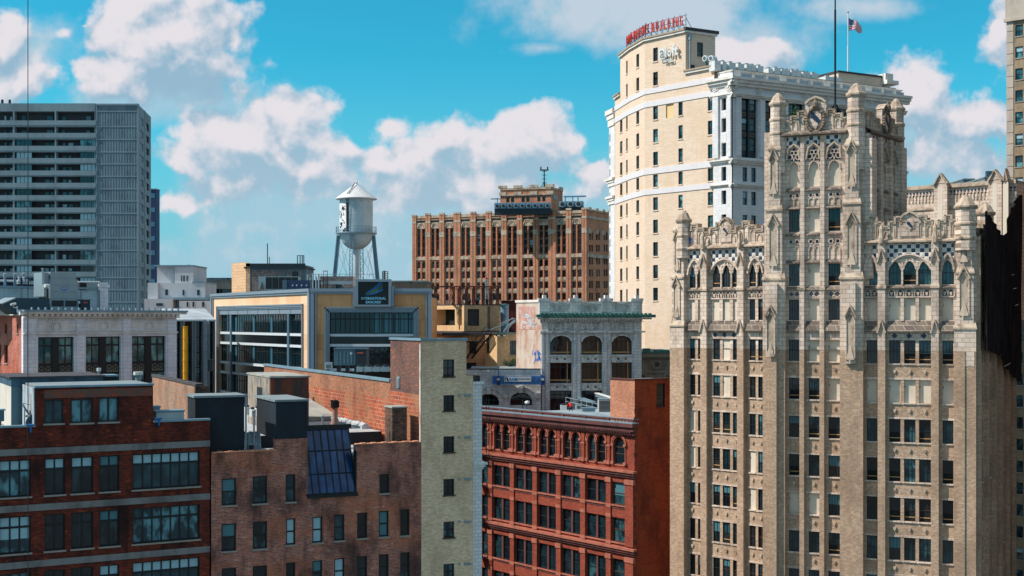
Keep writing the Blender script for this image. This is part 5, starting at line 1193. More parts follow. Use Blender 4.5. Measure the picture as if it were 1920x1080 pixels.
# the worker: crouching, bending forward over the edge, red shirt
def person(px, d, zfoot, label):
    p = Wp(px, d); M = T(p.x, p.y, zfoot) @ Matrix.Rotation(radians(205), 4, 'Z')
    o = thing('person', label, 'person', M)
    def skinned(name, V, Ed, R, mt):
        me = bpy.data.meshes.new(name); me.from_pydata(V, Ed, []); me.materials.append(mt)
        ob = bpy.data.objects.new(name, me); ob.parent = o; link(ob, M)
        s = ob.modifiers.new('skin', 'SKIN'); sub = ob.modifiers.new('sub', 'SUBSURF'); sub.levels = 2; sub.render_levels = 2
        if not me.skin_vertices: 
            return ob
        for i, r in enumerate(R): me.skin_vertices[0].data[i].radius = (r, r)
        me.skin_vertices[0].data[0].use_root = True
        return ob
    skin = plain('skin', C(176, 120, 92), .6, amt=0); red = plain('red_cloth', C(196, 34, 28), .8, amt=.15); jean = plain('dark_trousers', C(36, 48, 70), .9, amt=.2)
    # joints: pelvis, chest, neck, head; arms reach down and forward; legs folded
    V = [(0,0,.50),(0,-.18,.72),(0,-.36,.92),(0,-.46,1.0),(0,-.55,1.10),(.2,-.38,.92),(.30,-.52,.66),(.22,-.72,.45),(.20,-.80,.40),(-.2,-.38,.92),(-.30,-.52,.66),(-.22,-.72,.45),(-.20,-.80,.40),
         (.12,0,.48),(.2,-.36,.52),(.18,-.02,.10),(.2,-.2,.04),(-.12,0,.48),(-.2,-.36,.50),(-.18,-.02,.10),(-.2,-.2,.04)]
    Ed = [(0,1),(1,2),(2,3),(3,4),(2,5),(5,6),(6,7),(7,8),(2,9),(9,10),(10,11),(11,12),(0,13),(13,14),(14,15),(15,16),(0,17),(17,18),(18,19),(19,20)]
    R = [.15,.15,.15,.06,.11,.07,.05,.04,.04,.07,.05,.04,.04,.11,.08,.055,.045,.11,.08,.055,.045]
    me = bpy.data.meshes.new('body'); me.from_pydata(V, Ed, []); ob = bpy.data.objects.new('body', me); sc.collection.objects.link(ob)
    md = ob.modifiers.new('skin', 'SKIN'); sb = ob.modifiers.new('sub', 'SUBSURF'); sb.levels = 2; sb.render_levels = 2
    bpy.context.view_layer.update()
    if me.skin_vertices:
        for i, r in enumerate(R): me.skin_vertices[0].data[i].radius = (r, r)
    dg = bpy.context.evaluated_depsgraph_get(); em = bpy.data.meshes.new_from_object(ob.evaluated_get(dg)); bpy.data.objects.remove(ob)
    em.materials.clear(); 
    for mt in (skin, red, jean): em.materials.append(mt)
    for pl in em.polygons:
        c = pl.center; pl.use_smooth = True
        arm = c.y < -.45 and c.z < .62
        pl.material_index = 0 if (c.z > .99 or (arm and c.z < .55 and abs(c.x) > .12 and c.y < -.5)) else (1 if (c.z > .60 or (abs(c.x) > .22 and c.z > .56)) else 2)
    em.name = 'body'; obj('body', em, None, o, M)
    h = MB(); h.lathe(0, -.55, [(.02, 1.26), (.12, 1.20), (.135, 1.10), (.10, 1.03), (.02, 1.02)], 10, 0, smooth=True); h.box(-.1, .1, -.72, -.60, 1.13, 1.16)
    obj('cap', h, [plain('dark_cap', C(40, 34, 34), .8)], o, M)
    f = MB(); 
    for s_ in (-1, 1):
        for k in range(5): f.cyl((s_*.2+(k-2)*.022*s_, -.80, .40), (s_*.2+(k-2)*.03*s_, -.86+(.02 if k in (0, 4) else 0), .35+(.02 if k == 4 else 0)), .010, 5)
    obj('fingers', f, [skin], o, M)
    return o
pd = 155.5; person(1071, pd, Zp(771.5, pd), 'worker in a red shirt and cap crouching on the red block roof')
# fire escape at the left end
o = thing('fire_escape', 'black iron fire escape with ladders down the left end of the red block', 'fire escape', base(F5, 1, -1)); 
for k, z in enumerate((rowsz[0][0]+1.0, rowsz[0][1]-.2, rowsz[1][1]-.2, rowsz[2][1]-.2, rowsz[3][1]-.2)):
    mb = MB(); a, b = u5(903), u5(916.5); mb.box(a, b, -1.3, -.2, z-.05, z)
    for x in [a+(b-a)*i/6 for i in range(7)]: mb.cyl((x, -1.3, z), (x, -1.3, z+1), .03, 4)
    for dz in (.5, 1.0): mb.cyl((a, -1.3, z+dz), (b, -1.3, z+dz), .035, 4)
    obj('landing', mb, [fr_black], o, F5.M)
    if k:
        zp = (rowsz[0][0]+1.0, rowsz[0][1]-.2, rowsz[1][1]-.2, rowsz[2][1]-.2)[k-1]; st = MB(); st.cyl((a+.2, -.7, zp), (b-.3, -.7, z), .05, 4); st.cyl((a+.2, -1.2, zp), (b-.3, -1.2, z), .05, 4)
        for j in range(10): t = j/9; x = a+.2+(b-.5-a)*t; st.box(x-.1, x+.1, -1.2, -.7, zp+(z-zp)*t-.02, zp+(z-zp)*t+.02)
        obj('stair', st, [fr_black], o, F5.M)
mb = MB()
for x in (u5(907), u5(911.5), u5(921), u5(926)):
    mb.cyl((x, -.75, rowsz[0][0]), (x, -.75, ztop+1.3 if x < u5(915) else ztop+1.3), .035, 4)
for i in range(22): z = rowsz[0][0]+i*.45; mb.cyl((u5(907), -.75, z), (u5(911.5), -.75, z), .025, 4)
obj('ladder', mb, [fr_black], o, F5.M)

# ================================================================== 6 tall cream hotel tower with the curved end
m_wh = brick('cream_buff_brick', C(222, 202, 182), C(206, 186, 166), C(196, 174, 152), .9, .14, .010, stain=C(204, 178, 148), amt=.6, sscale=.25, fine=.12, bump=.1)
m_wt = plain('white_glazed_band', C(212, 208, 210), .5, stain=C(196, 190, 188), amt=.35)
m_wg = brick('white_glazed_block', C(222, 220, 218), C(208, 208, 210), C(180, 184, 188), .9, .45, .015, stain=C(180, 178, 176), amt=.35, rough=.5)
m_wc = plain('white_cornice', C(222, 218, 210), .6, stain=C(170, 158, 142), amt=.5, bump=.3)
m_green = plain('dark_green_spandrel', C(30, 48, 52), .5, amt=.2)
D1209 = 222.8; Cw = D1209*(1209+1100)
W0 = Wp(1209, D1209); W1_ = Wp(1374, Cw/(1374+1100)); FW1 = Fac(W0, W1_)
Wm = Wp(1181, 230.0); We = Wp(1153, 240.5); FW2 = Fac(Wm, W0); FW3 = Fac(We, Wm)
FW4 = vpfac(W1_, 5340, 60); FW4 = Fac(W1_, FW4.P(FW4.u(1692)))
r6 = thing('cream_hotel_tower', 'tall cream brick hotel tower with a curved end, white bands and rooftop letters', 'building', base(FW1))
W6 = Wins(r6, 98)
ztm = FW1.z(1340, 124.5); zpt = FW1.z(1285, 57)                 # main parapet and penthouse heights
kw = dict(y=.28, nx=1, rows=(.5,), fw=.09, mw=.10, fmat=fr_dark, gmat=g_dark, sill=m_wh, sillh=.2)
H1 = []; H2 = []; H3 = []
colA = [(89.5,115),(135,160.5),(200,224),(242,267),(284.7,310),(327.5,350.5),(370,394),(412,437),(454,480),(497,522),(539.5,563.5)]
refz = [(FW1.z(1228.5, b), FW1.z(1228.5, a)) for a, b in colA]
def colw(Fc, H, x0, x1, rows, gm=None):
    for i in rows:
        zb, zt = refz[i]; a, b = Fc.u(x0), Fc.u(x1); H.append((a, b, zb, zt)); k2 = dict(kw); k2['gmat'] = rng.choice([g_dark, g_teal, g_dark]); W6.add(Fc, a, b, zb, zt, **k2)
colw(FW1, H1, 1224.5, 1233.5, range(11)); colw(FW1, H1, 1272, 1280, range(2, 6+1) if 0 else [2,3,4,5,6]); colw(FW1, H1, 1327, 1337, [2,3,4,5,6,7])
colw(FW2, H2, 1193, 1198.3, range(11)); colw(FW3, H3, 1174, 1176.8, range(11)); colw(FW3, H3, 1162.5, 1167, range(2, 11))
bd = (FW1.u(1248.6), FW1.u(1263), FW1.z(1256, 221), FW1.z(1256, 195)); H1.append(bd)
Lw = FW1.u(1339.5)
ztop_l = FW1.z(1340, 124.5)
wl = MB(); wl.wall(0, Lw, GROUND, ztop_l, H1, 0, .3); up_ = FW1.u(1285.5); wl.wall(0, up_, ztop_l, zpt, H1, 0, .3)
obj('wall', wl, [m_wh], r6, FW1.M)
mb = MB(); mb.quad((bd[0],.2,bd[2]),(bd[1],.2,bd[2]),(bd[1],.2,bd[3]),(bd[0],.2,bd[3])); obj('boarded_window', mb, [plain('yellow_board', C(220, 190, 140), .8)], r6, FW1.M)
wl = MB(); wl.wall(0, FW2.L, GROUND, zpt, H2, 0, .3); obj('wall', wl, [m_wh], r6, FW2.M)
uq = FW3.u(1163); wl = MB(); wl.wall(uq, FW3.L, GROUND, zpt, H3, 0, .3); wl.wall(0, uq, GROUND, ztop_l, H3, 0, .3); obj('wall', wl, [m_wh], r6, FW3.M)
# white bands round the curve
def bandz(za, zb, pr=.12, mt=m_wt, nm='white_band'):
    for Fc, a, b in ((FW1, 0, Lw), (FW2, 0, FW2.L), (FW3, 0, FW3.L)):
        mb = MB(); mb.box(a-.02, b+.02, -pr, .05, za, zb); obj(nm, mb, [mt], r6, Fc.M)
for (ya, yb) in ((168, 177.5), (192, 202), (317, 328), (356, 366)): bandz(FW1.z(1209, yb), FW1.z(1209, ya))
# copings
for Fc, a, b, z in ((FW1, 0, up_, zpt), (FW2, 0, FW2.L, zpt), (FW3, uq, FW3.L, zpt), (FW1, up_, Lw, ztop_l), (FW3, 0, uq, ztop_l)):
    mb = MB(); mb.box(a-.1, b+.1, -.35, .5, z-.35, z, 0); mb.box(a-.1, b+.1, -.5, .6, z, z+.28, 1); obj('coping', mb, [m_wc, plain('tan_coping', C(160, 140, 118), .8) if 'tan_coping' not in mats else mats['tan_coping']], r6, Fc.M)
# white corner piece and the long right front
mb = MB(); HC = []
z178 = FW1.z(1372, 147)
rowsC = [(180,207,),(222.5,248),(268.5,293.5),(313,339),(357.5,383),(402,428)]
a, b = FW1.u(1354.5), FW1.u(1363.5)
for i, (ya, yb) in enumerate(rowsC): zt, zb = FW1.z(1359, ya), FW1.z(1359, yb); HC.append((a, b, zb, zt)); W6.add(FW1, a, b, zb, zt, **kw)
Lc = FW1.L; mb.wall(Lw, Lc, GROUND, z178, HC, -.25, .5); 
for (xa, xb) in ((1340, 1350.5), (1367.5, 1374)): mb.box(FW1.u(xa), FW1.u(xb), -.6, -.25, FW1.z(1372, 294), FW1.z(1372, 178))
for i in range(2): zt, zb = FW1.z(1359, rowsC[i][1]), FW1.z(1359, rowsC[i+1][0]); mb.box(a, b, -.30, 0, zb+.1, zt-.2)
obj('corner_wall', mb, [m_wg], r6, FW1.M)
def bigcor(Fc, a, b, z, s=1.0, deep=1.0):
    mb = MB()
    for (dz0, dz1, p_) in ((-.2, .15, 1.15), (-.6, -.2, .85), (-1.0, -.6, .5)): mb.box(a-.3, b+.3, -p_*deep, .2, z+dz0*s, z+dz1*s)
    obj('cornice', mb, [m_wc], r6, Fc.M)
zc = z178; bigcor(FW1, Lw-.6, Lc+.6, zc, 1.2); zr = FW1.z(1372, 178)
bigcor(FW1, Lw-.3, Lc+.2, zr+.2, .6, .6)
z3 = FW1.z(1372, 299); z4 = FW1.z(1372, 345); bigcor(FW1, Lw-.3, Lc+.4, z3, .7, .7); bigcor(FW1, Lw-.3, Lc+.4, z4, .5, .55)
def rosette(Fc, u, z, y):
    mb = MB(); 
    for r_, w_, p_ in ((.75, .14, .12), (.45, .2, .2), (.12, .2, .3)): mb.arc(u, z, r_, w_, y-p_, y, n=14)
    obj('rosette', mb, [m_wc], r6, Fc.M)
for x in (1343, 1368): rosette(FW1, FW1.u(x), FW1.z(x, 163), -.25)
# right front
u4 = FW4.u; L4 = FW4.L; mb = MB(); H4 = []
pit = u4(1435)-u4(1390.5); sp = pit
ur0 = u4(1390.5); wrec = u4(1421.5)-ur0
zt_, zb_ = z178-2.75, z3+.45
nb = int((L4-ur0)/pit)
tr = MB()
for i in range(nb):
    a = ur0+i*pit; b = a+wrec; 
    H4.append((a, b, zb_, zt_)); fl = (zt_-zb_)/3
    for k in range(3):
        for s_ in range(2):
            x0 = a+.25+s_*(wrec/2); x1 = x0+wrec/2-.5; z1 = zt_-.1-k*fl; z0 = z1-fl*.62; W6.add(FW4, x0, x1, z0, z1, y=.6, nx=1, rows=(.5,), fw=.09, mw=.08, fmat=fr_dark, gmat=rng.choice([g_teal, g_dark]), blind=rng.choice([0, 0, .4]), bmat=curtain)
            if k < 2: tr.box(x0+.15, x1-.15, .50, .58, z0-.95, z0-.35, 1); tr.box(x0+.25, x1-.25, .47, .52, z0-.85, z0-.45, 0)
    tr.quad((a,.62,zb_),(b,.62,zb_),(b,.62,zt_),(a,.62,zt_), 0); tr.box((a+b)/2-.18, (a+b)/2+.18, .3, .62, zb_, zt_, 0)
    for s_ in range(2):
        for (ya, yb) in ((312, 339), (357.5, 383), (402, 428), (446, 472), (491, 517)):
            x0 = a+.2+s_*(wrec/2+.1); x1 = x0+wrec/2-.7; zt, zb = Zp(ya, W1_.y), Zp(yb, W1_.y); H4.append((x0, x1, zb, zt))
            W6.add(FW4, x0, x1, zb, zt, y=.3, nx=1, rows=(.5,), fw=.09, mw=.08, fmat=fr_dark, gmat=g_teal, blind=rng.choice([0, .5, .95, 0]), bmat=curtain)
mb.wall(0, L4, GROUND, z178, H4, 0, .62)
for i in range(nb+1): a = ur0+i*pit; mb.box(a-(pit-wrec)+.25, a-.25, -.3, 0, zb_+.2, zt_, 0)
obj('front_wall', mb, [m_wg], r6, FW4.M); obj('bay_spandrel', tr, [m_green, plain('copper_panel_rim', C(150, 112, 80), .6)], r6, FW4.M)
bigcor(FW4, -.6, L4+1.0, zc, 1.2); bigcor(FW4, -.3, L4+.3, zr+.2, .6, .6); bigcor(FW4, -.4, L4+.4, z3, .7, .7); bigcor(FW4, -.4, L4+.4, z4, .5, .55)
for i in range(nb*1+1): rosette(FW4, ur0-1.4+i*pit, FW1.z(1372, 163)+0, 0)
# panelled roof parapet
pa = MB(); zp1 = FW4.z(1380, 133.5)
pa.wall(0, L4, z178, zp1, (), .3, .2, 0)
k = 0; x = .2
while x < L4-1.5:
    pa.box(x, x+(1.5 if k % 3 == 0 else .5), -.0, .3, z178, zp1+(.1 if k % 3 == 0 else .0), 1); pa.box(x+(1.6 if k % 3 == 0 else .6), x+(3.6 if k % 3 == 0 else 2.6), .2, .3, z178+.3, zp1-.25, 2); x += 3.8 if k % 3 == 0 else 2.9; k += 1
pa.box(-.2, L4+.2, .1, .55, zp1-.02, zp1+.16, 1)
obj('roof_parapet', pa, [m_wg, m_wc, plain('blue_grey_panel', C(136, 156, 170), .6, amt=.3)], r6, FW4.M)
pa = MB(); pa.wall(Lw+.8, Lc, z178, zp1, (), .05, .2, 0); pa.box(Lw+.7, Lc, -.05, .4, zp1, zp1+.16, 1); obj('roof_parapet', pa, [m_wg, m_wc], r6, FW1.M)
# penthouse return wall
FP = vpfac(FW1.P(up_), 5340, 30); FP = Fac(FW1.P(up_), FP.P(FP.u(1341))); HP = []; mb = MB()
W6.px(FP, (1307, 79.5, 1318.5, 107), HP, y=.25, nx=1, rows=(.45,), fw=.1, mw=.08, fmat=fr_dark, gmat=g_black, sill=m_wh)
W6.px(FP, (1293, 121.5, 1303, 131), HP, y=.25, nx=1, rows=(), fw=.1, mw=.08, fmat=fr_dark, gmat=g_black)
m_whs = m_wh
mb.wall(0, FP.L, ztop_l-1.2, zpt, HP, 0, .3); obj('penthouse_wall', mb, [m_whs], r6, FP.M)
mb = MB(); mb.box(-.2, FP.L+.3, -.3, .4, zpt-.35, zpt, 0); mb.box(-.3, FP.L+.5, -.45, .5, zpt, zpt+.5, 1); obj('coping', mb, [m_wc, m_roofdark], r6, FP.M)
mb = MB(); mb.cyl((FP.u(1291.5), -.3, ztop_l), (FP.u(1291.5), -.3, zpt-1.2), .13, 6); mb.box(FP.u(1289.5), FP.u(1293.5), -.6, 0, zpt-1.6, zpt-.6); obj('downpipe', mb, [m_steel], r6, FP.M)
core(r6, [FW3.P(uq), FW3.P(FW3.L), FW1.A, FW1.P(up_), FP.P(FP.L), FP.P(FP.L)+Vector((-4, 16))], ztop_l-1, zpt-.1, m_wh, m_roofgrey, ins=.33, name='penthouse_body')
core(r6, [We, Wm, W0, W1_, FW4.B, FW4.B+Vector((-16, 20)), We+Vector((3, 26))], GROUND, ztop_l-.9, m_wh, m_roofgrey, ins=.7, name='body')
mb = MB(); a = FP.u(1341)
zA = ztop_l
# far left white pilaster with capitals
FWl = through(1142, 244, 1152.6, 240.8); mb = MB(); mb.box(0, FWl.L, 0, 6, GROUND, FWl.z(1148, 214)); obj('white_pilaster', mb, [m_wg], r6, FWl.M)
for y in (214, 338, 372):
    mb = MB(); z = FWl.z(1148, y); s_ = 1.0 if y == 214 else .5
    for (dz0, dz1, p_) in ((0, .9*s_, .9), (-.9*s_, 0, .55), (-2.2*s_, -.9*s_, .3)): mb.box(-p_, FWl.L+.1, -p_*.6, 3, z+dz0, z+dz1)
    obj('capital', mb, [m_wc], r6, FWl.M)
mb = MB()
for y in range(250, 640, 22): mb.box(.35, .7, -.03, .01, FWl.z(1148, y+14), FWl.z(1148, y))
obj('slit_window', mb, [g_dark], r6, FWl.M)
W6.flush()
# roof units in a long white row
f = FW4.off(3.0); grp = 'white roof units along the hotel parapet'; i = 0
places = ['first', 'second', 'third', 'fourth', 'fifth', 'sixth', 'seventh', 'eighth', 'ninth', 'tenth', 'eleventh', 'twelfth', 'thirteenth']
for (x0, x1, y0) in ((1340,1352,111.5),(1355,1363,113),(1367,1380,115),(1384,1396,117),(1400,1418,119),(1421,1432,121),(1441,1450,126),(1452,1464,125),(1466,1482,128),(1484,1503,129.5),(1506,1520,133),(1522,1535,134.5),(1548,1578,142)):
    u0, u1 = f.u(x0), f.u(x1); z1 = f.z((x0+x1)/2, y0+2.5); z0 = ztop_l-.8
    o = thing('roof_unit', places[i]+' from the left of the white box units in the row on the hotel roof', 'air conditioner', base(f, (u0+u1)/2, 1, z0), grp)
    n = 2 if u1-u0 > 1.6 else 1
    mb = MB()
    for k in range(n): a = u0+(u1-u0)*k/n; b = u0+(u1-u0)*(k+1)/n-.06; mb.box(a, b, 0, 1.5, z0, z1-.0)
    obj('casing', mb, [m_white], o, f.M)
    mb = MB()
    for k in range(n): c = u0+(u1-u0)*(k+.5)/n; mb.lathe(c, .75, [(.42, z1), (.42, z1+.3), (.34, z1+.3)], 10)
    obj('fan_shroud', mb, [m_steel], o, f.M); i += 1
for (x, lb) in ((1324.5, 'left of two round white fans on the hotel roof step beside the penthouse'), (1336, 'right of two round white fans on the hotel roof step beside the penthouse')):
    f = FW4.off(2.0) if 0 else FW1.off(2); u = f.u(x); z = f.z(x, 110); o = thing('round_fan', lb, 'fan', base(f, u, 0, z), 'round fans on the hotel roof')
    mb = MB(); 
    mb.cyl((u, -.5, z), (u, .6, z), .5, 14); obj('drum', mb, [m_white], o, f.M); mb = MB(); mb.cyl((u, -.55, z), (u, -.5, z), .32, 12); mb.box(u-.1, u+.1, -.3, .3, z-2.2, z-.6); obj('grille', mb, [m_bluegrey], o, f.M)
# small roof house at the right end
f = FW4.off(7); a, b = f.u(1572), f.u(1655); z1 = f.z(1610, 137); o = thing('roof_house', 'low cream roof house with a dark roof at the right end of the hotel roof', 'roof house', base(f, a, 0, ztop_l-.8))
mb = MB(); mb.box(a, b, 0, 7, ztop_l-.8, z1-.3); obj('walls', mb, [m_wh], o, f.M); mb = MB(); mb.box(a-.2, b-.3, -.2, 7.2, z1-.3, z1); obj('roof', mb, [m_roofdark], o, f.M)
mb = MB(); mb.box(b-.3, b+1.6, -1, 2, z1-.9, z1+.35); mb.box(b-.3, b+2.6, -1.4, 2.3, z1-1.6, z1-.9); mb.box(b+.6, b+1.2, -.6, 1.5, ztop_l-.8, z1-1.6); obj('chimney_block', mb, [m_wc], o, f.M)
# flagpole and flag
f = FW4.off(9); u = f.u(1590); zb = ztop_l; z1 = f.z(1590, 24); p = f.P(u); o = thing('flagpole', 'white flagpole rising from the roof of the cream hotel tower', 'flagpole', T(p.x, p.y, zb))
mb = MB(); mb.cyl((p.x, p.y, zb-1), (p.x, p.y, (zb+z1)/2+1), .14, 8); mb.cyl((p.x, p.y, (zb+z1)/2+1), (p.x, p.y, z1), .09, 8); obj('pole', mb, [m_white], o, Matrix.Identity(4)); mb = MB(); mb.lathe(p.x, p.y, [(.02, z1-.1), (.22, z1+.1), (.02, z1+.35)], 10); obj('finial', mb, [m_steel], o, Matrix.Identity(4))
fd = p.y; fx = lambda x: (x-CX)/F*fd-p.x
o = thing('flag', 'red white and blue striped flag with a starred canton flying from the hotel roof pole', 'flag', T(p.x, p.y, Zp(50, fd)))
NX, NZ = 26, 26; vs = []; fs_ = []; ms = []
ztop_f, hgt, lng = Zp(33, fd), 2.5*1.0, 2.35
hgt = Zp(33, fd)-Zp(56, fd)
for i in range(NX+1):
    s = i/NX; x = p.x+.12+s*fx(1614.5); 
    for j in range(NZ+1):
        t = j/NZ; drop = 1.25*s**1.2+.12*sin(s*9+t); z = ztop_f-drop*1.0-hgt*t*(1-.35*s)-.0; y = p.y+.28*sin(s*8.0+t*1.2)*s**.5; vs.append((x+.1*sin(t*3)*s, y, z-.15*s*s))
mb = MB(); mb.v = vs
for i in range(NX):
    for j in range(NZ):
        mb.f.append([i*(NZ+1)+j, (i+1)*(NZ+1)+j, (i+1)*(NZ+1)+j+1, i*(NZ+1)+j+1]); stripe = (j//2) % 2
        can = i < NX*.42 and j < 14
        mb.m.append((3 if (i+j) % 3 == 0 and i % 2 == 0 else 2) if can else (0 if stripe == 0 else 1)); mb.sm.append(True)
fo = obj('cloth', mb, [plain('flag_red', C(190, 36, 48), .8, amt=0), plain('flag_white', C(225, 222, 225), .8, amt=0), plain('flag_blue', C(34, 50, 110), .8, amt=0), mats['flag_white'] if 'flag_white' in mats else m_white], o, Matrix.Identity(4))
# rooftop letters and wall sign
m_red = plain('red_sign_enamel', C(204, 64, 54), .4, amt=.05)
o = thing('rooftop_sign', 'red letters DAVID WHITNEY BUILDING on a steel frame along the curved hotel roof edge', 'sign', base(FW1, 0, 0, zpt))
def letters(s_, Fc, xa, xb, ga, gb):
    ua_, ub_ = Fc.u(xa, -.1), Fc.u(xb, -.1); n = len(s_); st = (ub_-ua_)/n
    for i, ch in enumerate(s_):
        w_ = st*(.62 if ch != 'I' else .18); c = ua_+st*(i+.5); text_on(o, ch, Fc, c-w_/2, c+w_/2, zpt+ga, zpt+gb, -.1, m_red, ext=.10, name='letter', bold=.005)
letters('BUILDING', FW1, 1221, 1281, 1.0, 2.55); letters('HITNEY', FW2, 1188, 1217, 1.0, 2.55) if 0 else None
letters('WHITNEY', FW2, 1186.5, 1216, 1.0, 2.55) if 0 else letters('WHITNEY', Fac(FW2.P(FW2.u(1187)), FW1.P(FW1.u(1217))), 1187, 1217, 1.0, 2.55)
letters('DAVID', Fac(FW3.P(FW3.u(1174)), FW2.P(FW2.u(1186))), 1174.5, 1185.5, 1.0, 2.5)
for Fc, xa, xb in ((FW1, 1210, 1285), (FW2, 1182, 1209), (FW3, 1173, 1181)):
    mb = MB(); a, b = Fc.u(xa), Fc.u(xb); n = max(2, int((b-a)/1.3))
    for i in range(n+1): x = a+(b-a)*i/n; mb.cyl((x, .15, zpt), (x, .15, zpt+2.9), .05, 4); mb.cyl((x, .15, zpt+2.2), (x, 2.0, zpt+.2), .045, 4)
    for z in (1.0, 1.8, 2.6): mb.cyl((a, .15, zpt+z), (b, .15, zpt+z), .045, 4)
    obj('sign_frame', mb, [m_darkmetal], o, Fc.M)
o = thing('wall_sign', 'white aloft HOTELS letters fixed high on the cream hotel wall', 'sign', base(FW1, FW1.u(1257), -.3, FW1.z(1257, 98)))
x0, x1 = FW1.u(1240), FW1.u(1275); zA_, zB_ = FW1.z(1257, 108.5), FW1.z(1257, 86)
wsq = (x1-x0)*.30; mb = MB(); mb.box(x0, x0+wsq, -.55, -.35, zA_-.1, zA_+1.75)
obj('backing_tile', mb, [m_white], o, FW1.M)
m_gsign = plain('grey_letter_face', C(110, 116, 120), .6, amt=0)
text_on(o, 'a', FW1, x0+.22, x0+wsq-.12, zA_+.1, zA_+1.45, -.58, m_gsign, ext=.02, name='letter')
cx = x0+wsq+.12; ww = (x1-cx)
for ch, a, b, h0, h1 in (('l', .0, .09, 0, 1.9), ('o', .16, .46, 0, 1.15), ('f', .50, .76, 0, 2.0), ('t', .72, 1.0, 0, 1.6)):
    text_on(o, ch, FW1, cx+ww*a, cx+ww*b, zA_+h0+.1, zA_+h1+.1, -.45, m_white, ext=.09, name='letter', bold=.03)
text_on(o, 'HOTELS', FW1, x0+wsq*.7, x0+wsq+ww*.62, zA_-.75, zA_-.25, -.45, m_white, ext=.06, name='lettering', bold=.03)

# ================================================================== 7 skyscraper at the right edge and far rooftops
F7 = through(1888, 228, 1990, 222); r7 = thing('stone_skyscraper', 'brown stone skyscraper with white corner quoins cut off by the right edge', 'building', base(F7)); W7 = Wins(r7); H = []
m_sk = plain('brown_stone', C(150, 132, 108), .9, stain=C(96, 84, 72), amt=.6, fine=.2); m_q = plain('pale_quoin', C(176, 166, 154), .8, stain=C(130, 120, 110), amt=.4)
pitch = 3.86; zt0 = F7.z(1910, 5.5)
for k in range(-3, 28):
    zt = zt0-pitch*k
    for c in range(5):
        a = F7.u(1903.5)+c*3.3; H.append((a, a+1.35, zt-2.05, zt)); W7.add(F7, a, a+1.35, zt-2.05, zt, y=.25, nx=1, rows=(.5,), fw=.09, mw=.08, fmat=fr_dark, gmat=rng.choice([g_dark, g_teal]), blind=rng.choice([0, 0, .4]), bmat=curtain, sill=m_q)
wl = MB(); wl.wall(0, F7.L+4, GROUND, 75, H, 0, .35, 0); obj('wall', wl, [m_sk], r7, F7.M)
q = MB(); 
for k in range(-18, 60): z = zt0-8.8+2.0*k*-1+20; q.box(-.05, F7.u(1900.5), -.12, .1, z, z+1.9)
obj('quoin', q, [m_q], r7, F7.M)
q = MB(); z = F7.z(1900, 40); q.box(-.4, F7.L+4, -.5, .1, z, z+.5); q.box(-.2, F7.L+4, -.3, .1, z+.5, z+7.5); q.box(-.4, F7.L+4, -.5, .1, z+7.5, z+8.2); obj('white_frieze', q, [m_q], r7, F7.M)
H = []; W7.flush()
core(r7, [F7.P(0), F7.P(F7.L+4), F7.P(F7.L+4, 20), F7.P(0, 20)], GROUND, 74, m_sk, m_roofgrey, ins=.4)
def farbox(name, label, x0, x1, ytop, d, dep, mat, extra=None, zb=GROUND, cat='building'):
    f = through(x0, d, x1, d); o = thing(name, label, cat, base(f)); z1 = Zp(ytop, d); mb = MB(); mb.box(0, f.L, 0, dep, zb, z1); obj('wall', mb, [mat], o, f.M)
    r = MB(); r.box(-.2, f.L+.2, -.2, dep+.2, z1, z1+.4); obj('roof', r, [m_roofgrey], o, f.M)
    if extra: extra(o, f, z1)
    return o, f, z1
def strips(mt, dz, h, y=-.05, n=12):
    def fn(o, f, z1):
        for i in range(n):
            z = z1-1.5-dz*i; mb = MB(); mb.box(.6, f.L-.6, y, .02, z-h, z); obj('window_strip', mb, [mt], o, f.M)
    return fn
farbox('glass_office', 'far blue glass office top behind the gothic rear block', 1806, 1827, 337, 420, 20, m_bluegrey, strips(g_teal, 2.6, 1.6, n=4))
o, f, z1 = farbox('far_office', 'far pale office roof with small vents left of the stone skyscraper', 1846, 1884, 334, 400, 20, m_roofgrey, strips(g_dark, 3.0, 1.6, n=3))
mb = MB(); 
for x in (1856, 1862, 1870): mb.box(f.u(x), f.u(x)+1.1, 3, 4, z1, z1+2.6)
obj('vent', mb, [m_bluegrey], o, f.M)
farbox('low_tin_roof', 'low pale far roof between the glass office and the gothic pinnacle', 1820, 1846, 343, 380, 16, m_steel)
# ================================================================== 8 tawny stone office with the black sign
m_ts = brick('tawny_stone_cladding', C(222, 166, 118), C(194, 136, 90), C(120, 96, 68), 2.6, 1.9, .02, stain=C(140, 110, 74), amt=.45, sscale=.3, fine=.08, bump=.05)
m_tl = brick('lit_tawny_stone_cladding', C(226, 194, 160), C(212, 172, 132), C(180, 150, 118), 2.6, 1.9, .02, stain=C(206, 168, 134), amt=.3, sscale=.3, fine=.06, bump=.05)  # lighter copy of the tawny stone; the sunlit wing's light is in its colour
m_trim = plain('pewter_trim', C(132, 146, 158), .4, metal=.3, amt=.15, stain=C(90, 110, 126)); m_strip = plain('white_strip', C(196, 206, 212), .5, amt=.1)
g_off = glass('office_glass', C(6, 22, 28), C(26, 84, 92), .6, wave=.15); g_offd = plain('dark_spandrel_glass', C(6, 12, 16), .15, amt=.2, stain=C(16, 32, 38), spec=.6)
F8r = through(583, 165, 809, 165); c8 = F8r.A; tmp = through(583, 165, 398, 178695/898.0); F8l = Fac(tmp.B, tmp.A)
r8 = thing('stone_office_building', 'tawny stone office building with grey metal trim, glass bands and black parapet sign', 'building', base(F8r))
zt8 = Zp(541, 165)
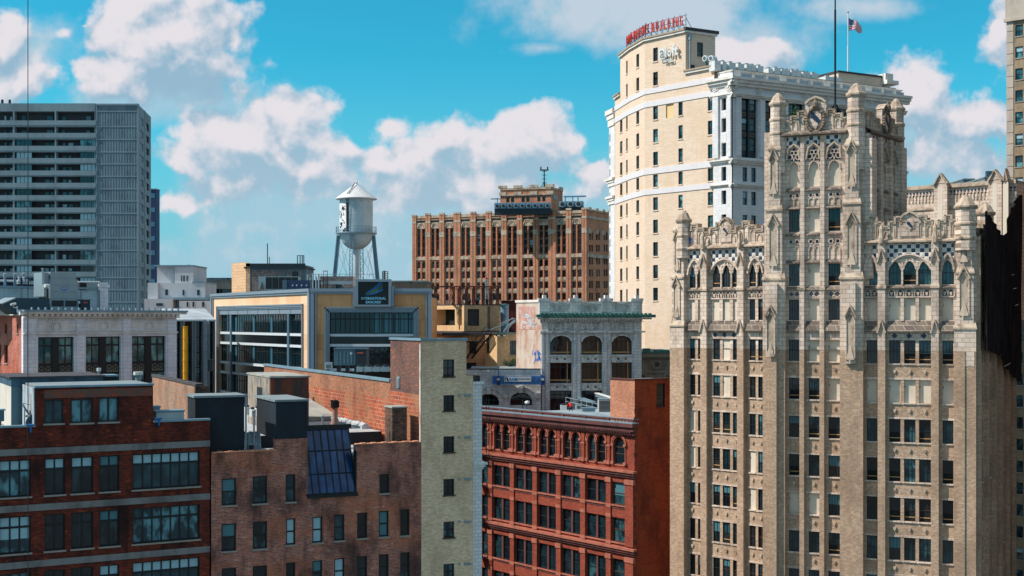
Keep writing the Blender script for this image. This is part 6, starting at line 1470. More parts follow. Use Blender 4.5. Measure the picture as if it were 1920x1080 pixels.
def office(Fc, wx0, wx1, zwt, trimw, floors, glassm, lites, stone, nm):
    L = Fc.L; H = [(wx0, wx1, GROUND+2, zwt)]
    wl = MB(); wl.wall(0, L, GROUND, zt8, H, 0, 1.0); obj(nm, wl, [stone], r8, Fc.M)
    t = MB(); t.box(0, L, -.35, .6, zt8-.42, zt8+.0); t.box(0, L, -.2, 0, zt8-.7, zt8-.46); t.box(0, .42, -.3, .1, GROUND, zt8-.42); t.box(L-.42, L, -.3, .1, GROUND, zt8-.42); t.box(.55, .75, -.2, .05, GROUND, zt8-.7); t.box(L-.75, L-.55, -.2, .05, GROUND, zt8-.7)
    tw = trimw
    for o_, p_ in ((0, .25), (tw*.4, .16), (tw*.75, .05)):
        w_ = tw*.32; t.box(wx0-tw+o_, wx0-tw+o_+w_, -p_, .05, GROUND, zwt+tw-o_); t.box(wx1+tw-o_-w_, wx1+tw-o_, -p_, .05, GROUND, zwt+tw-o_); t.box(wx0-tw+o_, wx1+tw-o_, -p_, .05, zwt+tw-o_-w_, zwt+tw-o_)
    obj('metal_trim', t, [m_trim], r8, Fc.M)
    return wx0, wx1
zg = Zp(585, 165); ft = Zp(626, 165); z1_ = Zp(646, 165); 
a, b = F8r.u(617.5), F8r.u(776); office(F8r, a, b, zg, .62, 0, g_off, 0, m_ts, 'front_wall')
fpitch = Zp(585, 165)-Zp(650, 165)
def glazing(Fc, a, b, zg, n, bright, mull=()):
    for k in range(8):
        zt = zg-fpitch*k; zb = zt-(zg-ft)
        W8.add(Fc, a, b, zb, zt, y=.55, nx=n, rows=(.68,), fw=.10, mw=.10, fmat=fr_black, gmat=g_off, blind=0)
        s = MB(); s.box(a, b, .2, .6, zb-.34, zb, 0); s.box(a, b, .42, .6, zb-(fpitch-(zg-ft))+.34, zb-.34, 1); s.box(a, b, .2, .6, zb-(fpitch-(zg-ft))+.0, zb-(fpitch-(zg-ft))+.34, 0)
        obj('spandrel', s, [m_strip, g_offd], r8, Fc.M)
W8 = Wins(r8); glazing(F8r, a, b, zg, 17, 1)
mb = MB()
for i, x in enumerate((700, 708, 720, 728, 742, 752, 758, 764, 771)): mb.box(F8r.u(x), F8r.u(x)+(.35 if i % 2 else .5), .50, .53, ft+.15, zg-.15, 0)
obj('lit_blind', mb, [curtain_d], r8, F8r.M)
zl = F8l.z(566, 577.5)
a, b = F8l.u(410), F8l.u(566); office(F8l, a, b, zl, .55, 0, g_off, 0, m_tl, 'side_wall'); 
mb = MB(); mb.box(a, b, .1, .6, zl-.75, zl, 0); 
for i in range(9): mb.box(a+(b-a)*i/8-.06, a+(b-a)*i/8+.06, .05, .1, zl-.75, zl, 0)
for x in (431, 538.5): mb.box(F8l.u(x)-.35, F8l.u(x)+.35, .1, .6, GROUND, zl-.7, 1)
for x in (437, 470, 503): mb.box(F8l.u(x)-.4, F8l.u(x)+.3, .48, .53, GROUND, zl-1.0, 2)
obj('mullion', mb, [m_trim, m_bluegrey, plain('teal_curtain', C(44, 92, 108), .4, amt=.1)], r8, F8l.M)
glazing(F8l, a, b, zl-.75, 34, 0); W8.flush()
core(r8, [F8l.A, F8r.A, F8r.B, F8r.P(F8r.L, 30), F8l.A+Vector((6, 24))], GROUND, zt8-.9, m_ts, m_roofgrey, ins=1.02)
# sign: black panel, halftone sweep, lettering
fsn = F8r.off(-.6); x0, x1 = fsn.u(667), fsn.u(733.5); za, zb = fsn.z(700, 575), fsn.z(700, 523.5)
o = thing('parapet_sign', 'black framed sign reading INTERNATIONAL BANCARD on the stone office parapet', 'sign', base(fsn, (x0+x1)/2, 0, za))
mb = MB(); mb.box(x0+.3, x1-.3, -.05, .4, za+.25, zb-.3); obj('panel', mb, [plain('sign_black', C(8, 16, 20), .4, amt=0)], o, fsn.M)
mb = MB(); mb.box(x0, x0+.32, -.2, .5, za, zb-.0); mb.box(x1-.32, x1, -.2, .5, za, zb); mb.box(x0+.32, x1-.32, -.2, .5, zb-.32, zb); mb.box(x0+.32, x1-.32, -.2, .5, za, za+.26)
mb.box(x0-.35, x0-.02, -.1, .6, za, zb-.9); mb.box(x1+.02, x1+.35, -.1, .6, za, zb-.9); obj('frame', mb, [m_trim], o, fsn.M)
m_sb = plain('sign_pale_blue', C(120, 190, 220), .5, amt=0); text_on(o, 'INTERNATIONAL', fsn, fsn.u(677.5), fsn.u(724), fsn.z(700, 562), fsn.z(700, 557), -.06, m_sb, .01, bold=.02); text_on(o, 'BANCARD', fsn, fsn.u(686), fsn.u(714.5), fsn.z(700, 569), fsn.z(700, 564), -.06, m_sb, .01, bold=.02)
mb = MB()
for i in range(22):
    for j in range(11):
        s = i/21; t = j/10; x = 686+s*31-t*2; y = 553.5-s*9*s-t*(4+11*s**.7)*(.75+.25*s)-1*s; z = fsn.z(700, y); u = fsn.u(x); d_ = .02+.045*s
        mb.box(u-d_, u+d_, -.07, -.05, z-d_*1.2, z+d_*1.2, 1 if 3 <= j <= 6 else 0)
obj('halftone_mark', mb, [plain('sign_blue', C(30, 130, 200), .5, amt=0), plain('sign_green', C(110, 140, 90), .5, amt=0)], o, fsn.M)

# ================================================================== 9 grey fin building with the yellow duct
F9 = through(318, 181, 404, 184); r9 = thing('grey_panel_building', 'grey textured panel building with dark slit windows and a vertical yellow duct', 'building', base(F9))
m_gp = brick('grey_diamond_panel', C(178, 186, 190), C(162, 170, 176), C(142, 150, 158), .6, .5, .02, stain=C(120, 130, 138), amt=.4, rough=.6)
ztr = F9.z(360, 578); zt9 = F9.z(360, 599); mb = MB(); mb.add([(0,0,zt9),(F9.L,0,zt9),(F9.L,6,ztr),(0,6,ztr)], [(0,1,2,3)]); H = []
sl_ = [(331, 337.5), (345, 359), (366, 379), (392, 400)]
for a, b in sl_: H.append((F9.u(a), F9.u(b), GROUND, F9.z(350, 603)))
mb.wall(0, F9.L, GROUND, zt9, H, 0, 1.2); obj('wall', mb, [m_gp], r9, F9.M)
mb = MB()
for a, b in sl_:
    ua_, ub_ = F9.u(a), F9.u(b); mb.box(ua_-.25, ub_+.25, -.5, .1, F9.z(350, 602), F9.z(350, 599.5), 0)
    for e in (ua_-.2, ub_): mb.box(e, e+.2, -.4, .1, GROUND, F9.z(350, 602), 1)
obj('fin', mb, [m_strip, plain('fin_grey', C(120, 128, 130), .6)], r9, F9.M)
mb = MB()
for i, (a, b) in enumerate(sl_):
    ua_, ub_ = F9.u(a), F9.u(b)
    for k in range(12): z = F9.z(350, 604)-2.2*k; mb.box(ua_, ub_, .7, .8, z-2.1, z, 1 if (i == 1 and k == 0) else 0)
obj('dark_glazing', mb, [g_dark, plain('brown_panel', C(104, 62, 48), .7)], r9, F9.M)
core(r9, [F9.P(0, 1.1), F9.P(F9.L, 1.1), F9.P(F9.L, 14), F9.P(0, 14)], GROUND, zt9-.3, m_gp, None, ins=.1)
f = F9.off(-.75); u = f.u(347.5); z1 = f.z(348, 612); o = thing('yellow_duct', 'bright yellow vertical duct standing in a window slot of the grey panel building', 'duct', base(f, u, 0))
my = plain('yellow_paint', C(236, 170, 28), .5, stain=C(190, 110, 24), amt=.4)
mb = MB(); mb.cyl((u, 0, GROUND), (u, 0, z1), .36, 10); 
for k in range(14): mb.cyl((u, 0, z1-1.6*k-.1), (u, 0, z1-1.6*k+.02), .42, 10)
obj('duct', mb, [my], o, f.M)
f2 = through(391, 160, 398, 160); simplebox('wall_box', 'dark grey box fixed by the lower left corner of the stone office', 'utility box', f2, 389.5, 676, 398, 696, 0, 1.2, m_darkmetal, lidx(m_darkmetal))

# ================================================================== 10 white terracotta block, left, with brick side
m_wb = brick('white_terracotta', C(228, 224, 226), C(212, 210, 216), C(172, 174, 182), .9, .45, .018, stain=C(160, 160, 168), amt=.4, sscale=.5, rough=.5, fine=.08)
m_wbt = plain('cream_moulding', C(218, 210, 202), .6, stain=C(164, 152, 142), amt=.5)
F10 = through(45.5, 145, 345, 160); F10 = Fac(F10.A, F10.P(F10.u(331)))
r10 = thing('white_terracotta_building', 'white terracotta building at left with a bracketed cornice, roundels and tall black window bays', 'building', base(F10))
u = F10.u; L = F10.L; zc = F10.z(190, 585); H = []; tr = MB(); W10 = Wins(r10)
bays = [(71.5, 139), (161, 226.5), (247.5, 311)]
zw = F10.z(190, 631)
for (xa, xb) in bays:
    a, b = u(xa), u(xb); zb = zw-9.5; H.append((a, b, zb, zw)); m_ = (a+b)/2
    fl1 = F10.z(190, 681); fl2 = F10.z(190, 700)
    for (p, q) in ((a, m_-.35), (m_+.35, b)):
        W10.add(F10, p, q, fl1, zw, y=.4, nx=2, rows=(.68,), fw=.13, mw=.14, fmat=fr_black, gmat=g_green, blind=0)
        W10.add(F10, p, q, zb, fl2, y=.5, nx=2, rows=(.8,), fw=.13, mw=.14, fmat=fr_black, gmat=g_teal, blind=.3, bmat=curtain_d)
    s = MB(); s.box(a, b, .35, .55, fl2, fl1, 0); s.box(m_-.35, m_+.35, .3, .55, zb, zw, 0)
    for p in (a+.25, (a+m_)/2-.05, m_+.6, (m_+b)/2+.25):
        w_ = (m_-a)/2-.45; s.box(p, p+w_, .32, .35, fl2+.12, fl1-.2, 1); s.arc(p+w_/2, (fl1+fl2)/2-.05, .22, .1, .26, .32, n=8, m=0); s.arc(p+w_/2, (fl1+fl2)/2+.5, .3, .1, .26, .32, 200, 340, 6, 0)
    obj('ornate_spandrel', s, [fr_black, plain('tarnished_bronze', C(112, 112, 96), .6)], r10, F10.M)
    # frieze panel and roundel over each bay
    zf0, zf1 = F10.z(190, 620), F10.z(190, 603); tr.box(a-.3, b+.3, -.1, 0, zf0-.08, zf0+.06, 0); tr.box(a-.3, b+.3, -.1, 0, zf1-.06, zf1+.08, 0); tr.box(a-.3, a-.15, -.1, 0, zf0, zf1, 0); tr.box(b+.15, b+.3, -.1, 0, zf0, zf1, 0)
    tr.box(a+.1, b-.1, -.03, .02, zf0+.22, zf1-.22, 1); tr.arc(m_, (zf0+zf1)/2, .58, .13, -.16, 0, n=20, m=0); tr.arc(m_, (zf0+zf1)/2, .36, .07, -.1, 0, n=16, m=0); tr.lathe(m_, 0, [(.02, 0)], 4) if 0 else None
    n = 26
    for i in range(n): x = a+(b-a)*(i+.5)/n; tr.box(x-.06, x+.06, -.14, 0, F10.z(190, 600.0), F10.z(190, 596.8), 1)
for (xa, xb) in ((52, 68), (142.5, 157.5), (230, 244), (314, 330)): tr.box(u(xa), u(xb), -.16, 0, GROUND, F10.z(190, 598), 2)
tr.box(-.1, L+.1, -.25, 0, F10.z(190, 625.5), F10.z(190, 622.5), 0)
tr.box(-.3, L+.9, -.9, .3, F10.z(190, 589), zc, 0); tr.box(-.1, L+.3, -.35, 0, F10.z(190, 596), F10.z(190, 593.5), 0)
n = 30
for i in range(n): x = L*(i+.35)/n; tr.box(x, x+.42, -.7, 0, F10.z(190, 593), F10.z(190, 589), 0)
tr.box(-.5, L+1.0, -1.05, .4, zc, zc+.22, 3)
for i in range(24): x = L*(i+.5)/24; tr.box(x, x+.15, -1.0, -.7, zc+.22, zc+.5, 3)
wl = MB(); wl.wall(0, L, GROUND, zc, H, 0, .6); obj('front_wall', wl, [m_wb], r10, F10.M); obj('cornice_and_frieze', tr, [m_wbt, m_wbt, m_wb, m_flash], r10, F10.M)
tmp = vpfac(F10.A, -500, 40); FS10 = Fac(tmp.B, tmp.A)
m_rs2 = brick('rosy_side_brick', C(196, 100, 72), C(150, 72, 56), C(150, 110, 94), .3, .12, .016, stain=C(96, 70, 64), amt=.6, patch=C(196, 134, 122), pamt=.5, pscale=.25, rust=C(222, 122, 70), fine=.2)
H = []; 
for r in ((8.5, 608, 13, 625.5), (31, 608, 35, 625), (-2, 647, 2, 681), (8, 647, 14.5, 681)): W10.px(FS10, r, H, y=.3, nx=1, rows=(.5,), fw=.1, fmat=fr_black, gmat=g_black, sill=m_stonesill)
wl = MB(); wl.wall(0, FS10.L-1.0, GROUND, FS10.z(40, 591), H, 0, .3); obj('side_wall', wl, [m_rs2], r10, FS10.M)
wl = MB(); wl.box(FS10.L-1.0, FS10.L, -.12, .3, GROUND, zc-.5); obj('corner_pier', wl, [m_wb], r10, FS10.M)
wl = MB(); wl.box(0, FS10.L-.9, -.3, .5, FS10.z(40, 591), FS10.z(40, 591)+.55); obj('coping', wl, [m_white], r10, FS10.M)
gh = MB(); rr = random.Random(4)
for row in range(4):
    z = FS10.z(30, 607+row*17)-.1
    x = FS10.u(17)
    while x < FS10.L-2.2:
        h = 1.0; gh.path([(x, z-h), (x, z)], .14, -.008, 0) ; 
        if rr.random() < .6: gh.path([(x, z), (x+.5, z)], .12, -.008, 0)
        if rr.random() < .5: gh.path([(x, z-h/2), (x+.45, z-h/2)], .12, -.008, 0)
        if rr.random() < .4: gh.path([(x+.55, z-h), (x+.55, z)], .12, -.008, 0)
        x += .95
obj('faded_lettering', gh, [plain('faded_white_paint', C(188, 132, 118), .9, stain=C(170, 92, 74), amt=1.0, sscale=1.5)], r10, FS10.M)
W10.flush()
core(r10, [FS10.P(0), F10.P(0), F10.P(L), F10.P(L, 26)], GROUND, zc-.5, m_wb, m_roofgrey, ins=.62)
zr10 = zc-.4
# rooftop things of the white building
def roof10(name, label, cat, x0, y0, x1, y1, yd, dep, mat, extra=None, group=None): return simplebox(name, label, cat, F10, x0, y0, x1, y1, yd, dep, mat, extra, group)
m_pw = brick('white_painted_brick', C(176, 196, 204), C(160, 182, 192), C(140, 160, 170), .4, .2, .02, stain=C(120, 140, 150), amt=.4)
def pent(o, f, u0, u1, z0, z1, dep):
    mb = MB(); mb.box(u0-.1, u1+.1, -.15, dep, z1, z1+.25); obj('coping', mb, [m_flash], o, f.M)
    a = f.u(186); mb = MB(); mb.box(a, u1+.15, -.25, .1, z0, z1+.9); mb.box(a-.1, u1+.3, -.35, .2, z1+.3, z1+.6); obj('tile_pier', mb, [m_wb], o, f.M)
    mb = MB()
    for x in (39, 151, 183): mb.box(f.u(x), f.u(x)+.15, -.1, 0, z0, z1)
    obj('downpipe', mb, [m_steel], o, f.M)
    mb = MB(); mb.box(f.u(67), f.u(78), -.05, .0, z1-2.0, z1-1.7); mb.box(f.u(148), f.u(161), -.06, 0, z1-1.9, z1-1.35); obj('louvre', mb, [m_darkmetal], o, f.M)
roof10('roof_penthouse', 'long white brick penthouse on the white terracotta building roof', 'penthouse', -30, 541, 199, 584, 9, 9, m_pw, pent)
def cool(o, f, u0, u1, z0, z1, dep):
    w_ = u1-u0; h = z1-z0
    t = MB(); t.box(u0+.15, u1-.15, .2, dep-.2, z1, z1+h*.22); t.box(u0-.55, u0-.0, .4, dep, z0+h*.45, z1+h*.2); obj('upper_casing', t, [m_steel], o, f.M)
    s = MB(); 
    for k in (.38, .60, .80): s.box(u0-.03, u1+.03, -.04, 0, z0+h*k, z0+h*k+.06)
    s.box(u0-.05, u0+.12, -.08, 0, z0, z0+h*.34); s.box(u1-.12, u1+.05, -.08, 0, z0, z0+h*.34); s.box((u0+u1)/2-.08, (u0+u1)/2+.08, -.08, 0, z0, z0+h*.34); obj('flange', s, [m_flash], o, f.M)
    l = MB(); l.box(u0+.2, (u0+u1)/2-.12, -.03, .01, z0+h*.14, z0+h*.33); l.box((u0+u1)/2+.12, u1-.2, -.03, .01, z0+h*.14, z0+h*.33); obj('intake_louvre', l, [m_darkmetal], o, f.M)
    b = MB(); c = (u0+u1)/2; z = z0+h*.70; b.prism([(c-.42, z+.12), (c-.42, z-.05), (c-.1, z-.12), (c, z-.2), (c+.1, z-.12), (c+.42, z-.05), (c+.42, z+.12)], -.05, -.01, 0); b.box(c-.34, c+.34, -.06, -.05, z, z+.06, 1); obj('maker_badge', b, [plain('badge_blue', C(34, 96, 170), .4, amt=0), m_white], o, f.M)
roof10('cooling_tower', 'large pale grey cooling tower unit on the white terracotta building roof', 'cooling tower', 94, 523.5, 146.5, 583, 3.5, 3, m_steel, cool)
def gen(o, f, u0, u1, z0, z1, dep):
    b = MB(); b.box(u0+(u1-u0)*.3, u0+(u1-u0)*.72, -.02, 0, z1-.35, z1-.2, 0); b.box(u0-.25, u0-.05, 0, .3, z0+.9, z1-.1, 1); obj('decal', b, [mats['orange_decal'], m_white], o, f.M); lidx(m_bluegrey)(o, f, u0, u1, z0, z1, dep)
roof10('generator_cabinet', 'dark navy cabinet right of the cooling tower on the white building roof', 'utility cabinet', 151, 563, 169, 583, 3.2, 1.5, plain('navy_steel', C(26, 44, 60), .5), gen)
f = F10.off(2.6); a, b, c = f.u(3), f.u(28), f.u(78); z0, z1 = zr10+.1, f.z(60, 559); zm = f.z(3, 569); o = thing('roof_duct', 'big dark teal duct with a slanted pale intake hood at the left roof edge', 'duct', base(f, b, 0, z0))
mb = MB(); mb.prism([(a, zm), (b, z1), (c+1, z1), (c+1, z0), (a+1.6, z0)], 0, 2.4); obj('duct', mb, [plain('dark_teal_sheet', C(34, 66, 78), .6, amt=.3)], o, f.M)
mb = MB(); mb.add([(a-.1,-.2,zm),(b,-.2,z1+.05),(b,2.6,z1+.05),(a-.1,2.6,zm),(a-.1,-.2,zm-.15),(b,-.2,z1-.1)], [(0,1,2,3),(4,5,1,0)]); obj('intake_hood', mb, [m_steel], o, f.M)
grp = 'capped exhaust stacks on the white building penthouse'
for i, (x, y0, lb) in enumerate(((9, 516, 'leftmost'), (27.5, 516, 'middle'), (44, 515, 'rightmost'))):
    f = F10.off(11); uu = f.u(x); zb_, zt_ = f.z(x, 538), f.z(x, y0); o = thing('exhaust_stack', lb+' of the three thin white exhaust stacks on the penthouse roof', 'exhaust stack', base(f, uu, 0, zb_), grp)
    mb = MB(); mb.cyl((uu,0,zb_-.6),(uu,0,zt_), .15, 10); mb.cyl((uu,0,zb_-.1),(uu,0,zb_+.1), .28, 10); obj('pipe', mb, [m_steel], o, f.M); mb = MB(); mb.lathe(uu, 0, [(.2, zt_-.1), (.22, zt_+.15), (.03, zt_+.25)], 10); obj('cap', mb, [m_steel], o, f.M)
f = F10.off(10.5); o = thing('blue_pump_skid', 'cluster of white valves and pumps on a skid behind thin blue rails', 'pump skid', base(f, f.u(50), 0, zr10+3)); z0 = f.z(50, 536)
mb = MB(); mb.box(f.u(36), f.u(66), -.3, 1, z0, z0+.2); mb.box(f.u(39), f.u(46), 0, .8, z0+.2, z0+1.0); mb.box(f.u(57), f.u(64), 0, .7, z0+.2, z0+.75); obj('skid', mb, [m_darkmetal], o, f.M)
mb = MB()
for x in (33, 35, 44, 49, 57, 60): mb.cyl((f.u(x), -.1, z0+.2), (f.u(x), -.1, z0+.6+.5*((x*7) % 3)/2), .16, 8)
mb.cyl((f.u(-20), .8, f.z(50, 527)), (f.u(82), .8, f.z(50, 527)), .12, 8); obj('valve', mb, [m_white], o, f.M)
mb = MB(); mb.box(f.u(-20), f.u(82), 2.2, 3.0, z0-.1, z0+1.0); obj('dark_screen', mb, [plain('blue_black_screen', C(14, 28, 52), .6)], o, f.M)
mb = MB()
for x in range(-8, 84, 15): mb.cyl((f.u(x), -.7, z0-.2), (f.u(x), -.7, f.z(50, 522)), .04, 4)
for y in (523, 530): mb.cyl((f.u(-20), -.7, f.z(50, y)), (f.u(82), -.7, f.z(50, y)), .035, 4)
obj('rail', mb, [plain('blue_rail', C(30, 60, 110), .5)], o, f.M)
f = F10.off(3.0); o = thing('water_pipes', 'bent white and black pipework at the left foot of the cooling tower', 'pipework', base(f, f.u(86), 0, zr10))
mb = MB(); z0 = zr10+.1
for x, y in ((73, 559), (79, 559)): mb.cyl((f.u(x), 0, z0), (f.u(x), 0, f.z(x, y)), .09, 8); mb.cyl((f.u(x), 0, f.z(x, y)), (f.u(x)+.35, 0, f.z(x, y)+.02), .09, 8)
mb.cyl((f.u(87.5), -.2, z0), (f.u(87.5), -.2, f.z(87, 541)), .12, 8); obj('black_pipe', mb, [fr_black], o, f.M)
mb = MB(); mb.cyl((f.u(91), 0, f.z(91, 560)), (f.u(91), 0, f.z(91, 538)), .18, 10); mb.cyl((f.u(84), 0, f.z(91, 536)), (f.u(92), 0, f.z(91, 536)), .22, 10)
for x in (60, 66, 76): mb.cyl((f.u(x), 0, z0), (f.u(x), 0, f.z(x, 572)), .06, 6)
mb.cyl((f.u(60), 0, f.z(60, 572)), (f.u(78), 0, f.z(60, 572)), .05, 6); obj('white_pipe', mb, [m_white], o, f.M)
mb = MB(); mb.cyl((f.u(84), .5, f.z(84, 533)), (f.u(84), .5, f.z(84, 504)), .12, 8); mb.cyl((f.u(84), .5, f.z(84, 505)), (f.u(84), .5, f.z(84, 502.5)), .18, 8); mb.box(f.u(84), f.u(100), .4, .6, f.z(84, 512.5), f.z(84, 511.5)); obj('tall_stack', mb, [m_steel], o, f.M)
f = F10.off(.3); uu = f.u(22); o = thing('security_camera', 'white security camera on a small arm at the white building corner', 'camera', base(f, uu, 0, zr10+1))
z = f.z(22, 571); mb = MB(); mb.cyl((uu-.2, -.2, z), (uu+.45, 0, z+.1), .13, 10); obj('housing', mb, [m_white], o, f.M); mb = MB(); mb.cyl((uu+.15, 0, z-.1), (uu+.25, 0, z-.35), .04); mb.cyl((uu+.25, 0, z-.35), (uu+.65, 0, z-.35), .04); mb.cyl((uu+.65, 0, z-.2), (uu+.65, 0, z-.9), .05); obj('arm', mb, [m_white], o, f.M)
mb = MB(); f = F10.off(8.7); o = thing('roof_ladder_cage', 'white pipe bridge running to the tile pier at the right of the penthouse roof', 'pipework', base(f, f.u(170), 0, zr10+4)); z = f.z(170, 529)
mb.cyl((f.u(147), 0, z), (f.u(187), 0, z+.05), .09, 6); mb.cyl((f.u(186), 0, z), (f.u(186), 0, z-1.0), .14, 6); obj('pipe', mb, [m_white], o, f.M); mb = MB(); mb.box(f.u(151), f.u(164), .2, 1.2, z-1.0, z-.1); obj('dark_unit', mb, [fr_black], o, f.M)
mb = MB(); mb.box(f.u(164), f.u(183), .2, 1.2, z-1.0, z-.1); obj('pale_unit', mb, [m_steel], o, f.M)
# small finds on the shed roof in front
f = F1.off(9); 
for (x, y, w_, lb) in ((185.5, 696, .22, 'short white flue standing on the shed roof right end'), (259, 703, .5, 'small white twin flue in front of the third black window bay')):
    uu = f.u(x); z = f.z(x, y); o = thing('roof_flue', lb, 'flue', base(f, uu, 0, z-1.4)); mb = MB(); mb.cyl((uu, 0, z-2.6), (uu, 0, z), w_*.45, 8); obj('pipe', mb, [m_steel], o, f.M); mb = MB(); mb.cyl((uu, 0, z), (uu, 0, z+.25), w_*.8, 10); obj('cap', mb, [m_white], o, f.M)
f = F1.off(9.5); o = thing('roof_curb', 'dark low roof box with a pale lid between the shed and the loft penthouse', 'roof curb', base(f, f.u(205), 0, -8)); a, b = f.u(191), f.u(220); mb = MB(); mb.box(a, b, 0, 2, -8.3, f.z(205, 706)); obj('box', mb, [fr_black], o, f.M); mb = MB(); mb.box(a-.1, b+.1, -.1, 2.1, f.z(205, 706), f.z(205, 706)+.12); obj('lid', mb, [m_flash], o, f.M)

# ================================================================== 11 concrete apartment tower, far left
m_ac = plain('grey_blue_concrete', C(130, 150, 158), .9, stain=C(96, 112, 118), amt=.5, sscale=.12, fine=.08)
m_ar = plain('ribbed_concrete', C(126, 142, 146), .9, stain=C(84, 104, 110), amt=.6, sscale=.15, fine=.14, ribs=.0)
F11 = through(-60, 290, 180, 290); F11b = through(180, 290.06, 259.5, 290.06); F11s = vpfac(Wp(259.5, 290.6), 664, 17)
r11 = thing('apartment_tower', 'tall grey concrete apartment tower at left with dark balconies and a ribbed blank end', 'building', base(F11))
zt11 = Zp(193.7, 290); u = F11.u; fl = MB(); 
tops = [208.7, 237.5, 261.3, 285, 307.5, 330.7, 354.2, 377, 400, 423.2, 446.2, 469.5, 498, 520.5, 543.5, 566.5]
bots = [226, 249.5, 273.7, 296.7, 320, 343, 366.2, 389.4, 412, 435, 458.7, 487, 509.6, 532.5, 555.5, 578.5]
H = []; dv = [-60, 24.5, 25.8, 103, 105, 179]
div = [(-53, -53+77), (27, 102.5), (105, 177.5)]
for a, b in zip(tops, bots):
    for (p, q) in div: H.append((u(p), u(q), Zp(b, 290), Zp(a, 290)))
fl.wall(0, F11.L, GROUND, zt11, H, 0, 1.6, 0); obj('balcony_front', fl, [m_ac], r11, F11.M)
pr = MB()
for a, b in zip(tops, bots): pr.box(0, F11.L, -.12, 0, Zp(b, 290)-1.05, Zp(b, 290)+.02)
obj('balcony_parapet', pr, [m_ac], r11, F11.M)
bk = MB(); W11 = Wins(r11, 98); rr = random.Random(12)
for i, (a, b) in enumerate(zip(tops, bots)):
    zb, zt = Zp(b, 290), Zp(a, 290)
    for j, (p, q) in enumerate(div):
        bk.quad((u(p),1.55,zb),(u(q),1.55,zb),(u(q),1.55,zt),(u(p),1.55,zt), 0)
        if i >= 2:
            enc = {0: None, 1: (30, 59.5), 2: (149.5, 178)}[j]
            if enc: W11.add(F11, u(enc[0]), u(enc[1]), zb+.02, zt-.02, y=.25, nx=4, rows=(), fw=.06, mw=.08, fmat=fr_dark, gmat=rr.choice([g_teal, g_dark, curtain, curtain_d, g_teal]), blind=0)
        for (wa, wb) in {0: ((3, 9), (14, 21)), 1: ((36, 46), (83, 97)) if i < 2 else ((80, 90), (90, 99.5)), 2: ((111, 122), (157, 171)) if i < 2 else ((113, 123), (124, 134))}[j]:
            w2 = (wb-wa)*rr.uniform(.6, 1); W11.add(F11, u(wa), u(wa+w2), zb+.12, zb+(zt-zb)*rr.uniform(.55, .68), y=1.45, nx=1, rows=(), fw=.05, fmat=fr_black, gmat=rr.choice([g_teal, curtain_d, curtain, g_dark]), blind=0)
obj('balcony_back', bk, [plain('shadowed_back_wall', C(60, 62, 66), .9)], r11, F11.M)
m_rbp = plain('ribbed_panel', C(104, 126, 136), .9, stain=C(78, 98, 108), amt=.8, sscale=.35, fine=.2, ribs=.62)
u2 = F11b.u; rb = MB(); zt_b = Zp(196, 290.6); rb.wall(0, F11b.L, GROUND, zt_b, (), 0, .3, 0); obj('ribbed_wall', rb, [m_rbp], r11, F11b.M)
jl = MB()
for a in tops[0:]: z = Zp(a, 290); jl.box(0, F11b.L, -.05, .02, z-.12, z+.12)
jl.box(0, F11b.L+.1, -.15, .3, zt_b-.3, zt_b+.1); jl.box(-.1, .25, -.06, .1, GROUND, zt_b); jl.box(F11b.L-.3, F11b.L+.02, -.06, .1, GROUND, zt_b)
obj('floor_joint', jl, [m_ac], r11, F11b.M)
H = []; us = F11s.u
zlist = [(213, 229, 224, 242)]
for i, (a, b) in enumerate(zip(tops, bots)):
    zt, zb = Zp(a, 290)-.1, Zp(b, 290)-.1
    if i == 0: zt = Zp(214, 290)
    for (p, q) in ((261.5, 269), (274, 280)):
        up_, uq_ = us(p), us(q); H.append((up_, uq_, zb-.25, zt-.1)); W11.add(F11s, up_, uq_, zb-.25, zt-.1, y=.35, nx=1, rows=(), fw=.1, fmat=fr_black, gmat=rr.choice([g_dark, g_black]))
wl = MB(); wl.wall(0, us(283), GROUND, zt_b, H, 0, .5); wl.box(us(270.5), us(271.8), -.12, 0, GROUND, zt_b); obj('side_wall', wl, [m_ac], r11, F11s.M)
W11.flush()
core(r11, [F11.P(0, 1.6), F11.P(F11.L, 1.6), F11b.P(F11b.L, 1.2), F11s.P(us(283))+Vector((-.5, 0)), F11.P(0, 17)], GROUND, zt11-.5, m_ac, m_roofgrey, ins=.25)
mb = MB()
for x in (1, 15): mb.cyl((u(x), 1, zt11), (u(x), 1, zt11+.9), .3, 6); mb.lathe(u(x), 1, [(.1, zt11+.5), (.35, zt11+.8), (.1, zt11+1.1)], 8)
obj('roof_fitting', mb, [fr_dark], r11, F11.M)
farbox('navy_office_tower', 'narrow dark navy office tower just behind the apartment tower', 280, 293, 355.5, 520, 5, plain('navy_cladding', C(36, 54, 92), .6), strips(glass('far_blue_glass', C(60, 110, 140), C(90, 150, 176), .5), 5.8, 1.9, n=13))
